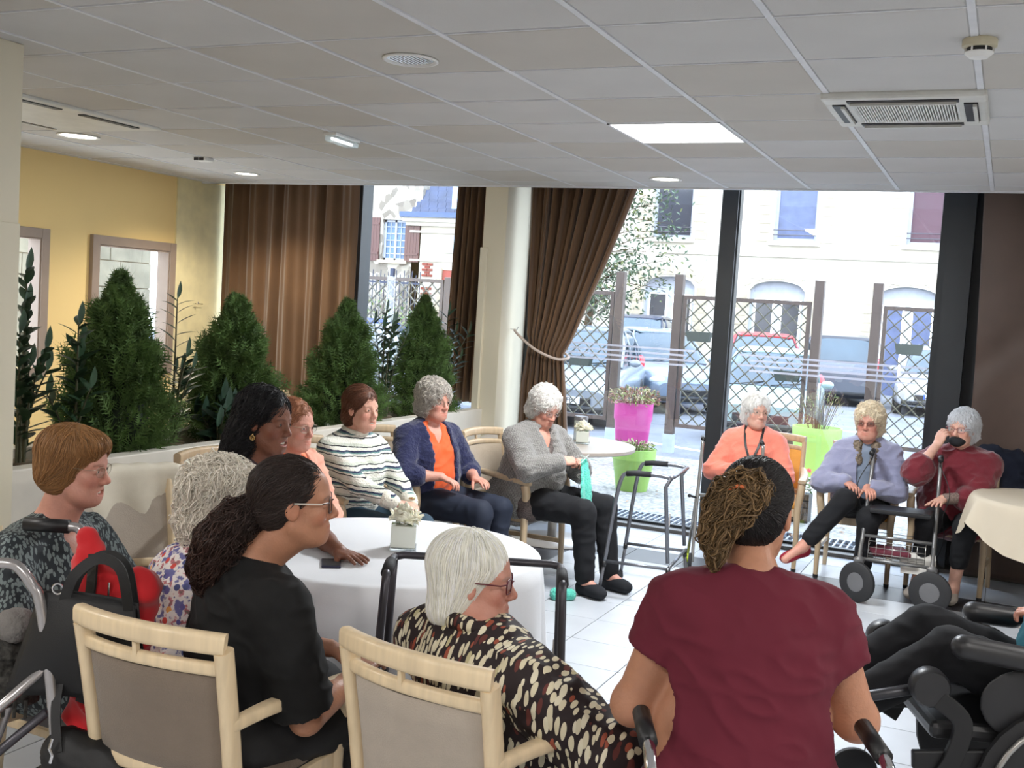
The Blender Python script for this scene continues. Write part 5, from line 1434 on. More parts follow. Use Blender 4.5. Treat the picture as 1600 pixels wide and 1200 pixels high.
B = person('elderly person with straight white hair, dark red glasses and brushstroke print blouse, from behind', (-1.19, 2.62, 0), -.28, hipz=.49, lean=(.01, -.08), slen=.35, sw=.185, girth=1.25, bust=1.0, hd=(-.045, .03), hneck=.155, hs=1.02, look=(-.95, -.02, 0), twist=-.1,
           wr=((-.10, .36, .60), (.34, .22, .60)), el=((-1, -.4, -.5), (1, -.35, -.5)), tone='rosy', age=1, tk=1.25, res=(.012, .0028), jowl=1.0)
garment_top(B, m_brush, 'blouse', g=.03, sleeve=.93, fold=.009, neck=.0, res=.0075, wide=1.5, loose=.03)
F = Field(); nk = B['sh']+V3(0, .0, .05)
for q in range(16):
    a0, a1 = q*.3927, (q+1)*.3927
    F.cap(nk+V3(.072*math.cos(a0), .068*math.sin(a0), -.005-.02*math.sin(a0)), nk+V3(.072*math.cos(a1), .068*math.sin(a1), -.005-.02*math.sin(a1)), .020, .020, .008)
v, q = F.mesh(.006); np_mesh('collar', folds(v, q, .005, 25), q, m_brush, B['obj'])
garment_legs(B, P('black_trousers', (1, 1, 1))); shoes(B, m_black)
def straight(F):
    F.ell(V3(0, -.024, .044), V3(.087, .106, .090), None, .02); F.ell(V3(0, -.046, -.03), V3(.087, .070, .085), None, .03); F.ell(V3(0, -.06, -.085), V3(.08, .055, .045), None, .03)
def c_str(p): return np.stack([p[:, 0]*7, np.where(p[:, 2] > .05, p[:, 1]*6+.15, -.12+.3*(p[:, 1] < -.1)), np.where(p[:, 2] > .115, -.15, -1.)], 1)
hair(B, straight, srgb(255, 253, 240), 6500, 14, .15, c_str, r=.0011, var=.13, disp=.002, lift=.004, face_y=.052, jitter=.05)
glasses(B, P('dark_red_frame', srgb(92, 22, 34), .3), .050, .036, .0020, square=3)

# 13 woman in the maroon t-shirt, from behind ----------------------------------------------------------
m_mar = P('maroon_cotton', srgb(96, 21, 40), .9, noise=.04)
B = person('woman in a maroon t-shirt with dark hair in a claw clip, seen from behind', (-.47, 2.44, 0), .36, hipz=.64, lean=(.0, .06), slen=.47, sw=.165, girth=1.38, bust=1.0, hd=(.01, .07), hneck=.170, hs=1.03, look=(-.38, -.16, .0),
           wr=((-.14, .26, .93), (.16, .28, .91)), el=((-.55, -.5, -1), (.60, -.45, -1)), ua=.262, fa=.25, knee=((-.15, .40, .56), (.15, .40, .56)), ank=((-.15, .38, .09), (.15, .38, .09)), tone='tan', age=.1, jowl=0, tk=1.2, res=(.012, .0032))
garment_top(B, m_mar, 't_shirt', g=.036, sleeve=.22, fold=.006, neck=.036, res=.0065, wide=.42)
garment_legs(B, P('black_trousers', (1, 1, 1))); shoes(B, m_black)
def bun(F):
    F.ell(V3(0, -.022, .040), V3(.080, .1, .084), None, .02); F.ell(V3(0, -.055, -.02), V3(.070, .058, .060), None, .03)
def c_bun(p):
    tgt = np.array([-.01, -.12, .02])-p; return tgt/np.linalg.norm(tgt, axis=1)[:, None]
hair(B, bun, srgb(24, 19, 20), 4200, 10, .10, c_bun, r=.0011, var=.3, disp=.002, lift=.003)
# loose lighter knot
def knot(F):
    F.ell(V3(-.012, -.118, .035), V3(.042, .030, .040), None, .02); F.ell(V3(-.035, -.122, .0), V3(.036, .028, .048), None, .02); F.ell(V3(-.055, -.115, -.04), V3(.026, .024, .045), None, .02); F.ell(V3(-.052, -.115, -.085), V3(.012, .012, .03), None, .02); F.ell(V3(.022, -.115, .045), V3(.024, .022, .03), None, .02)
def c_knot(p): return np.stack([-.5-p[:, 2]*4, 0*p[:, 0]-.1, -.9+p[:, 0]*6], 1)
kh = hair(B, knot, srgb(112, 88, 58), 1700, 11, .085, c_knot, r=.0013, var=.35, disp=.010, curl=2.2, cs=30, lift=.018, locks=500, lock_r=.0022, lock_len=.08, lock_curl=2.4, cut_face=False, name='hair_knot')
T_ = lambda x, y, z: tuple(B['O']+B['H']@V3(x, y, z)*1.03)
b = MB(); b.tube(spline([T_(-.035, -.150, .035), T_(-.012, -.156, .050), T_(.015, -.148, .046)], 5), .0045, 8); b.build('hair_clip', P('orange_clip', srgb(216, 110, 60), .4), B['obj'], smooth=True)
for s in (-1, 1):
    b = MB(); b.ball(T_(s*.083, .002, -.042), .0045, 8, 6); b.build('earring', m_chrome, B['obj'], smooth=True)
b = MB(); nk = B['sh']+V3(0, .0, .055); b.tube([tuple(nk+V3(.066*math.cos(q*.3927), .062*math.sin(q*.3927), .01*math.sin(q*.3927)-.02)) for q in range(16)], .0010, 5, closed=True); b.build('necklace', P('gold', (1, 1, 1)), B['obj'], smooth=True)
# ================================================================== PLANTS, CURTAINS, BAGS, WHEELCHAIR
m_con = P('conifer_green', srgb(84, 112, 56), .75, noise=.35, scale=14)
m_zz = P('glossy_leaf', srgb(48, 72, 50), .32, noise=.25, scale=10)
m_zz2 = P('dark_leaf', srgb(42, 66, 50), .45, noise=.3, scale=12)
m_bark = P('bark', srgb(84, 66, 46), .9, noise=.3, scale=30)
m_pot = P('plant_pot', srgb(96, 84, 66), .8)
def leaf_verts(base, d, n, L, w, cup=.1, droop=0, seg=4):
    base, d, n = Vector(base), Vector(d).normalized(), Vector(n); s = d.cross(n).normalized(); n = s.cross(d)
    vs = []; fs = []
    for i in range(seg+1):
        t = i/seg; ww = w*math.sin(pi*min(.995, .04+t*.96))**.8*(1-.25*t); c = base+d*(L*t)-n*(droop*L*t*t)
        vs += [tuple(c-s*ww/2+n*cup*ww), tuple(c), tuple(c+s*ww/2+n*cup*ww)]
    for i in range(seg):
        for k in (0, 1): a = i*3+k; fs.append((a, a+1, a+4, a+3))
    return vs, fs
def conifer(label, loc, h, r, seed, n=1500):
    t = thing('potted_conifer', label, 'conifer', loc, 0, 'potted conifers in the planter')
    rr = random.Random(seed); b = MB()
    for i in range(n):
        u = rr.random()**.85; z = .03+u*(h-.1)
        R = r*(1-u)**.72*(1+.12*math.sin(u*23+seed))*min(1, .55+u*4)
        a = rr.uniform(0, 2*pi); R *= (1+.10*math.sin(a*3+seed*2+u*9)); q = rr.uniform(.42, 1.0)**.6; rad = R*q
        c = Vector((math.cos(a)*rad, math.sin(a)*rad, z))
        d = Vector((math.cos(a)+rr.uniform(-.5, .5), math.sin(a)+rr.uniform(-.5, .5), rr.uniform(.1, 1.2)+u*1.2)).normalized()
        L = rr.uniform(.09, .19)*(1 if u < .8 else .6); s = d.cross(Vector((rr.uniform(-1, 1), rr.uniform(-1, 1), rr.uniform(-.3, .3)))).normalized()
        m_ = 5; o = len(b.v); c0 = c-d*L*.4
        tip = c0+d*L+Vector((0, 0, .012)); w = .0035
        vs = [tuple(c0-s*w), tuple(c0+s*w), tuple(tip)]; fs = [(0, 1, 2)]
        nn = d.cross(s)
        for k in range(m_):
            tt = .12+.75*k/m_; p = c0+d*L*tt; l2 = L*.42*(1-tt*.7)
            for sg in (-1, 1):
                e = p+(s*sg*.85+d*.75+nn*rr.uniform(-.35, .35)).normalized()*l2; b0 = len(vs)
                vs += [tuple(p-d*.006), tuple(p+d*.006), tuple(e)]; fs.append((b0, b0+1, b0+2))
        b.add(vs, fs)
    # dense leader at the top
    o = b.build('foliage', m_con, t); o['kind'] = 'stuff'
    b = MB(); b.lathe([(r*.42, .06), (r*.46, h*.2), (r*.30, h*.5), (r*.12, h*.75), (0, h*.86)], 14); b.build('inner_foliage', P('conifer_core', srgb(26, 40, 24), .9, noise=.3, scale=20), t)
    b = MB(); b.tube([(0, 0, 0), (0, 0, h*.9)], [.016, .004], 8); b.build('trunk', m_bark, t)
    b = MB(); b.lathe([(.07, -.03), (.085, .05), (.08, .05), (0, .045)], 16); b.build('pot', m_pot, t, smooth=True, angle=.7)
    return t
conifer('tallest potted conifer in the planter, nearest to the camera', (-4.2, 4.32, .80), 1.03, .36, 2, 2300)
conifer('second potted conifer, in front of the left end of the brown curtain', (-4.2, 5.26, .80), .95, .36, 5, 2000)
conifer('third potted conifer, behind the lady in the striped sweater', (-4.2, 6.46, .80), .96, .34, 9, 1900)
conifer('fourth potted conifer, in front of the window beside the pillar', (-4.2, 7.56, .80), 1.02, .32, 13, 1700)
def zz(label, loc, h, stems, seed, lw=.042, L=.105, pot=True, spread=.16, lean=(0, 0)):
    t = thing('leafy_pot_plant', label, 'plant', loc, 0, 'leafy plants between the conifers')
    rr = random.Random(seed)
    for k in range(stems):
        a = rr.uniform(0, 6.28) if stems > 1 else 0; sp = rr.uniform(.3, 1)*spread if k else .02; hh = h*(1 if k == 0 else rr.uniform(.5, .92))
        p0 = Vector((math.cos(a)*.03, math.sin(a)*.03, 0)); p2 = Vector((math.cos(a)*sp+lean[0], math.sin(a)*sp+lean[1], hh)); p1 = (p0+p2)/2+Vector((-math.cos(a)*sp*.2, -math.sin(a)*sp*.2, hh*.08))
        pts = spline([p0, p1, p2], 8); b = MB(); b.tube([tuple(p) for p in pts], [.008-.005*i/(len(pts)-1) for i in range(len(pts))], 6); st = b.build('stem', P('stem_green', srgb(70, 70, 48), .6), t, smooth=True)
        b = MB(); nl = int(hh/.042); ang0 = rr.uniform(0, pi)
        for i in range(nl):
            u = .2+.8*i/nl; q = u*(len(pts)-1); i0 = int(min(q, len(pts)-2)); p = pts[i0].lerp(pts[i0+1], q-i0); tg = (pts[i0+1]-pts[i0]).normalized()
            an = ang0+i*2.4 if lw > .05 else ang0+(i % 2)*pi+rr.uniform(-.3, .3)
            sd = Vector((math.cos(an), math.sin(an), 0)); d = sd*.85+tg*rr.uniform(.35, .8)
            l_ = L*(1.15-.55*abs(u-.45))*rr.uniform(.85, 1.15)
            vs, fs = leaf_verts(p, d, tg, l_, lw*l_/L, .12, rr.uniform(.0, .3)); b.add(vs, fs)
        vs, fs = leaf_verts(pts[-1], Vector((.1, .1, 1)), Vector((1, 0, 0)), L*.9, lw, .15); b.add(vs, fs)
        o = b.build('leaves', m_zz if seed % 2 else m_zz2, st, smooth=True); o['kind'] = 'stuff'
    if pot:
        b = MB(); b.lathe([(.06, -.03), (.075, .06), (.07, .06), (0, .05)], 16); b.build('pot', m_pot, t, smooth=True, angle=.7)
    return t
zz('tall leafy plant with many stems beside the left pillar', (-4.2, 3.70, .80), .95, 6, 1, .05, .13, spread=.16)
zz('leafy plant between the left pillar and the tallest conifer', (-4.15, 3.98, .80), .72, 5, 3, .052, .12, spread=.16)
zz('leafy plant between the two left conifers', (-4.2, 4.74, .80), .86, 5, 7, .042, .11, spread=.13)
zz('low broad leaved plant in front of the second conifer', (-4.07, 4.98, .80), .30, 7, 4, .07, .14, spread=.18)
zz('leafy plant in front of the window between third and fourth conifer', (-4.2, 7.0, .80), .84, 6, 11, .045, .11, spread=.17)
zz('spreading leafy plant in front of the narrow brown curtain', (-4.2, 7.92, .80), .84, 7, 15, .05, .12, spread=.28)
t = thing('gift_ribbon_tag', 'tiny purple and green ribbon stuck in the gravel behind the dark haired woman', 'ribbon', (-4.0, 4.99, .86))
b = MB(); b.sweep([(0, 0, 0), (.02, .01, -.03), (0, .03, -.07)], [(-.012, -.001), (.012, -.001), (.012, .001), (-.012, .001)]); b.sweep([(0, 0, 0), (.0, .04, -.03), (0, .06, -.07)], [(-.012, -.001), (.012, -.001), (.012, .001), (-.012, .001)]); b.build('purple_ribbon', P('ribbon_purple', srgb(120, 110, 190), .5), t)
b = MB(); b.ball((0, .03, .012), (.016, .016, .016), 8, 6); b.build('green_bow', P('bow_green', srgb(40, 170, 70), .5), t)

# ------------------------------------------------------------------ curtains
m_cur = P('brown_velvet', srgb(100, 72, 46), .85, noise=.10, scale=3, bump=.1, bscale=90, sheen=.35)
def curtain(name_label, fn, nu, nv, folds_n):
    b = MB(); b.grid(nu, nv, fn)
    o = b.build('curtain', m_cur, None, smooth=True, solid=.004); return tag(o, name_label, 'curtain')
def fold(u, n, ph=0): return math.sin(2*pi*n*u+ph+.8*math.sin(2*pi*n*u*.37+ph))+.35*math.sin(2*pi*n*2.3*u+1.3)
curtain('long closed brown curtain behind the second conifer', lambda u, v: (lerp(-6.86, -5.36, u)+.012*math.sin(v*3+u*20), 8.33+.035*fold(u, 7)*(.8+.3*v), lerp(3.02, .03, v)), 260, 14, 11)
curtain('narrow brown curtain gathered beside the cream pillar', lambda u, v: (lerp(-4.37-.05*v, -4.05-.05*v, u), 8.34+.045*fold(u, 5, 1), lerp(3.02, .9, v)), 90, 12, 5)
def tied(u, v):
    z = lerp(3.02, .03, v); zt = 1.46
    if z > zt:
        k = (z-zt)/(2.72-zt); k = max(0, min(1.2, k)); e = k**.80
        x0 = lerp(-3.64, -3.70, min(1, k)); x1 = lerp(-3.30, -2.765, e if e < 1 else 1)
        dip = 0
    else:
        k = (zt-z)/zt; x0 = lerp(-3.62, -3.665, min(1, k*4)); x1 = lerp(-3.30, -3.20, min(1, k*1.6))
    tight = math.exp(-((z-zt)/.22)**2)
    w = x1-x0
    return (lerp(x0, x1, u)+.010*fold(u, 7, .4)*(1-tight), 8.30+(.05-.02*tight)*fold(u, 10, .5)*(.7+.6*(1-abs(2*u-1)))*.75-.03*tight*math.sin(pi*u), z+(-.10*u+.02)*tight)
curtain('brown curtain tied back to the pillar beside the large window', tied, 220, 60, 10)
b = MB(); b.tube(spline([(-3.74, 8.28, 1.54), (-3.66, 8.20, 1.50), (-3.50, 8.17, 1.40), (-3.32, 8.19, 1.335), (-3.25, 8.3, 1.35), (-3.4, 8.4, 1.42)], 8), .011, 8)
o = b.build('curtain_tieback', P('cream_cord', srgb(206, 190, 180), .7, bump=.5, bscale=200), None, smooth=True); tag(o, 'cream cord tieback around the brown curtain', 'tieback')
b = MB(); b.tube([(-3.78, 8.28, 1.55), (-3.72, 8.28, 1.545), (-3.71, 8.28, 1.57)], .004, 6); b.build('hook', m_chrome, o)
def rightc(u, v):
    z = lerp(3.02, .035, v); big = .06*math.sin(u*7+z*1.7)+.035*math.sin(u*15-z*1.1)
    return (lerp(-.23+.03*math.sin(z*1.3), 1.5, u), 8.28+big+.03*math.exp(-((z-1.5-u*1.6)/.12)**2), z)
rc_ = curtain('smooth brown curtain at the right edge of the picture', rightc, 120, 60, 5); rc_.data.materials[0] = P('brown_satin', srgb(82, 66, 58), .6, noise=.1, scale=3, sheen=.2)

# ------------------------------------------------------------------ jacket and bags on the walker (lower left)
AXR = V3(.911, .411, 0); OR = V3(-2.175, 2.20, 0)
def lw(x, y, z): p = OR+AXR*x+V3(-.411, .911, 0)*y; return (p[0], p[1], z)
m_red = P('red_fleece', srgb(206, 28, 36), .85, noise=.06, scale=12, sheen=.3)
m_dred = P('red_lining', srgb(150, 24, 36), .8)
m_bag = P('black_nylon', srgb(24, 24, 25), .6, noise=.05, bump=.12, bscale=400)
F = Field(); c = lambda x, y, z: V3(lw(x, y, z))
F.cap(c(-.05, .03, 1.03), c(-.02, .02, .93), .018, .04, .03); F.cap(c(-.02, .02, .93), c(.10, .02, .90), .04, .05, .05)
F.cap(c(.0, .02, .88), c(.03, .03, .42), .055, .06, .05); F.cap(c(.09, .03, .86), c(.09, .04, .40), .045, .05, .05); F.cap(c(-.05, .03, .9), c(-.04, .04, .36), .035, .045, .05)
v, q = F.mesh(.009); o = np_mesh('jacket', folds(v, q, .014, 13, seed=2), q, m_red, None); tag(o, 'bright red jacket hanging over the walker handle at the lower left', 'jacket')
b = MB(); b.sweep([lw(-.005, -.035, 1.0), lw(.0, -.055, .93), lw(-.01, -.055, .8), lw(-.02, -.05, .6)], [(-.016, -.003), (.016, -.003), (.016, .003), (-.016, .003)]); b.build('black_trim', m_bag, o)
b = MB(); b.tube([lw(.045, -.052, .93), lw(.05, -.068, .8)], .003, 6); b.build('zip', m_chrome, o)
b = MB()
def tote(side):
    def f(u, v):
        w = lerp(.125, .185, v)*(1 if True else 1); th = .012+.035*math.sin(pi*min(1, v*1.1))*math.sin(pi*u)**.5
        return lw(.015+(2*u-1)*w-.02*v, -.11+side*th+.004*math.sin(u*9+v*4), .91-.27*v+.012*math.sin(u*3.1)*(1-v)-.02*u*(1-v))
    return f
b.grid(18, 14, tote(-1)); b.grid(18, 14, tote(1))
o = b.build('tote_bag', m_bag, None, smooth=True, solid=.003); tag(o, 'black tote bag with two straps hanging in front of the red jacket', 'bag')
for y_ in (-.125, -.085):
    b = MB(); b.sweep(spline([lw(-.045, y_, .88), lw(-.02, y_, .96), lw(.035, y_+.02, 1.005), lw(.10, y_, .985), lw(.125, y_, .88)], 8), [(-.014, -.002), (.014, -.002), (.014, .002), (-.014, .002)], up=(.4, -.9, 0)); b.build('handle', m_bag, o)
b = MB(); b.tube([lw(-.06+.014*math.cos(k*.5236), -.125, .925+.014*math.sin(k*.5236)) for k in range(12)], .0025, 6, closed=True); b.build('ring', m_chrome, o)
b = MB(); b.box(-.012, -.004, -.010, .012, .004, .010); b.build('white_tag', m_white, o, loc=lw(.135, -.135, .85))
F = Field(); F.cap(c(-.02, -.13, .50), c(.10, -.12, .46), .06, .07, .06); F.cap(c(-.06, -.13, .38), c(.16, -.12, .36), .07, .08, .06)
v, q = F.mesh(.009); o = np_mesh('shoulder_bag', folds(v, q, .006, 16, seed=5), q, m_bag, None); tag(o, 'second black shoulder bag hanging lower under the tote', 'bag')
b = MB(); b.sweep(spline([lw(-.05, -.10, .72), lw(-.045, -.15, .62), lw(-.02, -.19, .52)], 5), [(-.012, -.002), (.012, -.002), (.012, .002), (-.012, .002)], up=(.4, -.9, 0)); b.build('strap', m_bag, o)
b = MB(); b.tube([lw(-.03, -.2, .56), lw(-.035, -.205, .535), lw(-.025, -.21, .52), lw(-.03, -.21, .50)], .004, 6); b.build('clasp', m_chrome, o)
F = Field(); F.ell(c(-.20, -.05, .80), (.05, .05, .045), None, .02)
v, q = F.mesh(.007); o = np_mesh('wool_glove', folds(v, q, .004, 50), q, P('grey_wool', srgb(120, 116, 112), .95, bump=.5, bscale=150), None); tag(o, 'bunched grey woollen bundle on the walker tube at the left edge', 'wool bundle')
F = Field(); F.cap(c(-.36, -.02, .70), c(-.22, .0, .74), .07, .06, .05); F.cap(c(-.34, -.02, .62), c(-.2, .0, .62), .05, .05, .05)
v, q = F.mesh(.008); o = np_mesh('shawl', folds(v, q, .014, 26), q, P('dark_lace', srgb(62, 60, 56), .9, noise=.5, scale=80), None); tag(o, 'dark patterned shawl with tassels lying on the walker at the left edge', 'shawl')
for k in range(7):
    b = MB(); b.tube([lw(-.34+.03*k, -.06, .60), lw(-.343+.03*k, -.06, .55)], .005, 5); b.build('tassel', P('dark_lace', (1, 1, 1)), o)

# ------------------------------------------------------------------ wheelchair with its occupant at the right edge
m_wc = P('wheelchair_black', srgb(26, 26, 28), .5, noise=.05); m_wp = P('padded_vinyl', srgb(40, 40, 42), .4, noise=.04)
# local frame: +y = the way the sitter faces; placed so that y points to the left of the picture
WL = (.09, 4.06, 0); WR_ = pi/2+.36
t = thing('wheelchair', 'black tilted wheelchair with padded armrest and raised leg rests, at the right edge', 'wheelchair', WL, WR_)
for s in (-1, 1):
    b = MB(); wheel(b, (s*.30, -.10, .29), .29, .035); b.v = [tuple(p) for p in b.v]; o = b.build('rear_wheel', m_rub, t, smooth=True, angle=.8)
    b = MB(); b.tube([(s*.335, -.10+.25*math.cos(k*pi/16), .29+.25*math.sin(k*pi/16)) for k in range(32)], .010, 8, closed=True); b.build('push_rim', m_alu, o, smooth=True)
    b = MB()
    for k in range(18): a_ = k*pi/9; b.tube([(s*.30, -.10, .29), (s*.30, -.10+.2*math.cos(a_), .29+.2*math.sin(a_))], .002, 4)
    b.build('spokes', m_alu, o)
    b = MB(); b.lathe([(0, -.012), (.09, -.012), (.1, 0), (.09, .012), (0, .012)], 4, (0, 0, 0), axis='x')
    b = MB(); wheel(b, (s*.25, .42, .09), .09, .03); b.build('caster', m_rub, t, smooth=True, angle=.8)
    b = MB(); b.bar((s*.27, -.25, .42), (s*.27, .38, .36), .025, .06); b.build('frame_side', m_wc, t, bevel=.006)
    F = Field(); F.cap(V3(s*.30, -.12, .70), V3(s*.30, .26 if s < 0 else .02, .745 if s < 0 else .71), .038, .040, .02)
    np_mesh('armrest', *F.mesh(.010), m_wp, t)
    b = MB(); b.tube([(s*.28, .02, .42), (s*.29, .04, .7)], .016, 8); b.build('armrest_post', m_wc, t, smooth=True)
    F = Field(); F.ell(V3(s*.272, .02, .56), V3(.010, .17, .125), frame((0, 1, .12)), .01)
    np_mesh('side_guard', *F.mesh(.007), m_wp, t)
    b = MB(); b.tube([(s*.24, .30, .60), (s*.22, .66, .50)], .018, 10); b.build('leg_rest_tube', P('tube_grey', srgb(70, 70, 74), .4, .6), t, smooth=True)
    b = MB(); b.lathe([(0, -.03), (.055, -.03), (.062, -.02), (.062, .02), (.055, .03), (0, .03)], 20, (s*.27, .345, .60), axis='x'); b.build('pivot_pad', m_wp, t, smooth=True, angle=.7)
    b = MB(); b.sweep(spline([(s*.29, .32, .57), (s*.29, .24, .50), (s*.29, .26, .38), (s*.28, .30, .30)], 6), [(-.012, -.03), (.012, -.03), (.012, .03), (-.012, .03)], up=(0, 1, 0)); b.build('swing_bracket', m_wc, t, bevel=.004)
    b = MB(); b.box(s*.13-.1, .70, .36, s*.13+.1, .73, .50); b.build('foot_plate', m_wc, t, bevel=.006)
b = MB(); b.box(-.25, -.25, .42, .25, .32, .48); b.build('seat', m_wp, t, bevel=.02, rot=None)
b = MB(); b.bar((0, -.27, .45), (0, -.52, 1.0), .46, .06, (0, 1, 0)); b.build('backrest', m_wp, t, bevel=.02)
b = MB(); b.box(.312, .12, .395, .314, .24, .43); b.build('white_label', m_white, t)
text_mesh('lettering', 'Azalea', .055, m_white, t, (.290, .16, .355), (pi/2, 0, pi/2), .0005)
B = person('person in black trousers reclining in the wheelchair with raised legs, right edge', (.24, 4.11, 0), WR_, hipz=.56, lean=(0, -.22), slen=.38, sw=.17, girth=1.1, hd=(0, .03), hneck=.165, look=(0, .0, 0),
           wr=((-.14, .10, .80), (.12, .02, .80)), hands=[dict(curl=.8), dict(curl=.8)], knee=((-.13, .40, .68), (.11, .40, .69)), ank=((-.10, .70, .47), (.10, .66, .53)), toe=((0, .55, .83), (0, .55, .83)), tone='rosy', age=1)
garment_top(B, P('teal_jumper', srgb(24, 96, 112), .85), 'jumper', g=.022, sleeve=.9)
garment_legs(B, P('black_trousers', (1, 1, 1)), g=.02); shoes(B, P('brown_leather', srgb(44, 30, 30), .5))
hair(B, lambda F: hv_short(F, .008, -.04), srgb(200, 196, 190), 800, 8, .06, c_curl, r=.0014, curl=1)
# navy coat hung over the back of the chair at the window's right end
F = Field(); F.cap(V3(-.09, 8.31, .92), V3(.12, 8.28, .90), .05, .055, .04); F.cap(V3(-.02, 8.33, .86), V3(.02, 8.34, .40), .07, .09, .06); F.cap(V3(.10, 8.27, .86), V3(.13, 8.22, .30), .07, .085, .06); F.cap(V3(.08, 8.22, .84), V3(.12, 8.12, .36), .035, .05, .05)
v, q = F.mesh(.012); o = np_mesh('coat', folds(v, q, .018, 11, seed=9), q, P('navy_coat', srgb(24, 32, 52), .9, noise=.1), None); tag(o, 'dark navy coat hung over the chair back beside the lady in burgundy', 'coat')
# ================================================================== OUTSIDE
GZ = -.12
m_asph = P('asphalt', srgb(118, 120, 126), .9, noise=.12, scale=2, bump=.2, bscale=80)
m_pave = P('gravel_paving', srgb(150, 146, 140), .9, noise=.35, scale=26, bump=.5, bscale=60)
b = MB(); b.box(-60, 13.9, GZ-.1, 45, 34, GZ); struct(b.build('trim_10', m_asph))
b = MB(); b.box(-30, 8.68, GZ-.1, 20, 13.9, GZ+.02); struct(b.build('trim_11', m_pave))
m_line = P('road_paint', srgb(236, 236, 236), .8)
for (x0, y0, x1, y1, lb) in ((-5.2, 15.6, -3.2, 14.8, 'white parking line on the asphalt beside the lattice panel and pale aqua car'), (-3.2, 20.4, -.4, 20.6, 'white road line on the asphalt beyond the opening of the fence'), (-9.5, 16, -7, 14.9, 'white parking line behind the post at the cream pillar')):
    b = MB(); b.bar((x0, y0, GZ+.003), (x1, y1, GZ+.003), .12, .006); o = b.build('parking_line', m_line, None); tag(o, lb, 'road marking', 'painted parking lines')
# metal grating outside the sill
gt = thing('floor_grating', 'grey metal grating set in the ground just outside the window', 'grating', (0, 0, GZ+.02))
m_grt = P('galvanised', srgb(150, 156, 166), .45, .6)
for k in range(120):
    b = MB(); x = -6.9+k*.055
    if k == 0: b.box(-.007, 8.78, 0, .007, 9.6, .03); me_ = b.build('grating_bar', m_grt, gt, loc=(x, 0, 0))
    else: o = bpy.data.objects.new('grating_bar', me_.data); COL.objects.link(o); o.parent = gt; o.location = (x, 0, 0)
b = MB()
for k in range(5): b.box(-6.95, 8.78+k*.2, .004, -.3, 8.79+k*.2, .028)
b.build('cross_bars', m_grt, gt)
b = MB(); b.box(-6.95, 8.75, -.02, -.3, 9.62, -.0); b.build('pit', m_asph, gt)
o = MB()
rl_ = random.Random(8)
for k in range(60):
    x, y = rl_.uniform(-3.5, -.8), rl_.uniform(9.65, 11.6); s = rl_.uniform(.015, .035); a = rl_.uniform(0, 6)
    vs, fs = leaf_verts((x, y, GZ+.024), (math.cos(a), math.sin(a), .1), (0, 0, 1), s*1.6, s, .3, seg=2); o.add(vs, fs)
o = o.build('fallen_leaves', P('dry_leaf', srgb(176, 140, 112), .8), None); tag(o, 'dry brown leaves scattered on the pale paving outside', 'leaves', kind='stuff')

# ------------------------------------------------------------------ wooden fence with diagonal lattice
m_fw = wood_mat('weathered_wood', srgb(76, 64, 59), .2); m_fl = wood_mat('weathered_lath', srgb(74, 72, 58), .2)
m_foot = P('post_foot', srgb(178, 190, 204), .5, .4)
FY = 14.5
def fpost(x, label, h=2.32):
    t = thing('fence_post', label, 'post', (x, FY, GZ), 0, 'square wooden fence posts')
    b = MB(); b.box(-.06, -.06, .24, .06, .06, h-GZ); b.build('timber', m_fw, t, bevel=.006)
    b = MB(); b.box(-.068, -.068, 0, .068, .068, .26); b.build('metal_foot', m_foot, t)
    return t
def lattice(x0, x1, label, z0=.24, z1=2.04, step=.19):
    t = thing('lattice_panel', label, 'lattice fence', ((x0+x1)/2, FY, 0)); c = (x0+x1)/2; w = (x1-x0)/2
    for nm, q in (('top_rail', (-w, z1-.05, w, z1)), ('bottom_rail', (-w, z0, w, z0+.05)), ('side_rail', (-w, z0, -w+.05, z1)), ('side_rail', (w-.05, z0, w, z1))):
        d_ = .03 if nm[0] != 's' else .027; b = MB(); b.box(q[0], -d_, q[1], q[2], d_, q[3]); b.build(nm, m_fw, t)
    W_, H_ = 2*w, z1-z0; n = 0
    for sgn in (1, -1):
        d0 = -H_
        while d0 < W_:
            # line x = d0 + s, z = s (or mirrored)
            s0, s1 = max(0, -d0), min(H_, W_-d0)
            if s1-s0 > .04:
                xa, xb = d0+s0, d0+s1; za, zb = s0, s1
                if sgn < 0: za, zb = H_-za, H_-zb
                y = .008*sgn
                b = MB(); b.bar((-w+xa, y, z0+za), (-w+xb, y, z0+zb), .014, .026, (0, 1, 0)); b.build('lath', m_fl, t); n += 1
            d0 += step
    return t
lattice(-4.06, -2.36, 'square lattice panel left of the window mullion, behind the peach jumper lady')
lattice(-1.47, .35, 'lattice panel behind the lilac and burgundy ladies on the right')
lattice(-6.85, -5.05, 'lattice panel behind the pink planter and the tied curtain')
lattice(-9.6, -7.75, 'far left lattice panel seen through the narrow window, right half', z1=2.08)
lattice(-11.5, -9.72, 'far left lattice panel partly behind the long curtain', z1=2.08)
fpost(-4.13, 'square wooden post with pale metal foot, second from the curtain')
fpost(-4.97, 'square wooden post just right of the tied curtain')
fpost(-2.27, 'square wooden post at the left side of the opening in the fence')
fpost(-1.55, 'square wooden post at the right side of the opening in the fence')
fpost(-7.66, 'wooden post behind the cream pillar', 2.12); fpost(-9.66, 'wooden post between the two far left lattice panels', 2.12)
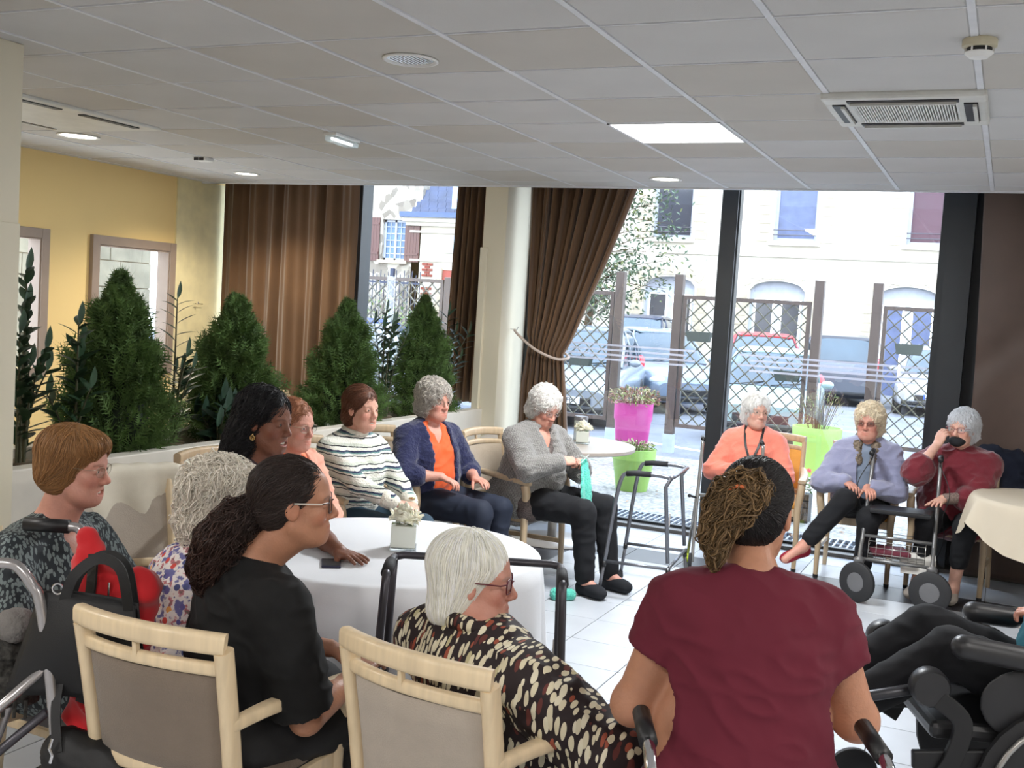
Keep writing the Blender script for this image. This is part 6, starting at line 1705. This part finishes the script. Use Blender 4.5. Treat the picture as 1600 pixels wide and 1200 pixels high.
def fence_box(x, z, label):
    t = thing('hanging_flower_box', label, 'flower box', (x, FY-.13, z), 0, 'small grey green boxes hooked on the lattice')
    b = MB(); vs = []
    for (zz, w, d) in ((0, .14, .055), (.13, .165, .075)):
        vs += [(-w, -d, zz), (w, -d, zz), (w, d, zz), (-w, d, zz)]
    b.add(vs, [(0, 3, 2, 1), (0, 1, 5, 4), (1, 2, 6, 5), (2, 3, 7, 6), (3, 0, 4, 7)]); b.build('box_body', P('box_green', srgb(56, 64, 60), .6), t, solid=.006)
    b = MB(); b.box(-.158, -.068, .09, .158, .068, .115); b.build('soil', m_bark, t)
    for s in (-1, 1): b = MB(); b.tube([(s*.1, .06, .02), (s*.1, .12, .12), (s*.1, .15, .14)], .006, 5); b.build('hook', m_steel_d, t)
fence_box(-3.78, 1.43, 'grey green flower box left of the mullion'); fence_box(-2.58, 1.0, 'grey green flower box low on the lattice near the opening')
fence_box(-1.12, 1.45, 'grey green flower box on the right lattice panel'); fence_box(-5.45, .98, 'grey green flower box above the pink planter')

# ------------------------------------------------------------------ planters outside
def shrubby(t, n, r, h, z0, mats, seed, L=.05, w=.022, up=.5):
    rr = random.Random(seed)
    for k, m_ in enumerate(mats):
        b = MB()
        for i in range(n//len(mats)):
            a = rr.uniform(0, 6.28); q = math.sqrt(rr.random())*r; z = z0+rr.random()**.8*h*(1-.4*q/r)
            d = Vector((math.cos(a)*rr.uniform(.2, 1), math.sin(a)*rr.uniform(.2, 1), rr.uniform(-.3, 1)*up*2))
            vs, fs = leaf_verts((math.cos(a)*q, math.sin(a)*q, z), d, (rr.uniform(-1, 1), rr.uniform(-1, 1), 1), L*rr.uniform(.7, 1.3), w, .2, .3, 2); b.add(vs, fs)
        o = b.build('foliage', m_, t); o['kind'] = 'stuff'
    b = MB()
    for i in range(40):
        a = rr.uniform(0, 6.28); q = rr.uniform(0, r); b.tube([(q*.4*math.cos(a), q*.4*math.sin(a), z0-.03), (q*math.cos(a), q*math.sin(a), z0+h*rr.uniform(.4, 1))], .003, 4)
    o = b.build('stems', m_bark, t); o['kind'] = 'stuff'
def tub(label, loc, r0, r1, h, mat, sq=None, rim=True):
    t = thing('outdoor_planter', label, 'planter', loc, .3)
    prof = [(r0*.96, 0), (r0, .01), (lerp(r0, r1, .72), h*.72), (r1*.98, h*.76), (r1, h*.97), (r1+.0, h), (r1-.02, h), (r1-.03, h-.05), (0, h-.05)]
    b = MB(); b.lathe(prof, 48, sq=sq); b.build('tub', mat, t, smooth=True, angle=.6); return t
m_pinkp = P('pink_plastic', srgb(184, 62, 140), .35, noise=.02); m_lime = P('lime_plastic', srgb(146, 184, 92), .4, noise=.02)
m_lf1 = P('yellow_green_leaf', srgb(112, 128, 60), .6); m_lf2 = P('rusty_leaf', srgb(130, 84, 74), .7); m_lf3 = P('straw_leaf', srgb(160, 148, 116), .8)
t = tub('tall bright pink square planter with faded flowers outside the window', (-4.05, 12.6, GZ), .17, .235, .80, m_pinkp, sq=5); shrubby(t, 700, .30, .26, .76, [m_lf1, m_lf2, m_lf3], 3)
t = tub('low round lime green tub with straw coloured plants, in front of the pink planter', (-3.47, 10.9, GZ+.02), .165, .235, .44, m_lime); shrubby(t, 260, .2, .10, .42, [m_lf1, m_lf3], 5)
t = tub('lime green tub with sparse twigs behind the lilac lady', (-2.05, 13.75, GZ), .24, .30, .62, m_lime); shrubby(t, 240, .30, .55, .6, [m_lf1, m_lf3], 6, L=.05, w=.010, up=.9)
t = thing('flower_crate', 'brown wooden crate of red and pink flowers outside, behind the armrest of the ochre chair', 'planter', (-1.72, 10.4, GZ+.02))
b = MB()
for k in range(4):
    bb = MB(); bb.box(-.16, -.12, .02+k*.065, .16, -.10, .075+k*.065); bb.build('crate_board', m_bark, t)
b.box(-.16, -.1, 0, .16, .1, .26); b.build('liner', m_black, t)
shrubby(t, 120, .16, .16, .28, [P('leaf_mid', srgb(86, 120, 60), .6)], 9)
b = MB(); rr = random.Random(2)
for k in range(26):
    c_ = (rr.uniform(-.15, .15), rr.uniform(-.12, .12), rr.uniform(.33, .5)); 
    for j in range(5):
        a = j*1.257; vs, fs = leaf_verts(c_, (math.cos(a), math.sin(a)*.6, .5+math.sin(a)*.5), (0, 0, 1), .03, .026, .1, seg=2); b.add(vs, fs)
o = b.build('blossoms', P('red_petal', srgb(226, 52, 76), .6), t); o['kind'] = 'stuff'

# ------------------------------------------------------------------ tree
t = thing('street_tree', 'loose grey green tree outside, between the tied curtain and the facade', 'tree', (-7.8, 20.7, GZ)); t.scale = (1.13, 1.13, 1.13)
rr = random.Random(21); b = MB(); tips = []
b.tube([(0, 0, 0), (.05, 0, 1.4), (.15, 0, 2.6), (.2, .1, 4.2)], [.09, .075, .06, .03], 8)
for k in range(64):
    z = rr.uniform(1.5, 4.4); a = rr.uniform(0, 6.28); L = rr.uniform(.6, 1.5); p0 = Vector((.1, 0, z)); p1 = p0+Vector((math.cos(a)*L, math.sin(a)*L*.7, rr.uniform(-.1, .7))); b.tube([tuple(p0), tuple(p0.lerp(p1, .5)+Vector((0, 0, .1))), tuple(p1)], [.012, .007, .003], 5); tips += [p0.lerp(p1, q) for q in (.35, .55, .75, .9, 1)]
b.build('branches', m_bark, t)
for nm, mt_ in (('foliage', P('tree_leaf', srgb(66, 84, 60), .6)), ('foliage', P('tree_leaf_yellow', srgb(92, 100, 52), .6))):
    b = MB()
    for k in range(3400):
        p = rr.choice(tips)+Vector((rr.gauss(0, .15), rr.gauss(0, .15), rr.gauss(0, .15))); d = Vector((rr.uniform(-1, 1), rr.uniform(-1, 1), rr.uniform(-1, .5)))
        vs, fs = leaf_verts(p, d, (rr.uniform(-1, 1), rr.uniform(-1, 1), 1), .095, .055, .15, seg=2); b.add(vs, fs)
        if nm and k > 900 and mt_.name.endswith('yellow'): break
    o = b.build(nm, mt_, t); o['kind'] = 'stuff'

# ------------------------------------------------------------------ the long pale facade across the street
m_fac = P('pale_plaster', srgb(204, 196, 180), .9, noise=.05, scale=.8)
m_quoin = P('quoin_stone', srgb(178, 166, 144), .9, noise=.12, scale=3, bump=.3, bscale=8)
m_wf = P('window_white', srgb(170, 174, 184), .5); m_wg = P('far_window_glass', srgb(62, 62, 68), .12, noise=.1, scale=.7, spec=.6)
m_wb = P('curtained_window', srgb(84, 96, 130), .3, noise=.15, scale=6)
FYB = 25.0
bd = thing('long_building', 'long pale two storey building across the street with arched ground floor doors', 'building', (0, 33.0, -.709)); bd.scale = (1.32, 1.32, 1.32)
hol = []
XS = [-7.42, -4.57, -1.72, 1.13, -10.2]
def facade(x0, x1, z0, z1): b = MB(); b.box(x0, 0, z0, x1, .35, z1); return b
doors = [(x-.62, x+.62) for x in (-7.38, -4.86, -2.05, .8)]
wins = [(x-.48, x+.48) for x in (-7.42, -4.57, -1.72, 1.13)]
def strip(xs, z0, z1, x0, x1):
    b = MB(); cur = x0
    for a, c_ in sorted(xs):
        b.box(cur, 0, z0, a, .35, z1); cur = c_
    b.box(cur, 0, z0, x1, .35, z1); return b
b = strip(doors, 0, 2.60, -10.4, 8); 
b2 = MB(); b2.box(-10.4, 0, 2.86, 8, .35, 3.72); b.add(b2.v, b2.f)
b2 = strip(wins, 3.72, 5.4, -10.4, 8); b.add(b2.v, b2.f); b2 = MB(); b2.box(-10.4, 0, 5.4, 8, .35, 7.2); b.add(b2.v, b2.f)
# arch heads
cur = -10.4
for a, c_ in doors:
    b2 = MB(); b2.box(cur, 0, 2.6, a, .35, 2.86); b.add(b2.v, b2.f); cur = c_
    n = 12; vs = []; 
    for k in range(n+1):
        x = lerp(a, c_, k/n); zz = 2.60+.22*math.sqrt(max(0, 1-(2*k/n-1)**2)); vs += [(x, 0, zz), (x, 0, 2.87), (x, .35, zz), (x, .35, 2.87)]
    b.add(vs, [(4*k, 4*k+1, 4*k+5, 4*k+4) for k in range(n)]+[(4*k, 4*k+4, 4*k+6, 4*k+2) for k in range(n)])
b2 = MB(); b2.box(cur, 0, 2.6, 8, .35, 2.86); b.add(b2.v, b2.f)
b.build('wall', m_fac, bd)
b = MB(); b.box(-10.4, -.06, 3.36, 8, 0, 3.44); b.build('string_course', m_fac, bd)
b = MB(); b.box(-10.45, -.3, 7.1, 8.05, .4, 7.35); b.build('cornice', m_fac, bd)
rr = random.Random(33)
qb = None
def stones(x0, z0, n, alt):
    for k in range(n):
        w = .34 if (k+alt) % 2 else .22
        b = MB(); b.box(x0-w/2, -.018, z0+k*.2+.006, x0+w/2, .01, z0+k*.2+.194); b.build('quoin_stone', m_quoin, bd)
for a, c_ in doors: stones(a-.16, 1.2, 7, 0); stones(c_+.16, 1.2, 7, 0)
for a, c_ in wins: stones(a-.2, 3.7, 7, 1); stones(c_+.2, 3.7, 7, 1)
for a, c_ in doors:
    for k in range(7):
        f_ = (k-3)/3; xm = (a+c_)/2+f_*.66; b = MB(); b.box(-.085, -.015, 0, .085, .01, .24); b.build('arch_stone', m_quoin, bd, loc=(xm, 0, 2.62+.24*math.sqrt(max(0, 1-(f_*.92)**2))), rot=(0, f_*.45, 0))
for k, (a, c_) in enumerate(wins):
    w = MB(); cx_ = (a+c_)/2
    for q in ((a, 3.72, a+.07, 5.4), (c_-.07, 3.72, c_, 5.4), (a+.07, 3.72, c_-.07, 3.80), (a+.07, 5.33, c_-.07, 5.4)): w.box(q[0], .16, q[1], q[2], .22, q[3])
    wo = w.build('window_frame', m_wf, bd)
    g = MB(); g.box(a+.07, .19, 3.8, c_-.07, .2, 5.33); g.build('window_pane', [m_wg, m_wb, P('maroon_blind', srgb(84, 56, 66), .6), m_wg][k], wo)
    s = MB(); s.box(a-.1, -.1, 3.62, c_+.1, .1, 3.72); s.build('window_sill', m_fac, bd)
    r_ = MB()
    for zz in (3.86, 3.97): r_ = MB(); r_.tube([(a, -.02, zz), (c_, -.02, zz)], .012, 6); r_.build('guard_rail', m_steel_d, bd)
for k, (a, c_) in enumerate(doors):
    w = MB(); cx_ = (a+c_)/2
    for q in ((a, 0, a+.08, 2.62), (c_-.08, 0, c_, 2.62), (cx_-.06, 0, cx_+.06, 2.42), (a+.08, 2.42, c_-.08, 2.56)): w.box(q[0], .14, q[1], q[2], .22, q[3])
    w.box(a, .18, 2.5, c_, .2, 2.86)
    wo = w.build('door_frame', m_wf, bd)
    for x0, x1 in ((a+.08, cx_-.06), (cx_+.06, c_-.08)):
        g = MB(); g.box(x0+.05, .16, .3, x1-.05, .18, 2.40); g.build('door_pane', m_wb if k >= 2 else m_wg, wo)
# green creeper in front of middle door
t = thing('facade_shrub', 'thin yellow green bush growing by the middle arched door', 'shrub', (-6.6, 31.8, GZ)); shrubby(t, 420, .8, 1.4, .1, [m_lf1, P('leaf_mid', (1, 1, 1))], 12, L=.12, w=.05)

# ------------------------------------------------------------------ stone gable house and slate roof house, left
m_rub = P('rubble_stone', srgb(160, 150, 138), .95, noise=.2, scale=2, bump=.8, bscale=6)
def rubble(N, L, co):
    v = N.new('ShaderNodeTexVoronoi'); v.inputs['Scale'].default_value = 5; v.feature = 'F1'; L.new(co, v.inputs['Vector'])
    n = N.new('ShaderNodeTexNoise'); n.inputs['Scale'].default_value = 3; L.new(co, n.inputs['Vector'])
    sp = N.new('ShaderNodeSeparateColor'); L.new(v.outputs['Color'], sp.inputs[0])
    return ramp(N, L, sp.outputs[0], [(0, srgb(112, 104, 94)), (.5, srgb(160, 152, 138)), (1, srgb(192, 186, 172))])
base_from(m_rub, rubble)
bd = thing('stone_house', 'old rubble stone gable house with brown shuttered window, far left', 'house', (-15.8, 26, GZ))
b = MB(); b.box(-3.4, 0, 0, -.10, .4, 9.2)
b.box(-.10, 0, 0, .62, .4, 2.95); b.box(.62, 0, 0, 1.1, .4, 9); b.box(-.10, 0, 4.05, .62, .4, 9)
b.build('gable_wall', m_rub, bd)
b = MB(); 
for q in ((-.10, 2.95, -.04, 4.05), (.56, 2.95, .62, 4.05), (.23, 2.95, .29, 4.05), (-.1, 2.95, .62, 3.01), (-.1, 3.99, .62, 4.05)): b.box(q[0], .1, q[1], q[2], .15, q[3])
for k in range(1, 6):
    z = 2.95+k*.183; b.box(-.1, .11, z-.012, .62, .14, z+.012)
for x in (.095, .425): b.box(x-.01, .11, 2.95, x+.01, .14, 4.05)
wo = b.build('window_frame', m_wf, bd)
b = MB(); b.box(-.1, .13, 2.95, .62, .135, 4.05); b.build('window_panes', P('blue_pane', srgb(74, 106, 140), .2, noise=.2, scale=3), wo)
b = MB(); b.box(-.2, -.08, 2.86, .72, .05, 2.95); b.build('window_sill', m_quoin, bd)
m_shut = wood_mat('shutter_brown', srgb(86, 50, 44), .2)
for x0 in (-.62, .64):
    b = MB(); sh_ = None
    for k in range(5): b = MB(); b.box(x0+k*.09, -.05, 2.92, x0+k*.09+.085, -.02, 4.1); o = b.build('shutter_board', m_shut, bd)
    for z in (3.1, 3.9): b = MB(); b.box(x0+.02, -.07, z, x0+.43, -.05, z+.06); b.build('shutter_batten', m_shut, bd)
bd = thing('slate_roof_house', 'pale house with steep blue slate mansard roof and brick accents', 'house', (-13.2, 26, GZ))
b = MB(); b.box(-1.75, 0, 0, -.9, .4, 4.1); b.box(-.9, 0, 2.75, 2.6, .4, 4.1); b.box(-.3+.35, 0, 0, 2.6, .4, 2.75); b.build('wall', m_fac, bd)
b = MB(); b.box(-1.95, -.25, 4.0, 2.6, .4, 4.12); b.box(-1.9, -.15, 3.9, 2.6, .4, 4.0); b.box(-1.8, -.08, 3.72, 2.6, .3, 3.78); b.box(-1.78, -.06, 2.96, 2.6, .3, 3.01); b.build('cornice', m_fac, bd)
m_sl = P('blue_slate', srgb(50, 62, 92), .5, noise=.2, scale=4)
b = MB(); b.sweep([(-1.98, -.3, 4.18), (2.6, -.3, 4.18)], [(-.07, -.07), (.07, -.07), (.07, .07), (-.07, .07)]); b.build('gutter', P('zinc_blue', srgb(70, 86, 118), .4, .4), bd)
n = 0
for r_ in range(14):
    z = 4.22+r_*.16; y = -.12+r_*.06; xs = -1.75+r_*.095; off = (r_ % 2)*.13; x = xs
    while x < 1.2 and n < 290:
        w = .26-(off if x == xs else 0)
        b = MB(); b.add([(x, y-.02, z), (x+w-.008, y-.02, z), (x+w-.008, y+.05, z+.18), (x, y+.05, z+.18)], [(0, 1, 2, 3)]); b.build('slate', m_sl, bd, solid=.012); x += w; n += 1
b = MB(); b.add([(-1.75, -.1, 4.2), (2.6, -.1, 4.2), (2.6, .8, 6.6), (-.4, .8, 6.6)], [(0, 1, 2, 3)]); b.build('roof_deck', m_sl, bd)
b = MB(); b.box(-.42, -.35, 4.35, .9, .6, 6.2); b.build('dormer', P('zinc_pale', srgb(176, 198, 226), .5), bd)
b = MB(); b.box(-.2, -.38, 4.5, .8, -.34, 6.0); wo = b.build('dormer_frame', m_wf, bd); b = MB(); b.box(-.1, -.39, 4.6, .7, -.38, 5.9); b.build('dormer_pane', m_wg, wo)
b = MB(); b.box(-.75, -.06, 3.2, .3, .0, 3.66); wo = b.build('window_frame', m_wf, bd); b = MB(); b.box(-.68, -.07, 3.27, .3, -.06, 3.58); b.build('window_pane', P('green_grey_pane', srgb(160, 186, 186), .2), wo)
m_brk = P('red_brick', srgb(130, 62, 52), .9, noise=.15, scale=6)
for (zb) in (2.55, 1.9):
    for r_ in range(5):
        for k in range(2 if r_ % 2 == 0 else 1):
            x = -1.40+k*.17+(0 if r_ % 2 == 0 else .085); b = MB(); b.box(x, -.03, zb+r_*.075, x+.155, .0, zb+r_*.075+.062); b.build('brick', m_brk, bd)
b = MB(); b.box(-.9, .02, 0, -.3+.35, .1, 2.75); b.build('door', P('red_door', srgb(150, 68, 56), .6), bd)
b = MB(); b.box(-.95, -.04, 0, -.78, .02, 2.8); b.build('door_jamb', m_quoin, bd)
# iron railing
t = thing('iron_railing', 'dark blue iron railing in front of the stone house', 'railing', (-15.6, 25.2, GZ))
m_iron = P('iron_blue', srgb(38, 48, 72), .5)
for k in range(26): b = MB(); b.tube([(-1.6+k*.12, 0, .8), (-1.6+k*.12, 0, 2.55+(.1 if k % 2 else 0))], .014, 5); b.build('iron_bar', m_iron, t)
for k in (2, 18): b = MB(); b.box(-1.6+k*.12-.05, -.05, 0, -1.6+k*.12+.05, .05, 2.7); b.build('iron_post', m_iron, t)
b = MB(); b.box(-1.6, -.02, 2.3, 1.4, .02, 2.35); b.box(-1.6, -.02, .85, 1.4, .02, .9); b.build('iron_rail', m_iron, t)
b = MB(); b.box(-1.8, .2, 0, 1.4, .3, .8); b.build('low_wall', m_rub, t)
t = thing('garden_bushes', 'yellow green bushes behind the far left lattice', 'shrub', (-14.6, 24.0, GZ)); shrubby(t, 900, 1.7, 2.1, .1, [m_lf1, P('leaf_mid', (1, 1, 1))], 14, L=.12, w=.05)

# ------------------------------------------------------------------ cars
m_win = P('car_glass', srgb(58, 72, 82), .08, noise=.25, scale=1.2, spec=.7, coat=.2); m_tyre = P('tyre', srgb(34, 34, 38), .8); m_hub = P('wheel_alloy', srgb(170, 174, 180), .3, .7)
m_rl = P('rear_lamp', srgb(224, 44, 56), .2, coat=.6); m_hl = P('head_lamp', srgb(206, 214, 222), .1, coat=.8)
def car(label, loc, rz, colr, L=4.0, Wd=1.72, H=1.48, kind='hatch', plate=None, blue=False, emblem=False, metal=.3):
    """nose towards local -y"""
    t = thing('parked_car', label, 'car', loc, rz)
    m_ = P('paint_'+'%d_%d_%d' % tuple(int(c*99) for c in colr), tuple(c*.62 for c in colr), .3, metal, noise=.02, coat=.4)
    w = Wd/2
    def cage(stations, name, mat, n=20, ex=.42):
        b = MB(); k = len(stations)
        def f(u, v):
            i = min(int(v*(k-1)), k-2); q = v*(k-1)-i; q = q*q*(3-2*q)*.5+q*.5; a, c_ = stations[i], stations[i+1]
            y, z0, z1, hw = [lerp(a[j], c_[j], q) for j in range(4)]; an = 2*pi*u
            cx, cz = math.cos(an), math.sin(an)
            return (math.copysign(abs(cx)**ex, cx)*hw, y, (z0+z1)/2+math.copysign(abs(cz)**ex, cz)*(z1-z0)/2)
        b.grid(n*2, (k-1)*5+1, f, wrap=True)
        for st, rev in ((0, False), (1, True)):
            ring = [f(i/(n*2), st) for i in range(n*2)]; b.add(ring, [tuple(range(n*2)) if rev else tuple(reversed(range(n*2)))])
        return b.build(name, mat, t, smooth=True, angle=1.0)
    belt = H*.60
    cage([(-L/2, .32, .62, w*.72), (-L/2+.08, .22, .72, w*.90), (-L/2+.5, .19, belt*.90, w), (-L*.2, .18, belt, w), (L*.2, .18, belt+.03, w), (L/2-.25, .20, belt+.05, w*.98), (L/2-.05, .26, belt*.98, w*.92), (L/2, .34, belt*.8, w*.84)], 'body_shell', m_)
    rf = L/2-(.28 if kind == 'hatch' else .18)
    cage([(-L*.22, belt-.06, belt, w*.84), (-L*.12, belt-.06, H*.80, w*.82), (-L*.02, belt-.06, H*.965, w*.78), (L*.18, belt-.06, H*.985, w*.77), (rf-.32, belt-.06, H*.95, w*.77), (rf, belt-.06, belt+.05, w*.80)], 'window_band', m_win, ex=.5)
    cage([(-L*.035, H*.93, H*.955, w*.60), (.02, H*.93, H*.985, w*.70), (L*.18, H*.93, H*1.0, w*.70), (rf-.30, H*.92, H*.965, w*.68)], 'roof', m_, ex=.5)
    for s in (-1, 1):
        for y0, z0, y1, z1 in ((-L*.21, belt, -.03, H*.94), (.30, belt, .30, H*.95), (rf-.04, belt, rf-.34, H*.93)):
            b = MB(); b.tube([(s*w*.845, y0, z0-.02), (s*w*.80, lerp(y0, y1, .6), lerp(z0, z1, .6)), (s*w*.69, y1, z1)], .028, 6); b.build('pillar', m_, t, smooth=True)
        for y in (-L*.31, L*.30):
            b = MB(); wheel(b, (s*(w-.08), y, .31), .31, .2); o = b.build('wheel', m_tyre, t, smooth=True, angle=.8)
            b = MB(); b.lathe([(0, 0), (.06, .008), (.2, .0), (.2, -.02)], 20, (0, 0, 0), axis='x'); b.v = [(s*(w+.022)+p[0]*s, y+p[1], .31+p[2]) for p in b.v]; b.build('wheel_trim', m_hub, o, smooth=True)
            b = MB(); b.lathe([(.31, 0), (.36, .0), (.36, .012), (.31, .012)], 24, (0, 0, 0), axis='x'); b.v = [(s*(w-.008)+p[0]*s, y+p[1], .31+max(-.1, p[2])) for p in b.v]; b.build('wheel_arch', m_black, t, smooth=True)
        b = MB(); b.ball((s*(w+.07), -L*.17, belt+.07), (.10, .05, .065), 12, 8); b.build('wing_mirror', m_, t, smooth=True)
        b = MB(); b.ball((s*w*.70, -L/2+.14, .64), (.20, .12, .085), 14, 8); b.build('head_lamp', m_hl, t, smooth=True)
        b = MB(); b.ball((s*w*.86, L/2-.10, belt*.98), (.085, .09, .19 if kind != 'hatch' else .15), 12, 10); b.build('rear_lamp', m_rl, t, smooth=True)
    b = MB(); b.box(-w*.5, -L/2-.012, .36, w*.5, -L/2+.1, .50); b.build('grille', m_black, t, bevel=.02)
    for y0 in (-L/2-.02, L/2-.11): b = MB(); b.box(-w*.8, y0, .26, w*.8, y0+.13, .36); b.build('bumper', m_black, t, bevel=.03)
    if plate:
        for sy, y0 in ((-1, -L/2-.03), (1, L/2+.012)):
            b = MB(); b.box(-.26, y0, .40, .26, y0+.012, .51); o = b.build('number_plate', P('plate_white', srgb(226, 228, 232), .5), t)
            b = MB(); b.box(-.26, y0-.002*(-sy), .40, -.215, y0+.012-.002*(-sy)+.0, .51); b.build('plate_band', P('plate_blue', srgb(40, 80, 190), .5), o)
            text_mesh('plate_text', plate, .115, m_black, o, (.02, y0-.003 if sy < 0 else y0+.016, .418), (pi/2, 0, 0 if sy < 0 else pi))
    b = MB(); b.tube([(-w*.5, -L*.235, belt+.01), (-.05, -L*.20, belt+.06)], .01, 5); b.tube([(.05, -L*.235, belt+.01), (w*.6, -L*.20, belt+.06)], .01, 5); b.build('wiper', m_black, t)
    if emblem:
        b = MB()
        for z in (.60, .67): b.sweep([(-.10, -L/2-.01, z), (0, -L/2-.03, z+.06), (.10, -L/2-.01, z)], [(-.008, -.012), (.008, -.012), (.008, .012), (-.008, .012)], up=(0, 1, 0))
        b.build('chevron_emblem', m_chrome, t)
    return t
car('pale aqua hatchback nose to the fence, behind the peach jumper lady', (-3.50, 18.15, GZ), .12, srgb(176, 200, 198), 3.7, 1.66, 1.46, metal=.2)
car('silver car with chevron badge behind the tied curtain and pink planter', (-6.75, 18.1, GZ), .20, srgb(170, 178, 188), 4.1, 1.74, 1.62, plate='12 FF', emblem=True)
car('silver blue hatchback seen from its side between two fence posts', (-6.6, 22.0, GZ), .62, srgb(150, 166, 188), 3.9, 1.7, 1.62)
car('dark roofed car behind the silver hatchback', (-8.9, 27.6, GZ), .1, srgb(70, 78, 104), 4.2, 1.78, 1.9)
car('red car behind the pale aqua hatchback', (-4.85, 24.0, GZ), .25, srgb(200, 30, 44), 3.8, 1.75, 1.66)
car('grey estate car seen from behind through the opening of the fence', (-4.0, 29.0, GZ), pi+.22, srgb(120, 124, 134), 4.5, 1.86, 1.72, kind='suv', metal=.5)
car('white car facing the window behind the right lattice panel', (-1.45, 27.6, GZ), .05, srgb(220, 224, 230), 4.2, 1.8, 1.56, plate='BB')
car('deep blue car behind the far left lattice', (-12.0, 19.6, GZ), 1.3, srgb(50, 90, 170), 4.0, 1.7, 1.45)
car('pale grey car parked behind the plants on the left', (-10.3, 16.6, GZ), 1.45, srgb(160, 166, 176), 4.0, 1.7, 1.15 if False else 1.42)

# left neighbour wall and its light gap, seen through the openings of the yellow wall
m_ash = P('limestone_block', srgb(140, 134, 116), .9, noise=.2, scale=3, bump=.4, bscale=10)
nw = thing('neighbour_wall', 'pale limestone block wall outside the openings of the yellow wall', 'wall', (-9.4, 0, GZ))
b = MB(); b.box(-.3, 5.0, 0, -.02, 10.15, 4.2); b.build('wall_core', m_quoin, nw)
rr = random.Random(77); n = 0
for r_ in range(9):
    y = 6.4-(r_ % 2)*.3
    while y < 10.1:
        w = rr.uniform(.38, .62); y1 = min(y+w, 10.14); b = MB(); b.box(-.02, y+.006, .9+r_*.3+.006, .0+rr.uniform(0, .012), y1-.006, .9+r_*.3+.294); b.build('stone_block', m_ash, nw); y = y1
